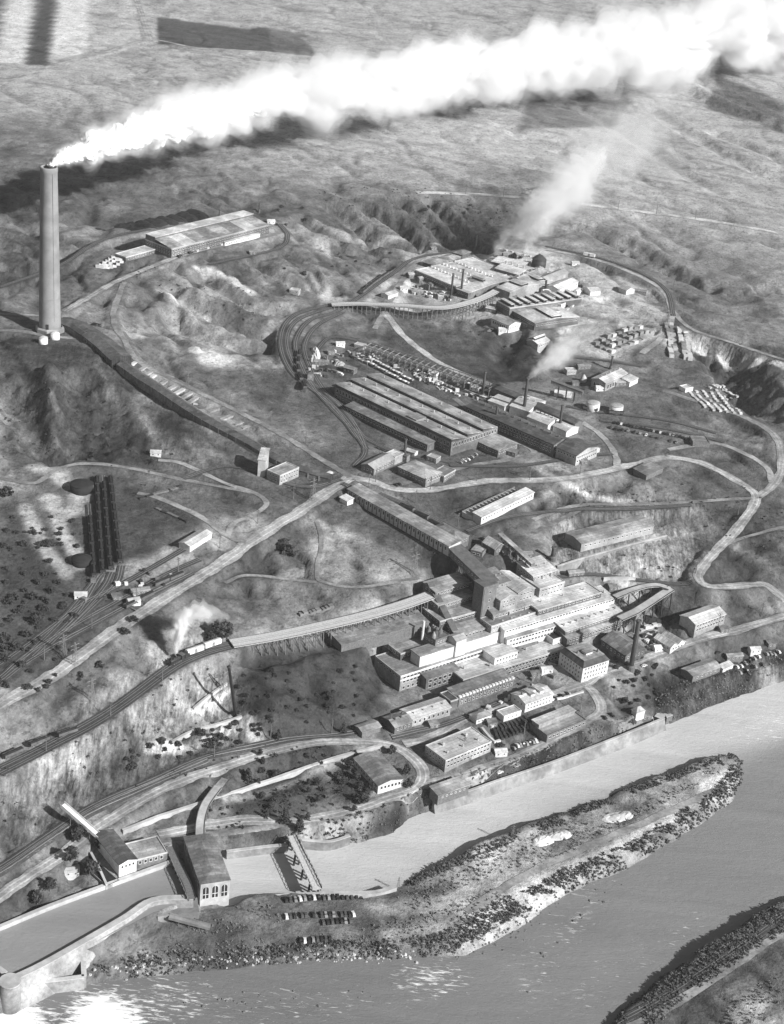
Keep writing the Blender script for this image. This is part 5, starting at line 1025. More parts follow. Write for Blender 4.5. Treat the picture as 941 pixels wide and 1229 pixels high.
def make_loco():
    root = empty('steam_locomotive', (0, 0, -50), 0, 'black steam locomotive with tender blowing white steam on the cliff railway', 'locomotive'); R = Matrix.Rotation(math.pi / 2, 4, 'Y')
    MB().lathe([(.2, -1), (1.0, -.9), (1.05, 6.5), (.9, 6.8), (.3, 6.9)], 16, Matrix.Translation((0, 0, 2.6)) @ R).build('boiler', M['dark'], root, True)
    MB().lathe([(.35, 0), (.3, .9), (.45, 1.2)], 10, Matrix.Translation((6, 0, 3.5))).build('funnel', M['dark'], root)
    for x in (2.2, 4.0): MB().lathe([(.5, 0), (.5, .6), (.2, .85)], 10, Matrix.Translation((x, 0, 3.5))).build('steam_dome', M['dark'], root, True)
    c = MB().box(-3.2, -1.5, 1.4, -.9, 1.5, 4.0).build('cab', M['dark'], root); MB().box(-3.5, -1.7, 4.003, -.7, 1.7, 4.2).build('cab_roof', M['rust'], c)
    MB().box(-3.2, -1.2, .9, 7.2, 1.2, 1.4).build('frame', M['dark'], root)
    wm = MB().lathe([(.75, -.08), (.75, .08)], 14, Matrix.Rotation(math.pi / 2, 4, 'X')).mesh('wheel', (M['rust'],))
    for x in (-1, .8, 2.6, 4.4):
        for y in (-.8, .8): link('wheel', wm, root).location = (x, y, .78)
    MB().box(-10.2, -1.4, 1.0, -3.9, 1.4, 3.0).box(-9, -1.2, 3.003, -4.4, 1.2, 3.5).build('tender', M['dark'], root); return root
lo = make_loco(); a, b = G(206, 800), G(223, 790); m_ = a.lerp(b, .5); lo.location = (m_.x, m_.y, gz(m_.x, m_.y) + .6); lo.rotation_euler = (0, 0, place_dir(b, a))
# truck
def make_truck():
    root = empty('delivery_truck', (0, 0, -50), 0, 'pale delivery lorry standing at the crossroads', 'truck'); MB().box(-4, -1.2, 1, 1.2, 1.2, 3.1).build('cargo_box', M['white'], root); MB().box(1.5, -1, .6, 2.6, 1, 2.3).box(2.603, -.8, .6, 3.9, .8, 1.5).build('cab', M['steel'], root)
    wm = MB().lathe([(.5, -.15), (.5, .15)], 10, Matrix.Rotation(math.pi / 2, 4, 'X')).mesh('wheel', (M['rubber'],))
    for x in (-2.6, 2.6):
        for y in (-1, 1): link('wheel', wm, root).location = (x, y, .5)
    return Proto(root)
TR = make_truck(); p = G(396, 571); TR.put((p.x, p.y, gz(p.x, p.y)), place_dir(G(390, 574), G(402, 567)))
p = G(372, 610); 
# ---- slender steel chimneys
def chimney(px, py, top, label, r=1.1, lean=0, m='dark', kz=None):
    b = G(px, py) if kz is None else at_z(px, py, kz); hgt = max(6, (py - top) / (F / (b - CAM).dot(_F0)) / .9 / .995)
    root = empty('steel_chimney', b, 0, label, 'chimney')
    MB().lathe([(r * 1.1, -2), (r, 1), (r * .85, hgt), (r * .6, hgt), (r * .6, hgt - 1)], 14, cap=False).build('flue_pipe', M[m], root, True)
    MB().lathe([(r * 1.15, hgt - .8), (r * 1.15, hgt - .2)], 14).build('collar', M['rust'], root)
    MB().lathe([(r * 1.7, -2), (r * 1.6, 2.2), (r * 1.1, 3)], 12).build('base_cone', M['rust'], root); return b, hgt
chimney(541, 358, 330, 'left one of the twin dark steel chimneys before the tank houses', 1.0); chimney(553, 355, 325, 'right one of the twin dark steel chimneys before the tank houses', 1.0)
chimney(579, 476, 447, 'westernmost dark chimney behind the long furnace house', 1.1); SM2 = chimney(628, 498, 455, 'tall dark chimney giving off white smoke at the white roofs', 1.3)
chimney(594, 513, 488, 'chimney standing between rolling mill and furnace house', 1.0); chimney(671, 517, 487, 'easternmost chimney at the end of the furnace house', 1.1)
chimney(485, 551, 527, 'lone chimney behind the ribbed roof shop', 1.0); chimney(757, 803, 742, 'tall leaning looking black chimney by the shore road warehouse', 1.6)
chimney(733, 443, 428, 'short chimney rising behind the white furnace refinery', .9); chimney(663, 672, 656, 'stubby black chimney at the uphill edge of the crusher blocks', 1.5)
for x, y, t, l in ((263, 264, 252, 'first thin chimney behind the hilltop works'), (288, 261, 250, 'second thin chimney behind the hilltop works'), (311, 255, 244, 'third thin chimney behind the hilltop works'), (571, 299, 282, 'pale thin mast behind the tank houses')): chimney(x, y, t, l, .6, m='steel' if 'pale' in l else 'dark')
# ---- tanks
def tank(px, py, r, h, label, m='white', nm='storage_tank', dome=.12, shape=None, g=None):
    b = G(px, py); root = empty(nm, (b.x, b.y, gz(b.x, b.y)), 0, label, 'tank', g)
    MB().lathe([(r, -2), (r, h)], 28).build('shell', M[m], root, True); MB().lathe([(r * 1.03, h + .003), (r * .98, h + .3), (r * .5, h + r * dome), (.2, h + r * dome * 1.5)], 28).build('roof', M['roof_white'] if m == 'white' else M[m], root, True)
    MB().box(r, -.4, 0, r + .15, .4, h).build('ladder', M['steel'], root); return b
tank(711, 492, 5.2, 6.2, 'left one of two big white storage tanks'); tank(739, 495, 5.2, 6.0, 'right one of two big white storage tanks')
tank(52, 412, 3.4, 4.5, 'left small white tank at the stack foot', dome=.3); tank(66, 407, 3.6, 4.5, 'right small white tank at the stack foot', dome=.3)
tank(700, 458, 2.4, 3, 'left small domed tank by the refinery', 'conc', dome=.9); tank(715, 460, 2.6, 3, 'right small domed tank by the refinery', 'conc', dome=.9)
tank(564, 350, 3.2, 3, 'pale low tank in the dark hollow behind the curved trestle', 'white'); tank(98, 588, 7.5, 4.5, 'big black round tank at the head of the black wagon strings', 'soot', dome=.1)
tank(98, 676, 6.0, 3.5, 'second black round tank beside the yard throat', 'soot', dome=.2); tank(646, 322, 6.5, 9, 'dark upright vessel at the rear of upper works', 'dark', dome=.5)
# ---- trestles
def trestle(name, label, px, zs, wd, sp, posts=3, pitch=.3, mt='wood', cat='trestle', rails=True, deckm='wood_light', brace=True, zmin=1.5):
    pts = pix(px); W_ = [at_z(a, b, z) for (a, b), z in zip(pts, zs)]; path = spline([(v.x, v.y) for v in W_], 1.0); sl_ = np.append(0, np.cumsum(np.hypot(*np.diff(np.array([(v.x, v.y) for v in W_]), axis=0).T))); n = len(path)
    zz = np.interp(np.linspace(0, sl_[-1], n), sl_, zs); t = np.gradient(path, axis=0); t /= np.hypot(t[:, 0], t[:, 1])[:, None]; nr = np.stack([-t[:, 1], t[:, 0]], 1)
    o3 = Vector((path[0][0], path[0][1], float(zz[0]))); root = empty(name, o3, 0, label, cat)
    def strip(o0, o1, z0, z1, nm, m):
        mb = MB(); q = lambda i, o, z: tuple(Vector((path[i][0] + nr[i][0] * o, path[i][1] + nr[i][1] * o, zz[i] + z)) - o3)
        idx = list(range(0, n, 2)) + ([n - 1] if (n - 1) % 2 else [])
        for i, j in zip(idx[:-1], idx[1:]):
            mb.quad(q(i, o0, z1), q(i, o1, z1), q(j, o1, z1), q(j, o0, z1)); mb.quad(q(i, o0, z0), q(j, o0, z0), q(j, o1, z0), q(i, o1, z0)); mb.quad(q(i, o1, z1), q(i, o1, z0), q(j, o1, z0), q(j, o1, z1)); mb.quad(q(i, o0, z0), q(i, o0, z1), q(j, o0, z1), q(j, o0, z0))
        return mb.build(nm, M[m], root)
    strip(-wd / 2, wd / 2, -.5, 0, 'deck', deckm); 
    for s_ in (-1, 1): strip(s_ * wd / 2 - .15, s_ * wd / 2 + .15, .003, .35, 'curb', mt); strip(s_ * wd * .35 - .25, s_ * wd * .35 + .25, -1.3, -.503, 'stringer', mt)
    if rails:
        for s_ in (-.75, .75): strip(s_ - .08, s_ + .08, .01, .18, 'rail', 'steel')
    for i in range(2, n - 2, int(sp)):
        p = path[i]; ztop = zz[i] - 1.3; mb = MB(); gmin = 99
        C_ = [];
        for k in range(posts):
            f = (k / (posts - 1) - .5) * 2; x0 = p + nr[i] * f * wd * .42; x1 = p + nr[i] * f * wd * .5 * (1 + .25 * min(1, (ztop - gz(*p)) / 15)); g_ = gz(*x1) - .5; gmin = min(gmin, g_); C_.append((x0, x1, g_))
        if ztop - gmin < zmin: continue
        for x0, x1, g_ in C_: mb.beam(Vector((x0[0], x0[1], ztop)) - o3, Vector((x1[0], x1[1], g_)) - o3, pitch * 1.25)
        a_, b_ = C_[0], C_[-1]; mb.beam(Vector((*a_[0], ztop)) - o3, Vector((*b_[0], ztop)) - o3, pitch, .5)
        if brace: mb.beam(Vector((*a_[0], ztop - .4)) - o3, Vector((*b_[1], gmin + 1)) - o3, .2); mb.beam(Vector((*b_[0], ztop - .4)) - o3, Vector((*a_[1], gmin + 1)) - o3, .2)
        mb.build('bent', M[mt], root)
    return root
trestle('timber_trestle', 'long timber railway trestle on many posts leading to the mill top', '278,772 320,765 360,757 430,741 480,727 520,713', [47, 47, 47, 47.5, 48, 48], 9, 5, 4, zmin=.6)
trestle('curved_trestle', 'curving timber trestle sweeping over the hollow to the upper works', '398,365 430,364 480,366 530,369 565,362 590,352 603,343', [73.5, 75, 76, 76, 77, 78, 79], 7, 4, 3)
trestle('steel_viaduct', 'looped elevated roadway on tall steel legs at the east end of the mill', '744,742 762,734 780,723 795,713 806,706', [33, 34, 36, 38, 40], 6, 9, 2, .5, 'dark', 'viaduct', False, 'conc')
trestle('inner_viaduct', 'pale inner arm of the elevated loop behind the mill east end', '738,716 755,709 775,703 790,702 804,706', [38, 39, 40, 40, 40], 5, 9, 2, .5, 'dark', 'viaduct', False, 'conc')
trestle('lane_bridge', 'slim curved lane bridge running down to the power house', '240,1003 241,985 247,965 262,944', [15, 15.5, 16.5, 17], 4.5, 5, 2, .4, 'wood', 'bridge', False, 'conc', True)
trestle('canal_bridge', 'narrow truss footbridge over the tailrace with white handrails', '350,1003 358,1020 370,1043 381,1067', [8, 8, 8, 8], 5, 12, 3, .7, 'dark', 'bridge', False, 'wood_light', False)
trestle('intake_bridge', 'dark rack bridge beside the power house crossing the forebay', '203,1016 213,1038 225,1062 230,1078', [15, 15, 15, 15], 4, 4, 2, .4, 'dark', 'bridge', False, 'wood', False)
# bridge railings (trusses either side)
def railing(label, a, b, z, off, h, n, nm='bridge_railing', m='conc'):
    A_, B_ = at_z(*a, z), at_z(*b, z); d = (B_ - A_); L = d.length; root = empty(nm, A_, math.atan2(d.y, d.x), label, 'railing')
    MB().box(0, off - .1, h - .15, L, off + .1, h + .1).build('top_rail', M[m], root)
    pm = MB().box(-.12, off - .12, 0, .12, off + .12, h - .153).mesh('post', (M[m],)); 
    for i in range(n): link('post', pm, root).location = (L * i / (n - 1), 0, 0)
    br = MB(); 
    for i in range(n - 1): br.beam((L * i / (n - 1), off, .1), (L * (i + 1) / (n - 1), off, h - .2), .14)
    br.build('bracing', M[m], root); root['kind'] = 'thing'; del root['kind']
railing('west truss railing of the narrow tailrace footbridge', (350, 1003), (381, 1067), 8, 2.6, 1.7, 12); railing('east truss railing of the narrow tailrace footbridge', (350, 1003), (381, 1067), 8, -2.6, 1.7, 12)
railing('railing along the dark rack bridge beside the power house', (203, 1016), (230, 1078), 15, -2.1, 1.3, 12, m='steel')
def stairway(name, label, px0, z0, px1, z1, wd, m, cat, side=.9):
    a, b = at_z(*px0, z0), at_z(*px1, z1); d = b - a; hd = math.hypot(d.x, d.y); root = empty(name, a, math.atan2(d.y, d.x), label, cat); k = d.z / hd
    MB().quad((0, -wd / 2, 0), (hd, -wd / 2, hd * k), (hd, wd / 2, hd * k), (0, wd / 2, 0)).quad((0, wd / 2, -.5), (hd, wd / 2, hd * k - .5), (hd, -wd / 2, hd * k - .5), (0, -wd / 2, -.5)).build('walkway', M[m], root)
    for s_ in (-1, 1):
        y = s_ * wd / 2; MB().quad((0, y, -.6), (hd, y, hd * k - .6), (hd, y, hd * k + side), (0, y, side)).quad((0, y + .1 * s_, side), (hd, y + .1 * s_, hd * k + side), (hd, y + .1 * s_, hd * k - .6), (0, y + .1 * s_, -.6)).quad((0, y, side), (hd, y, hd * k + side), (hd, y + .1 * s_, hd * k + side), (0, y + .1 * s_, side)).build('side_wall', M[m], root)
    n = int(hd / 6); 
    for i in range(1, n + 1):
        x = hd * i / (n + 1); w_ = root.matrix_basis @ Vector((x, 0, 0)); g_ = gz(w_.x, w_.y) - a.z; zt = x * k - .6
        if zt - g_ > .8: MB().beam((x, -wd * .4, zt), (x, -wd * .5, g_ - .5), .3).beam((x, wd * .4, zt), (x, wd * .5, g_ - .5), .3).build('leg', M['wood'], root)
    return root
stairway('covered_footbridge', 'white covered footbridge stepping down the bluff over the tracks', (75, 966), 31, (121, 1006), 20, 3.2, 'white', 'footbridge', 1.4)
stairway('timber_chute', 'wooden chute sloping over the bank below the dam apron', (203, 1100), 10, (252, 1113), 6.5, 3, 'conc_dark', 'chute')
# ---- ore gallery with its tower
def gallery(name, label, px0, z0, px1, z1, wd, ht, wm='wood', rm='rust', cat='conveyor gallery', win=True):
    a, b = at_z(*px0, z0), at_z(*px1, z1); d = b - a; hd = math.hypot(d.x, d.y); k = d.z / hd; root = empty(name, a, math.atan2(d.y, d.x), label, cat)
    def sl(y0, y1, za, zb, nm, m): MB().quad(*[(x, y, x * k + z) for x, y, z in ((0, y0, za), (hd, y0, za), (hd, y1, za), (0, y1, za))][::-1]).quad(*[(x, y, x * k + z) for x, y, z in ((0, y0, zb), (hd, y0, zb), (hd, y1, zb), (0, y1, zb))]).quad((0, y0, za), (hd, y0, hd * k + za), (hd, y0, hd * k + zb), (0, y0, zb)).quad((0, y1, zb), (hd, y1, hd * k + zb), (hd, y1, hd * k + za), (0, y1, za)).quad((0, y0, zb), (0, y1, zb), (0, y1, za), (0, y0, za)).quad((hd, y0, hd * k + za), (hd, y1, hd * k + za), (hd, y1, hd * k + zb), (hd, y0, hd * k + zb)).build(nm, M[m], root)
    sl(-wd / 2, wd / 2, -ht, 0, 'wall', wm); sl(-wd / 2 - .4, wd / 2 + .4, .003, .35, 'roof', rm)
    for i in range(1, int(hd / 7) + 1):
        x = hd * i / (int(hd / 7) + 1); w_ = root.matrix_basis @ Vector((x, 0, 0)); g_ = gz(w_.x, w_.y) - a.z
        if x * k - ht - g_ > 1: MB().beam((x, -wd * .4, x * k - ht), (x, -wd * .55, g_ - .5), .4).beam((x, wd * .4, x * k - ht), (x, wd * .55, g_ - .5), .4).beam((x, -wd * .4, x * k - ht), (x, wd * .5, g_), .25).build('leg', M['dark'], root)
    if win:
        for i in range(int(hd / 4)): o = link('window', win_mesh(1.4, 1.2), root); o.location = (4 * i + 2.2, -wd / 2, (4 * i + 2.2) * k - ht * .45)
    return root
gallery('ore_gallery', 'dark inclined ore gallery dropping from the ore house to its tower', (545, 655), 63, (591, 699), 60, 10, 5)
gallery('stepped_side_gallery', 'narrow dark stair gallery stepping down the west side of the mill', (516, 699), 53, (546, 757), 37, 3.5, 3, 'wood', 'rust')
gallery('mid_conveyor', 'thin dark conveyor crossing behind the white chamber roofs', (700, 470), 72, (662, 456), 76, 3, 2.5)
gallery('crusher_conveyor', 'slim pale conveyor climbing to the crusher blocks', (600, 640), 60, (640, 676), 56, 3, 2.4, 'wood', 'roof')
bdx = at_z(583, 700, 61)
def tower():
    a, d, n, L, D = rect((581, 705), (597, 700), (588, 693), 60); root = empty('gallery_tower', (a.x, a.y, 34), math.atan2(d.y, d.x), 'tall dark ribbed tower that ends the inclined ore gallery', 'tower'); D = max(D, 9)
    MB().box(0, 0, -3, L, D, 26).build('wall', M['wood'], root); MB().box(-.5, -.5, 26.003, L + .5, D + .5, 26.5).build('roof', M['rust'], root)
    MB().box(.6, -.25, 2, L - .6, -.003, 24).build('pale_panel', M['conc_dark'], root)
    for i in range(4): link('window', win_mesh(1.4, 1.8), root).location = (L / 2, -.25, 5 + i * 5.4)
tower()
# ------------------------------------------------------------------ the great flue from the stack to the furnaces
def flue(label, px, w0, w1, h, nm='flue', zoff=0):
    path = spline([(G(a, b).x, G(a, b).y) for a, b in pix(px)], 4.0); n = len(path); t = np.gradient(path, axis=0); t /= np.hypot(t[:, 0], t[:, 1])[:, None]; nr = np.stack([-t[:, 1], t[:, 0]], 1)
    g = lookup(Z, path[:, 0], path[:, 1]); g = np.convolve(np.pad(g, 3, mode='edge'), np.ones(7) / 7, 'valid'); o3 = Vector((path[0][0], path[0][1], g[0])); root = empty(nm, o3, 0, label, 'flue')
    wd = np.linspace(w0, w1, n); q = lambda i, f, z: tuple(Vector((path[i][0] + nr[i][0] * wd[i] * f, path[i][1] + nr[i][1] * wd[i] * f, g[i] + z)) - o3)
    for nm2, secs, m in (('wall', [((-.5, -3), (-.5, h)), ((.5, h), (.5, -3))], 'brick'), ('roof', [((-.56, h - .1), (0, h + 2.2)), ((0, h + 2.2), (.56, h - .1))], 'roof_dark')):
        mb = MB()
        for (f0, z0), (f1, z1) in secs:
            for i in range(n - 1): mb.quad(q(i, f0, z0), q(i + 1, f0, z0), q(i + 1, f1, z1), q(i, f1, z1))
        for i in (0, n - 1): mb.quad(q(i, -.5, -3), q(i, .5, -3), q(i, .5, h), q(i, 0, h + 2.1), q(i, -.5, h))
        mb.build(nm2, M[m], root)
    rb = MB()
    for i in range(0, n - 1, 2):
        for f in (-.52, .52): a_ = Vector(q(i, f, -1)); b_ = Vector(q(i, f, h)); rb.beam(a_, b_, .6)
    o = rb.build('buttress_ribs', M['conc_dark'], root); o['kind'] = 'stuff'
flue('broad dark roofed flue running down the hill from the tall stack', '76,391 95,398 112,409 130,424 146,438', 14, 16, 5)
flue('long narrow dark flue continuing down the slope to the crossroads', '146,440 168,456 190,470 240,503 299,535 345,560 398,578', 8, 7, 3.5)
# pale footings beside the flue
rs = random.Random(4)
for i, (x, y, l) in enumerate(((157, 437, 12), (168, 443, 14), (174, 449, 16), (180, 452, 12), (194, 459, 10), (204, 465, 16), (212, 470, 17), (222, 474, 16), (230, 479, 14), (237, 483, 10), (256, 492, 12), (271, 501, 14), (277, 499, 10), (286, 508, 10), (295, 512, 10))):
    a, b = G(x - l / 2, y + l * .18), G(x + l / 2, y - l * .18); d = b - a; r = MB().box(0, -1.6, -1, math.hypot(d.x, d.y), 1.6, .35 + rs.random() * .2).build('concrete_footing', M['conc_mid'] if i % 3 else M['conc']); r.location = (a.x, a.y, min(gz(a.x, a.y), gz(b.x, b.y)) + .1); r.rotation_euler = (0, 0, math.atan2(d.y, d.x))
    tag(r, '%s pale concrete footing beside the narrow flue, counted from the stack' % ORD[i], 'footing', 'concrete footings along the flue')
# ------------------------------------------------------------------ stacks and heaps
def heap(name, label, cat, a, b, wpx, hgt, m, group=None, seed=1, cuts=10):
    A_, B_ = G(*a), G(*b); d = B_ - A_; L = math.hypot(d.x, d.y); ang = math.atan2(d.y, d.x); r = random.Random(seed); n = cuts; k = 8; mb = MB(); Wd = wpx
    P_ = []
    for i in range(n + 1):
        u = i / n; e = math.sin(math.pi * min(1, max(0, u))) ** .35 if 0 < i < n else 0.05; row = []
        for j in range(k + 1):
            v = j / k * 2 - 1; hh = hgt * e * max(0, 1 - abs(v) ** 1.5) * r.uniform(.75, 1.1) - .3 * (abs(v) > .95); row.append((u * L + r.uniform(-.3, .3), v * Wd / 2 * (.4 + .6 * e) + r.uniform(-.3, .3), hh))
        P_.append(row)
    for i in range(n):
        for j in range(k): mb.quad(P_[i][j], P_[i + 1][j], P_[i + 1][j + 1], P_[i][j + 1])
    mat4 = Matrix.Translation((A_.x, A_.y, 0)) @ Matrix.Rotation(ang, 4, 'Z'); vs = []
    for x, y, z in mb.v: w_ = mat4 @ Vector((x, y, 0)); vs.append((x, y, z + gz(w_.x, w_.y) - A_.z))
    mb.v = vs; o = mb.build(name, M[m]); o.location = A_; o.rotation_euler = (0, 0, ang); tag(o, label, cat, group); return o
for i, (a, b, w_) in enumerate((((139, 271), (158, 275), 9), ((150, 269), (173, 276), 10), ((163, 266), (185, 274), 10), ((176, 263), (198, 271), 11), ((189, 261), (212, 270), 10), ((203, 259), (222, 267), 10), ((214, 256), (236, 266), 10), ((224, 253), (248, 263), 9))):
    heap('coal_heap', 'black coal heap in the slanting row behind the hilltop works', 'coal heap', a, b, w_ * 1.6, 3.2, 'coal', 'black coal heaps on the hilltop', i + 3)
heap('coal_heap', 'lone small black heap left of the hilltop coal row', 'coal heap', (115, 275), (126, 276), 6, 1.8, 'coal', None, 40)
heap('ore_heap', 'left oval dark heap under the elevated loop', 'heap', (772, 743), (795, 748), 9, 3, 'coal', None, 41); heap('ore_heap', 'right oval dark heap under the elevated loop', 'heap', (787, 735), (808, 740), 8, 3, 'coal', None, 42)
heap('slag_heap', 'white lime heap on the curve west of the rolling mill', 'heap', (377, 418), (381, 432), 7, 4, 'ash', None, 43); heap('slag_heap', 'pale crushed stone heap beside the rolling mill corner', 'heap', (402, 436), (414, 441), 9, 4, 'conc', None, 44)
for i, (a, b, w_, l) in enumerate((((641, 1013), (662, 1006), 9, 'left white sand heap on the river spit'), ((655, 1005), (685, 1000), 9, 'middle white sand heap on the river spit'), ((722, 983), (758, 976), 11, 'largest white sand heap on the river spit'))): heap('sand_heap', l, 'sand heap', a, b, w_, 2, 'ash', None, 50 + i)
def rowstack(name, label, cat, a, b, n, sx, sy, sz, m, group, seed=1, jit=.3, along=True):
    A_, B_ = G(*a), G(*b); r = random.Random(seed); ang = place_dir(A_, B_); ms = [MB().box(-sx / 2, -sy / 2, -.3, sx / 2, sy / 2, sz * k).mesh(name, (M[m if isinstance(m, str) else m[i % len(m)]],)) for i, k in enumerate((.7, 1, 1.25, .9))]
    for i in range(n):
        if r.random() < .06: continue
        p = A_.lerp(B_, i / max(1, n - 1)); o = link(name, r.choice(ms)); o.location = (p.x, p.y, gz(p.x, p.y)); o.rotation_euler = (0, 0, ang + r.uniform(-.05, .05)); tag(o, label if n > 10 and False else label + ', %s from %s' % (ORD[i], 'left' if A_.x < B_.x else 'right'), cat, group)
# lumber and brick piles east of upper works
for k, (a, b, lab) in enumerate((((716, 413), (768, 394), 'first'), ((721, 417), (774, 397), 'second'), ((728, 420), (781, 400), 'third'), ((735, 423), (778, 407), 'nearest'))):
    rowstack('lumber_stack', 'weathered lumber stack in the %s slanting yard row' % lab, 'lumber stack', a, b, 9, 5, 3.2, 2.6, ['conc_dark', 'wood_light', 'conc_dark'], 'lumber stacks in the %s slanting row' % lab, k)
for k, (a, b, lab) in enumerate((((800, 391), (805, 418), 'left'), ((805, 391), (810, 419), 'second left'), ((803, 420), (806, 430), 'lower left'), ((815, 397), (817, 410), 'middle'), ((820, 412), (823, 430), 'lower right'), ((825, 410), (828, 431), 'rightmost'), ((818, 396), (822, 402), 'upper right'))):
    rowstack('brick_stack', 'pale block stack in the %s column of the upright yard' % lab, 'brick stack', a, b, 7, 6, 4, 2.2, ['conc', 'conc_dark', 'wood_light'], 'block stacks in the %s column' % lab, 20 + k)
for k in range(6):
    a = (828 + k * 8, 471 - k * .6); b = (848 + k * 8.2, 491 + k * 1.2); rowstack('ingot_stack', 'bright ingot stack in the slanting grid on the bench rim', 'ingot stack', a, b, 10, 3.2, 2.2, 1.0, ['ash', 'conc', 'white'], 'ingot stacks on the bench rim', 40 + k)
for k in range(3): rowstack('ingot_stack', 'bright ingot stack in the small upper grid', 'ingot stack', (852 + k * 8, 466 - k), (872 + k * 6, 480 - k * 2), 7, 3, 2.2, 1.1, ['ash', 'conc'], 'ingot stacks in the small upper grid', 60 + k)
for k in range(4): rowstack('anode_stack', 'white anode stack in rows at the west end of hilltop works', 'anode stack', (117 + k * 4, 321 - k * .5 - k * 2), (146 + k * 2, 315 - k * 2.5), 8, 3.2, 2.4, 1.8, ['white', 'ash', 'conc'], 'anode stacks at the hilltop', 70 + k)
for k in range(10): rowstack('pipe_rack', 'dark rack of pipes in the fenced pipe yard', 'pipe rack', (592 + k * 4.4, 876 - k * 1.3), (597 + k * 4.4, 887 - k * 1.6), 3, 4.6, 1.5, 1.6, 'dark', 'pipe racks in the fenced yard', 80 + k)
for k, (a, b) in enumerate((((771, 757), (790, 751)), ((772, 764), (786, 760)), ((776, 771), (790, 767)), ((780, 778), (787, 776)))): rowstack('timber_stack', 'mixed timber stack beside the twin gabled shop', 'timber stack', a, b, 5, 3.4, 2.2, 1.8, ['conc', 'dark', 'wood_light'], 'timber stacks beside the twin gabled shop', 90 + k)
for k, (a, b) in enumerate((((560, 470), (600, 485)), ((500, 445), (545, 468)), ((505, 452), (550, 475)), ((590, 478), (615, 486)), ((640, 498), (672, 512)), ((425, 430), (440, 437)), ((395, 445), (410, 450)), ((622, 478), (650, 488)))): rowstack('casting_stack', 'pale stack of castings strewn behind the rolling and furnace houses', 'casting stack', a, b, 10, 3, 2, 1.6, ['ash', 'white', 'wood', 'conc_dark'], 'casting stacks behind the furnace houses', 100 + k)
for k, (a, b) in enumerate((((600, 300), (650, 312)), ((560, 362), (600, 368)), ((500, 345), (540, 360)), ((620, 350), (650, 340)), ((680, 372), (690, 366)), ((645, 392), (665, 386)))): rowstack('crate_stack', 'pale crate stack lying around the upper works halls', 'crate stack', a, b, 8, 2.6, 2, 1.8, ['ash', 'conc', 'wood'], 'crate stacks around upper works', 110 + k)
rowstack('crate_stack', 'crate stack along the sunny front of hilltop works', 'crate stack', (215, 309), (318, 279), 26, 3, 2, 1.8, ['wood', 'conc', 'dark'], 'crate stacks before the hilltop works', 130)
rowstack('crate_stack', 'dark bundle on the slope below the yard store', 'crate stack', (170, 598), (215, 585), 12, 4, 2, 1.2, ['dark', 'wood'], 'dark bundles in the upper yard', 131); rowstack('crate_stack', 'dark bundle on the slope below the yard store', 'crate stack', (190, 612), (222, 626), 8, 4, 2, 1.2, ['dark', 'wood'], 'dark bundles in the upper yard', 132)
rowstack('storage_bin', 'low row bin on the bank above the trestle', 'storage bin', (362, 738), (397, 729), 10, 3, 3, 1.4, 'conc_dark', 'low bins above the timber trestle', 133)
# ------------------------------------------------------------------ crane gantries
def make_gantry(h=7, w_=11, nm='gantry_frame'):
    root = empty(nm, (0, 0, -50), 0, 'pale gantry frame', 'gantry')
    for y in (-w_ / 2, w_ / 2): MB().beam((0, y, -1), (0, y, h), .38).build('leg', M['steel'], root)
    MB().beam((0, -w_ / 2 - 1, h + .25), (0, w_ / 2 + 1, h + .25), .5, .5).build('cross_beam', M['steel'], root)
    MB().beam((0, -w_ / 2, h * .6), (0, 0, h), .25).beam((0, w_ / 2, h * .6), (0, 0, h), .25).build('brace', M['steel'], root); return Proto(root)
GN = make_gantry(); A_, B_ = G(441, 424), G(590, 474)
for i in range(22):
    p = A_.lerp(B_, i / 21); GN.put((p.x, p.y, gz(p.x, p.y)), place_dir(A_, B_), '%s crane gantry frame above the sidings, counted from the west' % ORD[i], 'crane gantry frames above the sidings')
for y in (-5.2, 5.2):
    A2, B2 = A_.copy(), B_.copy(); ang = place_dir(A_, B_); off = Vector((-math.sin(ang), math.cos(ang), 0)) * y; o = MB().beam(Vector((0, 0, 7.9)), (B_ - A_) + Vector((0, 0, 7.9)), .4, .6).build('crane_rail', M['steel']); o.location = A_ + off
    tag(o, ('near' if y < 0 else 'far') + ' crane rail carried on the long line of gantry frames', 'crane rail')
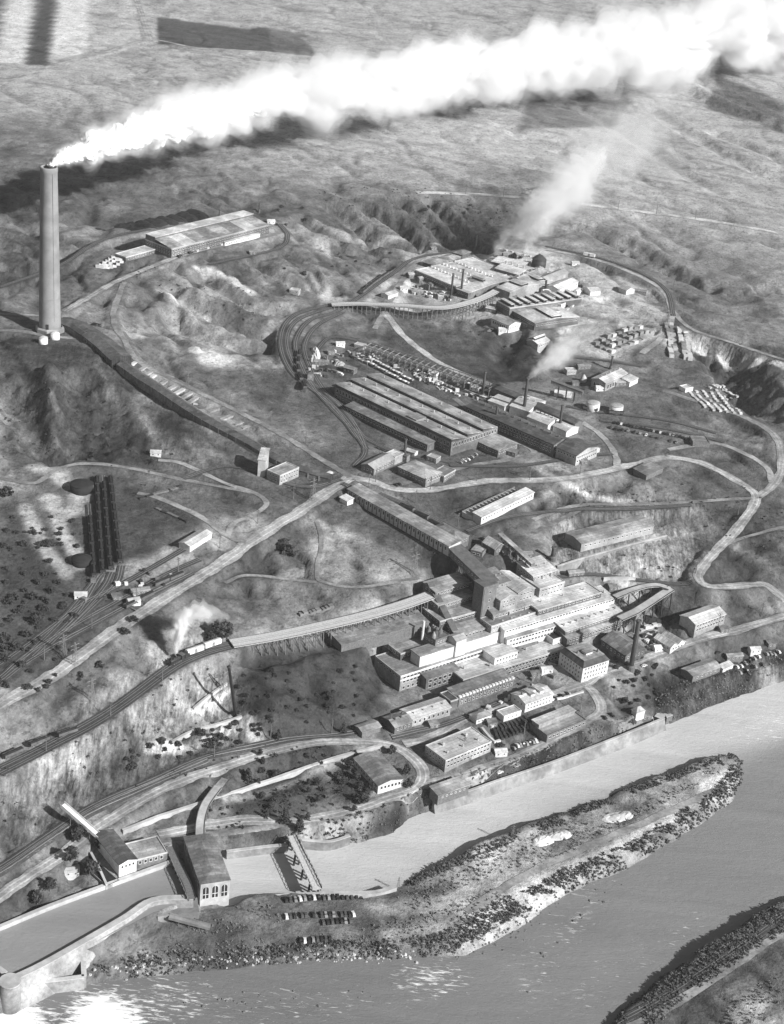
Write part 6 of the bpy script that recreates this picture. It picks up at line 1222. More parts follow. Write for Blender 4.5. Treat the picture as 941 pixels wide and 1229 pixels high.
# ------------------------------------------------------------------ poles
def make_pole(h, arm):
    root = empty('utility_pole', (0, 0, -50), 0, 'wooden pole', 'utility pole'); MB().lathe([(.28, -1), (.17, h)], 7).build('pole', M['wood'], root)
    for i in range(2 if h > 9 else 1): MB().beam((-arm, 0, h - .6 - i * 1.2), (arm, 0, h - .6 - i * 1.2), .22).build('crossarm', M['wood'], root)
    return Proto(root)
PO = make_pole(10, 1.4)
for px, lab in (('5,840 40,812 80,788 120,760 160,733 200,706 240,682 280,657 320,630 360,604', 'along the wide diagonal road'), ('440,590 480,600 520,618 560,640 600,660', 'following the timber ore shed'), ('450,583 520,592 590,580 650,580 700,574', 'beside the bench loop road'),
                ('260,915 320,895 400,885 470,878', 'by the riverside tracks'), ('560,905 640,880 700,858', 'above the shore wall'), ('650,830 720,805 790,780 860,760 920,745', 'lining the shore road'), ('840,690 860,655 890,620 915,590', 'along the east climb'),
                ('60,905 110,880 160,850 200,820', 'by the cliff railway'), ('155,400 175,440 230,470 300,500 360,535', 'down the flue road'), ('560,235 640,242 720,252 800,262 880,275', 'by the prairie highway'), ('735,300 790,330 812,380', 'around the ring road')):
    path = spline([(G(a, b).x, G(a, b).y) for a, b in pix(px)], 38)
    for i, p in enumerate(path):
        q = path[min(i + 1, len(path) - 1)] - path[max(i - 1, 0)]; r = 5.5 if 'road' in lab or 'highway' in lab else 3; nn = np.array([-q[1], q[0]]); nn = nn / (np.hypot(*nn) + 1e-6) * r
        PO.put((p[0] + nn[0], p[1] + nn[1], gz(p[0] + nn[0], p[1] + nn[1])), math.atan2(q[1], q[0]) + math.pi / 2, 'wooden utility pole %s' % lab, 'utility poles %s' % lab)
def make_pylon():
    root = empty('lattice_pylon', (0, 0, -50), 0, 'lattice pylon', 'pylon'); h = 20; mb = MB()
    for sx in (-1, 1):
        for sy in (-1, 1): MB().beam((sx * 2, sy * 2, -1), (sx * .4, sy * .4, h), .28).build('leg', M['steel'], root)
    br = MB()
    for i in range(6):
        z0, z1 = h * i / 6, h * (i + 1) / 6; a_, b_ = 2 - 1.6 * i / 6, 2 - 1.6 * (i + 1) / 6
        for s_ in (-1, 1): br.beam((-a_, s_ * a_, z0), (b_, s_ * b_, z1), .12).beam((a_, s_ * a_, z0), (-b_, s_ * b_, z1), .12).beam((s_ * a_, -a_, z0), (s_ * b_, b_, z1), .12).beam((s_ * a_, a_, z0), (s_ * b_, -b_, z1), .12)
    br.build('lattice', M['steel'], root)
    for z in (14, 17.5): MB().beam((-4, 0, z), (4, 0, z), .3).build('crossarm', M['steel'], root)
    return Proto(root)
PY = make_pylon()
for x, y, l in ((76, 787, 'lattice pylon standing on the yard track fan'), (90, 797, 'lattice pylon at the lower verge of the wide road'), (268, 830, 'lattice pylon on the slope below the trestle'), (110, 840, 'lattice pylon on the bluff above the cliff railway'), (615, 1003, 'small double pylon on the north edge of the river spit'), (478, 1066, 'leaning pylon at the quay end'), (800, 395, 'lattice pylon at the ring road bend'), (497, 690, 'lattice pylon at the head of the mill stairs'), (375, 600, 'lattice pylon west of the crossroads')):
    p = G(x, y); PY.put((p.x, p.y, gz(p.x, p.y)), rs.uniform(0, 1), l, None, scale=.35 if y > 900 else .7 if y > 700 else .8)
# the tall leaning standpipe by the bluff
a, b = G(283, 860), G(283, 860) + Vector((-3, 0, 32)); pp = MB().lathe([(.9, -1), (.8, 32), (1.1, 32.2), (1.1, 33)], 12).build('standpipe', M['dark'], None, True); pp.location = a; pp.rotation_euler = (0, -.16, 0); tag(pp, 'tall slanting dark standpipe on the slope south of the trestle', 'standpipe')
# ------------------------------------------------------------------ walls of the canal, quay and embankment
def wall(name, label, px, z1, th, m, cat, z0=None, kind=None, batter=0.0, step=4, cope=True):
    z1s = z1 if isinstance(z1, (list, tuple)) else None; pts = pix(px); zt = z1s or [z1] * len(pts)
    if isinstance(z1, str): Wp = [G(a, b) for a, b in pts]; zt = [v.z + float(z1) for v in Wp]
    else: Wp = [at_z(a, b, z) for (a, b), z in zip(pts, zt)]
    path = spline([(v.x, v.y) for v in Wp], step); n = len(path); sd = np.append(0, np.cumsum(np.hypot(*np.diff(np.array([(v.x, v.y) for v in Wp]), axis=0).T))); zz = np.interp(np.linspace(0, sd[-1], n), sd, zt)
    t = np.gradient(path, axis=0); t /= np.hypot(t[:, 0], t[:, 1])[:, None]; nr = np.stack([-t[:, 1], t[:, 0]], 1); o3 = Vector((path[0][0], path[0][1], float(zz[0]))); root = empty(name, o3, 0, label, cat)
    zb = np.full(n, z0) if z0 is not None else lookup(Z, path[:, 0], path[:, 1]) - 2.5
    for nm, hh, lo, hi, bt, mm in (('wall', th / 2, None, 0, batter, m),) + ((('coping', th / 2 + .2, .003, .35, 0, 'conc'),) if cope else ()):
        mb = MB(); q = lambda i, f, z, e=0: tuple(Vector((path[i][0] + nr[i][0] * (f * hh + e), path[i][1] + nr[i][1] * (f * hh + e), z)) - o3)
        L_ = (lambda i: zb[i]) if lo is None else (lambda i: zz[i] + lo)
        for i in range(n - 1):
            j = i + 1; T = lambda k: zz[k] + hi
            e0, e1 = -bt * (zz[i] - L_(i)), -bt * (zz[j] - L_(j))
            mb.quad(q(i, -1, T(i)), q(j, -1, T(j)), q(j, 1, T(j)), q(i, 1, T(i))); mb.quad(q(i, -1, L_(i), e0), q(j, -1, L_(j), e1), q(j, -1, T(j)), q(i, -1, T(i))); mb.quad(q(i, 1, T(i)), q(j, 1, T(j)), q(j, 1, L_(j)), q(i, 1, L_(i)))
        for k in (0, n - 1): mb.quad(q(k, -1, L_(k), -bt * (zz[k] - L_(k))), q(k, 1, L_(k)), q(k, 1, zz[k] + hi), q(k, -1, zz[k] + hi))
        mb.build(nm, M[mm], root)
    return root
wall('canal_wall', 'long pale concrete wall along the bluff side of the forebay canal', '-40,1128 0,1112 60,1087 130,1061 205,1034', 14, 1.7, 'conc', 'canal wall', 6)
wall('river_canal_wall', 'broad pale battered concrete wall between forebay and river', '14,1175 50,1158 100,1130 150,1101 184,1080 232,1077', 14, 3, 'conc_mid', 'dam wall', -2, batter=.36)
wall('basin_wall', 'low concrete basin wall at the river beside the round pier', '22,1180 60,1177 101,1172', 7, 2, 'conc_mid', 'basin wall', -2); wall('basin_end_wall', 'short concrete end wall closing the small basin', '101,1172 100,1154', 7, 2, 'conc_dark', 'basin wall', -2)
pr = at_z(12, 1178, 15); r_ = empty('round_pier', (pr.x, pr.y, -2), 0, 'round white concrete pier at the corner of the dam', 'pier'); MB().lathe([(5, 0), (4.6, 17)], 24).build('drum', M['conc_mid'], r_, True); MB().lathe([(5, 17.003), (5, 17.6)], 24).build('cap', M['conc'], r_)
wall('apron_slab', 'rough grey concrete apron sloping from the power house', '186,1092 210,1088 238,1086', 10, 11, 'conc_dark', 'apron', 0, cope=False)
wall('pit_wall', 'thin pale wall edging the dark pit by the screen house', '109,1023 119,1042 128,1062', 15, .8, 'conc', 'wall', 6); wall('spill_crest', 'dark dam crest running left from the round pier', '-60,1130 -20,1150 6,1168', 13.5, 2.5, 'conc_dark', 'dam crest', -3)
wall('quay_wall', 'curved pale quay wall along the tailrace above the parked cars', '318,1077 360,1074 420,1072 452,1071 475,1064', 5.2, 2.4, 'conc', 'quay wall', -3)
wall('north_quay', 'dark stone quay wall on the north side of the tailrace', '272,1022 320,1016 345,1014', 4.5, 1.6, 'conc_dark', 'quay wall', -3); wall('garden_quay', 'curved stone quay right of the tailrace footbridge', '362,1008 395,1010 420,1003', 5.5, 1.4, 'conc_dark', 'quay wall', -3)
wall('shore_embankment', 'long grey stone embankment wall below the shore road', '520,962 560,950 600,936 660,916 720,893 760,877 797,862', [6.5, 6.5, 6.5, 6.5, 7, 7.5, 7], 1.2, 'conc_dark', 'embankment', -2, batter=.35)
wall('flume_wall', 'long white covered flume crossing the gardens to the loop road', '147,1000 190,983 240,967 290,951 320,941 400,913 458,897', '1.8', 1.5, 'conc', 'flume')
wall('bluff_ledge', 'white ledge wall slanting across the bluff face', '205,893 230,880 262,871 290,862', '1.2', 1.2, 'conc', 'ledge wall')
wall('short_ledge', 'short straight white ledge on the dark slope', '232,852 252,836 272,822', '1.2', 1.0, 'conc', 'ledge wall')
wall('terrace_wall', 'dark retaining wall under the long hillside shed', '668,682 700,672 760,655 800,645', '1.5', 1, 'conc_dark', 'retaining wall'); wall('hopper_wall', 'pale retaining wall above the dark hopper pit', '724,697 745,696 762,697', '2', 1, 'conc', 'retaining wall')
wall('roadside_curb', 'white topped curb line beside the dormered house cars', '655,842 678,838 700,831', '0.9', .8, 'white', 'curb wall'); wall('yard_fence_wall', 'white wall with a bend on the west side of the pipe yard', '578,876 588,888 594,893 600,891', '1.6', 1, 'white', 'yard wall')
wall('loading_wharf', 'round timber wharf head jutting over the river beside pump house', '790,862 797,856 804,860', 5, 5, 'wood', 'wharf', -3)
# fences of posts near the river houses
# ------------------------------------------------------------------ small sheds and plant crowded between the halls
def make_shed(L, D, h, rh, wm, rm, kind='gx', hole=True):
    root = empty('small_shed', (0, 0, -50), 0, 'shed', 'shed'); s = dict(roof=kind, over=.35, rh=rh, rm=rm, wm=wm); roof_parts(s, L, D, h, root)
    for c in list(root.children): c.data.transform(Matrix.Translation((-L / 2, -D / 2, 0)))
    n = max(1, int(L / 3.2)); me = win_mesh(1.2, 1.3)
    for i in range(n): link('window', me, root).location = (-L / 2 + L * (i + .5) / n, -D / 2, h * .55)
    return Proto(root)
SH = [(make_shed(9, 6, 3.2, 1.4, 'white', 'roof_white'), 'white gabled'), (make_shed(12, 7, 4, 1.8, 'brick', 'roof'), 'brick gabled'), (make_shed(7, 5, 3, .8, 'wood', 'roof_mid', 'shed'), 'dark lean-to'), (make_shed(10, 8, 4.5, 1, 'brick_light', 'roof_white', 'flat'), 'pale flat roofed'), (make_shed(14, 6, 3.4, 1.2, 'wood', 'roof'), 'long timber'), (make_shed(6, 6, 6, 1.6, 'brick', 'roof_dark', 'hip'), 'tall hipped')]
def hut(px, py, k, rz, where, sc=1.0):
    p = G(px, py); pr, nm = SH[k]; r = pr.put((p.x, p.y, gz(p.x, p.y)), rz, '%s shed %s' % (nm, where), None, scale=sc); return r
HU = .35
for px, py, k, rz, w_ in (
 (628, 318, 2, .5, 'tucked under the vessel smoke'), (638, 330, 0, .5, 'right of the dark upright vessel'), (588, 330, 3, .5, 'between tank houses and roast house'), (578, 338, 5, .5, 'at the trestle head by the casting house'), (606, 352, 0, .5, 'in the dusty heart of upper works'),
 (618, 360, 2, .5, 'on the dark strip beside the wire mill'), (666, 362, 1, .5, 'in the courtyard east of the wire mill'), (655, 352, 0, .5, 'in the courtyard below the twin ridge hall'), (672, 378, 3, .5, 'facing the south hall gable'), (660, 386, 2, .5, 'below the south hall gable'), (632, 392, 4, -.5, 'on the dark slope under the south hall'),
 (702, 345, 2, .2, 'beside the lone white ring track shed'), (768, 352, 4, -.2, 'just right of the white gabled depot'), (484, 348, 0, .4, 'on the dusty apron left of the tank houses'), (500, 352, 4, .4, 'on the apron near the twin chimneys'), (530, 358, 3, .2, 'just left of the twin chimneys'), (575, 358, 2, .3, 'in the shade of the curved trestle'), (590, 374, 1, -.4, 'uphill of the arched window house'), (603, 398, 0, .1, 'alone below the arched window house'),
 (520, 300, 2, .4, 'behind the western pavilion'), (610, 308, 4, .3, 'on the north rim of upper works'), (690, 318, 0, .3, 'beyond the twin ridge hall on the ring'),
 (386, 437, 4, .1, 'across the sidings west of the rolling mill'), (397, 425, 2, .5, 'uphill at the west sidings'), (408, 415, 0, .3, 'near the gantry line start'), (432, 418, 3, -.4, 'at the western gantry foot'), (372, 455, 5, .2, 'inside the great track curve'), (420, 446, 1, -.5, 'against the rolling mill back corner'),
 (520, 450, 0, -.45, 'first among castings along the gantries'), (545, 462, 2, -.45, 'second among castings along the gantries'), (570, 468, 0, -.45, 'near the western chimney foot'), (604, 478, 3, -.45, 'between the dust chambers'), (622, 484, 0, -.45, 'hugging the dust chamber end'), (652, 494, 3, -.45, 'right of the white barrel roofs'), (678, 505, 0, -.45, 'near the slag loading house'), (690, 516, 2, -.45, 'at the furnace house east yard'),
 (612, 545, 1, -.4, 'off the tool annex gable'), (700, 556, 2, .3, 'below the bright gabled end house'), (494, 545, 0, -.5, 'behind the brick forge parapet'), (520, 553, 3, -.5, 'uphill of the loading hut'), (486, 553, 5, -.5, 'by the lone chimney'),
 (690, 462, 2, .2, 'left of the small domed tanks'), (720, 468, 0, .2, 'below the furnace refinery doors'), (744, 462, 1, .3, 'on the shaded side of the refinery annex'), (700, 442, 4, .3, 'above the small domed tanks'), (684, 448, 3, .3, 'in the furnace smoke by the refinery'),
 (607, 665, 2, .4, 'beside the pale gabled house'), (628, 668, 4, .4, 'on the shelf above crusher blocks'), (556, 670, 2, -.5, 'under the inclined ore gallery'), (585, 655, 0, .4, 'left of the pale gabled house'), (690, 690, 4, .35, 'under the terrace retaining wall'), (735, 707, 2, .3, 'at the hopper pit edge'),
 (716, 790, 2, .35, 'between office and gabled warehouse'), (738, 776, 4, .35, 'behind the dark gabled warehouse'), (790, 780, 0, .35, 'in the lumber yard by the shore road'), (642, 812, 2, .35, 'in the mill forecourt'), (655, 806, 0, .35, 'against the machine floor wall'), (590, 870, 2, .35, 'beside the fenced pipe yard'), (600, 905, 0, .35, 'on the shore road verge by the pipe yard'), (520, 872, 2, .35, 'across from the machine shop'),
 (880, 790, 4, .3, 'first in the shed row on the far shore road'), (905, 782, 0, .3, 'second in the shed row on the far shore road'), (925, 775, 2, .3, 'last in the shed row on the far shore road'), (868, 758, 2, .3, 'by the end of the isolated hillside shed'),
 (232, 292, 2, .25, 'first along the hilltop works front'), (250, 288, 0, .25, 'second along the hilltop works front'), (300, 285, 4, .25, 'at the east end of hilltop works'), (325, 268, 0, .3, 'on the hilltop track bend'), (303, 305, 2, .3, 'alone on the slope below the hilltop works'), (120, 391, 2, -.4, 'on the flue shoulder near the stack'), (187, 546, 0, .1, 'alone beside the upper yard path'), (354, 352, 3, -.2, 'white slab roofed on the open slope'),
 (140, 719, 2, .5, 'black hut in the yard'), (168, 712, 4, .5, 'beside the gondolas in the yard'), (160, 724, 0, .5, 'tiny white on the yard verge'), (97, 717, 0, .2, 'at the black tank by the yard throat'), (775, 862, 2, .3, 'by the pyramid pump house'), (86, 1048, 0, .3, 'small in the trees above the forebay')):
    hut(px, py, k, rz + random.uniform(-.05, .05), w_, .8)
def clutter(name, label, cat, px, n, group, seed, sizes, mats_):
    r = random.Random(seed); pts = pix(px); A_ = [G(a, b) for a, b in pts]; ms = [MB().box(-a / 2, -b / 2, -.4, a / 2, b / 2, c).mesh(name, (M[m],)) for (a, b, c) in sizes for m in mats_]
    cyl = [MB().lathe([(q, -.4), (q, c)], 10).mesh(name, (M[m],)) for q, c in ((1.2, 2), (.8, 3.4)) for m in mats_]
    path = spline([(v.x, v.y) for v in A_], 1.0)
    for i in range(n):
        p = path[r.randrange(len(path))] + np.array([r.gauss(0, 4.5), r.gauss(0, 4.5)]); o = link(name, r.choice(ms + cyl)); o.location = (p[0], p[1], gz(p[0], p[1])); o.rotation_euler = (0, 0, r.uniform(0, 3)); tag(o, label, cat, group)
SZ = ((2, 2, 1.6), (4, 1.4, 1), (3, 2.4, 2.4), (6, 1, .8), (1.4, 1.4, 1))
clutter('scrap_piece', 'stray piece of plant and scrap among the sidings behind the rolling mill', 'scrap', '380,450 400,430 440,428 500,450 560,475 620,490', 115, 'scrap among the sidings', 1, SZ, ['wood', 'ash', 'dark', 'conc'])
clutter('scrap_piece', 'stray piece of plant and scrap among the upper works halls', 'scrap', '490,350 530,355 580,345 600,325 640,325 660,360 680,370', 115, 'scrap among the upper works', 2, SZ, ['wood', 'white', 'ash', 'dark'])
clutter('scrap_piece', 'stray piece of plant and scrap around the riverside shops', 'scrap', '560,860 600,850 640,825 700,770 760,775 790,765', 50, 'scrap around the shops', 3, SZ, ['wood', 'white', 'dark', 'conc'])
clutter('scrap_piece', 'stray piece of scrap in the dark upper yard', 'scrap', '150,725 170,705 200,690 110,720', 26, 'scrap in the upper yard', 4, SZ, ['wood', 'white', 'dark'])

for i_, (px, py, k) in enumerate(((600, 312, 0), (612, 318, 3), (622, 308, 1), (566, 352, 0), (580, 348, 3), (560, 344, 2), (601, 340, 0), (620, 342, 3), (634, 345, 0), (646, 340, 5), (663, 346, 1), (655, 330, 3), (668, 330, 0), (640, 362, 2), (630, 368, 1), (612, 384, 2), (625, 388, 0), (650, 376, 3), (662, 374, 0), (684, 356, 2), (694, 352, 0), (508, 336, 4), (494, 332, 1), (516, 344, 2))):
    hut(px, py, k, .5 + .1 * (i_ % 3), ('squeezed among the upper works roofs, %s of the closely packed ones' % ORD[i_]) if False else 'wedged tightly among the upper works halls', .75)['group'] = 'sheds wedged among the upper works halls'

for A, B_, C_, rm, lab in (((612, 330), (636, 341), (652, 331), 'roof_white', 'pale gabled bay filling the gap behind the casting house'), ((640, 352), (656, 360), (672, 350), 'roof', 'grey gabled bay between the wire mill and bright east hall'), ((648, 396), (662, 391), (658, 383), 'roof_white', 'small pale bay below the lower hall gable'), ((560, 336), (574, 341), (584, 335), 'roof', 'grey bay inside the bend of the curved trestle')):
    a, d, n, L, D = rect(A, B_, C_, 80); D = max(D, 7); g_ = min(gz(a.x, a.y), gz(a.x + d.x * L, a.y + d.y * L)); rt = empty('works_bay', (a.x, a.y, g_), math.atan2(d.y, d.x), lab, 'building')
    roof_parts(dict(roof='monx', over=.5, rh=2, rm=rm, wm='brick_light'), L, D, 6, rt); add_windows(dict(win={'F': [(-2, 1.4, 1.6, 2.8)], 'R': [(-2, 1.2, 1.6, 2.6)]}, fm='white'), L, D, 6, rt)
# ------------------------------------------------------------------ plants
LEAF = mat('dark_foliage', 0.055, rough=.9, var=.5, scale=.6); LEAF2 = mat('grey_sage', 0.08, rough=.95, var=.45, scale=.6); BARE = mat('bare_brush', 0.16, rough=.95, var=.4, scale=.8)
def tufts(pts, sizes, rng, per=9, flat=.75):
    """many small leaf faces heaped round each point"""
    n = len(pts); k = per; c = np.repeat(pts, k, 0); s = np.repeat(sizes, k); m = len(c)
    d = rng.normal(size=(m, 3)); d /= np.linalg.norm(d, axis=1)[:, None]; d[:, 2] = np.abs(d[:, 2]) * flat; r = rng.uniform(.35, 1, m)[:, None]
    c = c + d * r * s[:, None] * .6; a = rng.normal(size=(m, 3)); a /= np.linalg.norm(a, axis=1)[:, None]; b = np.cross(a, rng.normal(size=(m, 3))); b /= np.linalg.norm(b, axis=1)[:, None]
    w_ = (s * rng.uniform(.22, .5, m))[:, None]; V = np.stack([c + a * w_, c - a * w_ * .6 + b * w_, c - a * w_ * .6 - b * w_], 1).reshape(-1, 3)
    return V
def tri_mesh(name, V, m):
    me = bpy.data.meshes.new(name); n = len(V); me.vertices.add(n); me.vertices.foreach_set('co', V.astype(np.float32).ravel()); me.loops.add(n); me.loops.foreach_set('vertex_index', np.arange(n, dtype=np.int32))
    me.polygons.add(n // 3); me.polygons.foreach_set('loop_start', np.arange(0, n, 3, dtype=np.int32)); me.update(calc_edges=True); me.materials.append(m); return me
rg = np.random.RandomState(5)
def crown_mesh(name, r, h, n, m, z0=0, conic=False):
    u = rg.rand(n); th = rg.rand(n) * 2 * np.pi; zc = z0 + h * u; rad = r * (np.sqrt(np.maximum(0.03, 1 - (2 * u - .9) ** 2)) if not conic else (1.05 - u)) * rg.uniform(.45, 1, n) * (1 + .3 * np.sin(3 * th + rg.rand() * 6))
    P_ = np.stack([rad * np.cos(th), rad * np.sin(th), zc], 1); return tri_mesh(name, tufts(P_, np.full(n, r * .55), rg, 8), m)
def make_plant(nm, cat, crown, th, tr):
    root = empty(nm, (0, 0, -50), 0, nm, cat); link('crown', crown, root)
    tm = MB().lathe([(tr, -.5), (tr * .7, th)], 7)
    for i in range(4): a = i * 1.6; tm.beam((0, 0, th * .6), (math.cos(a) * th * .35, math.sin(a) * th * .35, th * 1.15), tr * .7)
    tm.build('trunk', M['wood'], root); return Proto(root)
BUSH = [make_plant('bush', 'bush', crown_mesh('crown', 1.5, 1.9, 55, LEAF), .8, .12) for _ in range(3)]
TREE = [make_plant('garden_tree', 'tree', crown_mesh('crown', 2.2, 4.5, 80, LEAF, 1.5), 3.4, .22) for _ in range(2)]
CONE = make_plant('spruce_tree', 'tree', crown_mesh('crown', 1.7, 6, 80, LEAF, .5, True), 4, .2)
def put_px(pr, px, py, s, label, group=None, Zr=None):
    p = G(px, py); k = rv.uniform(.85, 1.15) * s; return pr.put((p.x, p.y, gz(p.x, p.y) - .1), rv.uniform(0, 6), label, group, scale=(k, k * rv.uniform(.85, 1.15), k * rv.uniform(.85, 1.1)))
rv = random.Random(9)
left = [(8, 594, 2.6), (60, 655, 1.8), (28, 655, 1.5), (14, 720, 1.6), (30, 710, 1.2), (40, 718, 1.9), (38, 717, 1.4), (43, 748, 2.2), (33, 763, 1.8), (5, 770, 2.8), (4, 780, 2.2), (20, 780, 2.4), (48, 740, 1.5), (52, 732, 1.6), (23, 735, 1.4), (62, 711, 1.7), (18, 719, 1.8), (10, 724, 1.3), (58, 723, 1.4), (4, 793, 2.4), (75, 730, 1.2), (56, 655, 2.4), (30, 690, 1.2), (45, 700, 1.2), (12, 745, 1.3), (35, 745, 1.2), (70, 700, 1.3), (14, 660, 1.3), (40, 640, 1.3), (20, 640, 1.2), (66, 745, 1.3), (8, 700, 1.2), (80, 715, 1.2), (55, 690, 1.1), (26, 800, 1.6), (96, 812, 1.6), (120, 800, 1.5), (150, 760, 1.5), (160, 745, 1.5)]
for x, y, s in left: put_px(rv.choice(BUSH), x, y, s, 'round dark bush on the far left slope among smaller ones', 'dark bushes on the left slope')
for i in range(60):
    x, y = rv.uniform(0, 95), rv.uniform(620, 830); put_px(rv.choice(BUSH), x, y, rv.uniform(.6, 1.3), 'small dark bush scattered on the left slope', 'small bushes on the left slope')
for x, y, l in ((341, 653, 'first'), (337, 657, 'second'), (343, 661, 'third'), (348, 665, 'largest')): put_px(rv.choice(BUSH), x, y, 2.0 if l != 'largest' else 3, '%s dark bush in the pale hollow below the ore shed' % l)
for i in range(26):
    x = rv.choice([rv.uniform(310, 330), rv.uniform(360, 430)]); y = rv.uniform(905, 975); put_px(rv.choice(TREE), x, y, rv.uniform(.4, .8), 'leafy garden tree west of the club house', 'garden trees west of the club house')
for x, y, s in ((432, 948, .8), (440, 955, .9), (428, 935, .8), (447, 950, .8), (425, 960, .8), (470, 905, 1), (488, 930, 1), (490, 945, .9), (420, 925, 1.1), (436, 965, 1.1)): put_px(rv.choice(TREE), x, y, s, 'garden tree crowding the club house walls', 'trees around the club house')
for x, y, s in ((342, 988, 1.4), (359, 1000, 1.5), (320, 982, .8), (369, 984, .9), (412, 880, 1), (334, 888, 1.1), (298, 940, 1.3), (297, 935, 1.0)): put_px(CONE, x, y, s, 'dark conical spruce near the garden drive', 'spruces near the garden drive')
for x, y, s in ((555, 912, .9), (565, 908, .9), (575, 903, 1), (583, 900, .9), (545, 916, .8), (600, 896, .8), (608, 902, .8)): put_px(rv.choice(BUSH), x, y, s * 1.5, 'clipped shrub against the laboratory front', 'shrubs before the laboratory')
for x, y, s in ((97, 1005, 1.5), (93, 1010, 1.2), (60, 1070, 1.4), (110, 1050, 1.3), (85, 1035, 1.3), (45, 1085, 1.1), (120, 1020, 1)): put_px(rv.choice(TREE), x, y, s, 'dark tree by the forebay path', 'trees by the forebay path')
for x, y, s in ((260, 767, 1.5), (266, 765, 1.8), (273, 767, 1.5), (253, 770, 1.1)): put_px(rv.choice(TREE), x, y, s, 'dense dark tree at the trestle abutment', 'dark trees at the trestle abutment')
for i in range(40):
    x = rv.uniform(150, 330); y = 915 - (x - 150) * .25 + rv.uniform(-16, 12); put_px(rv.choice(BUSH), x, y, rv.uniform(.7, 1.4), 'scrubby bush on the bluff shelf', 'bushes on the bluff shelf')
for i in range(28): put_px(rv.choice(BUSH), rv.uniform(735, 790), rv.uniform(790, 845), rv.uniform(.7, 1.3), 'bush in the dark plot below the shore road', 'bushes below the shore road')
for i in range(46): put_px(rv.choice(BUSH), rv.uniform(285, 430), rv.uniform(800, 870), rv.uniform(.5, 1.1), 'low bush on the dark pasture under the trestle', 'bushes on the dark pasture')
for i in range(30): put_px(rv.choice(BUSH), rv.uniform(330, 640), rv.uniform(245, 330), rv.uniform(.7, 1.4), 'dark bush in the prairie coulee', 'bushes in the prairie coulee')
# scrub along the banks: nobody could count it
def scrub(name, label, strips, dens, size, m, tall=1.0, seed=1, per=9):
    r = np.random.RandomState(seed); P_ = []; S_ = []
    for px, wd, sh in strips:
        path = spline([(G(a, b).x, G(a, b).y) for a, b in pix(px)], 2.0); t = np.gradient(path, axis=0); t /= np.hypot(t[:, 0], t[:, 1])[:, None] + 1e-9; n = int(len(path) * 2 * wd * dens); i = r.randint(0, len(path), n)
        off = (r.rand(n) - .5) * wd + sh; clump = fbm(path[i, 0] + off, path[i, 1], 9, 2); k = clump > .33; i = i[k]; off = off[k]; x = path[i, 0] - t[i, 1] * off + r.randn(len(i)) * .5; y = path[i, 1] + t[i, 0] * off
        z = lookup(Z, x, y); ok = (z > .1) & ~((z < 12.1) & inside(fore, x, y)); P_.append(np.stack([x, y, z + .2], 1)[ok]); S_.append((size * r.uniform(.5, 1.4, len(i)))[ok])
    V = tufts(np.concatenate(P_), np.concatenate(S_), r, per, tall); o = link(name, tri_mesh(name, V, m)); tag(o, label, None, None, 'stuff'); return len(V) // 3
nt_ = 0
nt_ += scrub('willow_scrub', 'dense dark willow scrub fringing the spit and river banks', (("110,1170 160,1163 260,1154 380,1146 480,1143 540,1128 600,1097 650,1073 700,1048 760,1022 820,987 868,955 890,928", 13, 0), ("890,925 885,908 862,915", 7, 0), ("945,1096 884,1130 834,1163 775,1205 732,1246", 20, 0), ("490,1062 560,1030 620,1004 680,980 740,958 800,935 860,912", 6, 0), ("320,1010 400,1012 440,1005", 6, 0)), .7, 1.2, LEAF2, 1.2, 2, 8)
nt_ += scrub('bank_brush', 'grey brush and weeds on the spit and shore embankments', (("170,1156 300,1146 460,1138 560,1132 640,1092", 12, 3), ("200,1110 300,1100 330,1095", 16, 0), ("440,1125 540,1100 600,1075", 12, 0), ("640,1040 760,980 860,925", 7, 0), ("440,1010 500,980 560,955 640,928 720,900 800,865 880,835 941,815", 9, 2), ("500,970 560,945 660,912 760,874", 8, 0), ("480,1080 540,1050 620,1018 700,985", 16, -4), ("930,1108 880,1140 820,1182 770,1220", 16, 0), ("945,1088 888,1121 840,1151 777,1193 730,1238", 12, 0), ("941,1180 900,1210 880,1240", 14, 0), ("790,850 840,830 900,812 941,800", 22, 0)), .22, 1.0, BARE, 1.0, 3, 7)
nt_ += scrub('hill_sage', 'sagebrush and weeds scattered over the bluffs and gullies', (("0,1000 60,960 130,930 220,905 290,880", 34, 0), ("0,960 100,900 180,860 260,820", 26, 0), ("20,470 60,500 100,480 150,500", 60, 0), ("0,540 60,555 120,540 200,570", 50, 0), ("700,600 780,600 850,590", 26, 0), ("680,650 760,670 840,690", 30, 0), ("870,430 900,460 930,480", 50, 0), ("640,600 700,600", 20, 0), ("860,640 930,610", 70, 0), ("560,400 620,410 640,440", 40, 0), ("390,240 520,250 600,270", 60, 0), ("150,330 240,345 320,380", 60, 0), ("400,300 480,320", 40, 0)), .014, 1.3, LEAF, .8, 4)
nt_ += scrub('garden_hedge', 'dark hedges and shrubs in the riverside gardens', (("315,925 360,912 410,902", 14, 0), ("255,975 330,950 420,925", 10, -3), ("330,985 420,955 440,940", 22, 6), ("265,1000 330,996 390,990", 5, 5), ("370,998 440,985 500,965", 10, 0), ("540,968 640,936 800,872", 3, 0)), .06, 1.5, LEAF, 1.1, 6)
nt_ += scrub('embankment_weeds', 'dark weeds at the foot of the long shore embankment', (('520,972 560,960 600,946 660,926 720,903 760,888 800,872', 4, 1),), .8, 1.0, LEAF, 1.0, 8, 7)
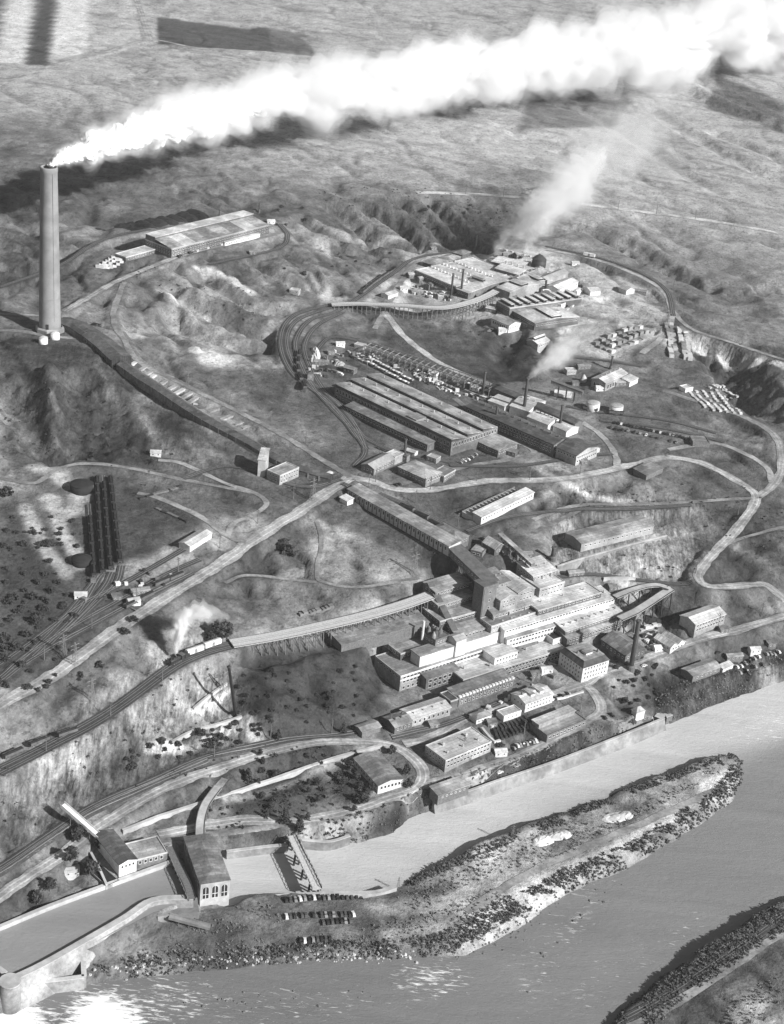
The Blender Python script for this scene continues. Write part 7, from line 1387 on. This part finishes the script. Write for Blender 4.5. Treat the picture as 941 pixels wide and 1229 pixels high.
# prairie tufts are left to the ground's own grain
# ------------------------------------------------------------------ river stones and broken water
def stones(name, label, px, wd, dens, size, m, seed, zlim=-9):
    r = np.random.RandomState(seed); V = []; Fc = []; path = spline([(at_z(a, b, 0).x, at_z(a, b, 0).y) for a, b in pix(px)], 2.0); n = int(len(path) * 2 * wd * dens)
    for q in range(n):
        i = r.randint(0, len(path)); x = path[i, 0] + r.randn() * wd * .35; y = path[i, 1] + r.randn() * wd * .35; s = size * r.uniform(.3, 1.2) ** 1.5; z = max(0, gz(x, y)); k = len(V)
        for a_ in range(5): an = a_ * 1.257 + r.rand(); V.append((x + s * math.cos(an) * r.uniform(.7, 1.2), y + s * math.sin(an) * r.uniform(.7, 1.2), z - .2))
        for a_ in range(5): an = a_ * 1.257 + r.rand() * .6; V.append((x + .6 * s * math.cos(an), y + .6 * s * math.sin(an), z + s * .5 * r.uniform(.6, 1.2)))
        Fc += [(k + a_, k + (a_ + 1) % 5, k + 5 + (a_ + 1) % 5, k + 5 + a_) for a_ in range(5)] + [(k + 5, k + 6, k + 7, k + 8, k + 9)]
    me = bpy.data.meshes.new(name); me.from_pydata(V, [], Fc); me.materials.append(M[m]); tag(link(name, me), label, None, None, 'stuff')
stones('river_rocks', 'dark boulders breaking the shallow river water', '640,1190 655,1150 690,1110 700,1090 740,1060', 9, .02, 1.0, 'wood', 3); stones('shoal_rocks', 'dark stony shoal in front of the lower bank', '200,1215 300,1200 380,1205 450,1185', 10, .04, .8, 'wood', 4)
stones('point_gravel', 'coarse gravel bar at the downstream bend of the spit', '540,1150 600,1130 640,1100 670,1080', 9, .12, .7, 'wood', 5); stones('bank_riprap', 'pale riprap blocks dumped along the lower river bank', '110,1172 160,1166 220,1160 300,1155 400,1150 500,1150', 5, .3, .9, 'conc', 6); stones('wall_rubble', 'rubble at the foot of the shore embankment', '520,972 600,945 700,910 800,872', 3, .1, .8, 'conc_dark', 7)
FOAM = mat('foam', .85, rough=.6, var=.08, scale=1.5)
def foam(name, label, poly, thr, hgt, sc, seed, z0=0.0, step=.5):
    P_ = [(v.x, v.y) for v in (at_z(a, b, z0) for a, b in pix(poly))]; A_ = np.array(P_); lo, hi = A_.min(0), A_.max(0); x = np.arange(lo[0], hi[0], step); y = np.arange(lo[1], hi[1], step); X_, Y_ = np.meshgrid(x, y)
    f = fbm((X_ * .86 + Y_ * .5) * .6 + seed * 31, (Y_ * .86 - X_ * .5) * 1.7, sc, 5); ins = blur(inside(P_, X_, Y_).astype(float), 10); h = f * 1.0 + (ins - 1) * .8 - thr; zt = z0 + .05 + np.maximum(h, 0) * hgt * (0.6 + fbm(X_, Y_, 1.6, 2) * .8)
    keep = h > 0; idx = -np.ones(X_.shape, int); m4 = keep[:-1, :-1] & keep[1:, :-1] & keep[:-1, 1:] & keep[1:, 1:]; use = np.zeros_like(keep)
    for a_, b_ in ((0, 0), (1, 0), (0, 1), (1, 1)): use[a_:a_ + m4.shape[0], b_:b_ + m4.shape[1]] |= m4
    idx[use] = np.arange(use.sum()); V = np.stack([X_[use], Y_[use], zt[use]], 1); q = np.stack([idx[:-1, :-1], idx[:-1, 1:], idx[1:, 1:], idx[1:, :-1]], -1)[m4]
    if not len(q): return
    me = bpy.data.meshes.new(name); me.from_pydata(V.tolist(), [], q.tolist()); me.polygons.foreach_set('use_smooth', [True] * len(q)); me.materials.append(FOAM); tag(link(name, me), label, None, None, 'stuff')

# ------------------------------------------------------------------ smoke and air
add_smoke()
def px_pts(lst, dy0, base_y): return [(at_y(a, b, base_y + dy), r) for (a, b), dy, r in lst]
p = G(596, 316)
plume('roast_smoke', 'faint drifting smoke column rising from the roast house', px_pts([((594, 305), 0, 5), ((610, 285), 20, 10), ((640, 255), 60, 17), ((680, 225), 110, 25), ((720, 190), 170, 32), ((770, 150), 240, 38), ((830, 110), 320, 42)], 0, p.y), [(1.25, .002), (1.0, .006), (.75, .03)], None, None, 3.0, size=.6, nv_=64, rag=1.3, wob=.7)
plume('vessel_smoke', 'short white smoke puff rising off the dark vessel', px_pts([((630, 305), 0, 3.5), ((636, 288), 6, 6), ((655, 262), 20, 11), ((680, 240), 50, 14), ((710, 215), 90, 18)], 0, p.y - 10), [(1.2, .006), (1.0, .016), (.7, .05)], None, None, 7.0, size=.6, nv_=56, rag=1.3, wob=.6)
plume('drift_smoke', 'separate pale wisp hanging over the prairie track', px_pts([((750, 238), 0, 4), ((742, 215), 20, 10), ((760, 180), 60, 16), ((800, 140), 120, 20)], 0, p.y + 150), [(1.4, .0022), (1.0, .005)], None, None, 5.0, nv_=40, rag=.8)
plume('distant_smoke', 'faint pale wisp right of the hanging prairie wisp', px_pts([((818, 236), 0, 3), ((814, 215), 20, 8), ((800, 185), 60, 14)], 0, p.y + 150), [(1.4, .002), (1.0, .004)], None, None, 8.0, nv_=40, rag=.8)
p = G(628, 498)
plume('furnace_smoke', 'white smoke puff blowing from the tall furnace chimney', px_pts([((632, 456), 0, 1.5), ((640, 450), 3, 4), ((655, 438), 12, 7), ((672, 424), 30, 10), ((690, 410), 55, 12), ((712, 398), 80, 14)], 0, p.y + 4), [(1.15, .010), (.95, .024), (.7, .06)], None, None, 2.0, size=.6, nv_=56, rag=1.3, wob=.6)
p = lo.location
plume('locomotive_steam', 'white steam rising in a ragged column above the little locomotive', [(Vector((p.x - 2, p.y, p.z + 4)), 1.4), (Vector((p.x - 2, p.y + 1, p.z + 9)), 3.0), (Vector((p.x - 1, p.y + 3, p.z + 16)), 4.4), (Vector((p.x, p.y + 6, p.z + 23)), 5.2), (Vector((p.x + 6, p.y + 9, p.z + 27)), 5.4), (Vector((p.x + 18, p.y + 10, p.z + 27)), 5.0), (Vector((p.x + 28, p.y + 10, p.z + 26)), 3.5)], [(1.3, .08), (1.05, .25), (.8, .8)], None, None, 1.0, size=.6, nv_=56, rag=1.2, wob=.6)
# even, pale air round everything: the distance fades
hz = MB().box(-9000, -2500, -8, 9000, 14000, 700).build('haze', []); tag(hz, None, None, None, 'stuff'); hm = vap('pale_air', HAZE, 1.0); hz.data.materials.append(hm)
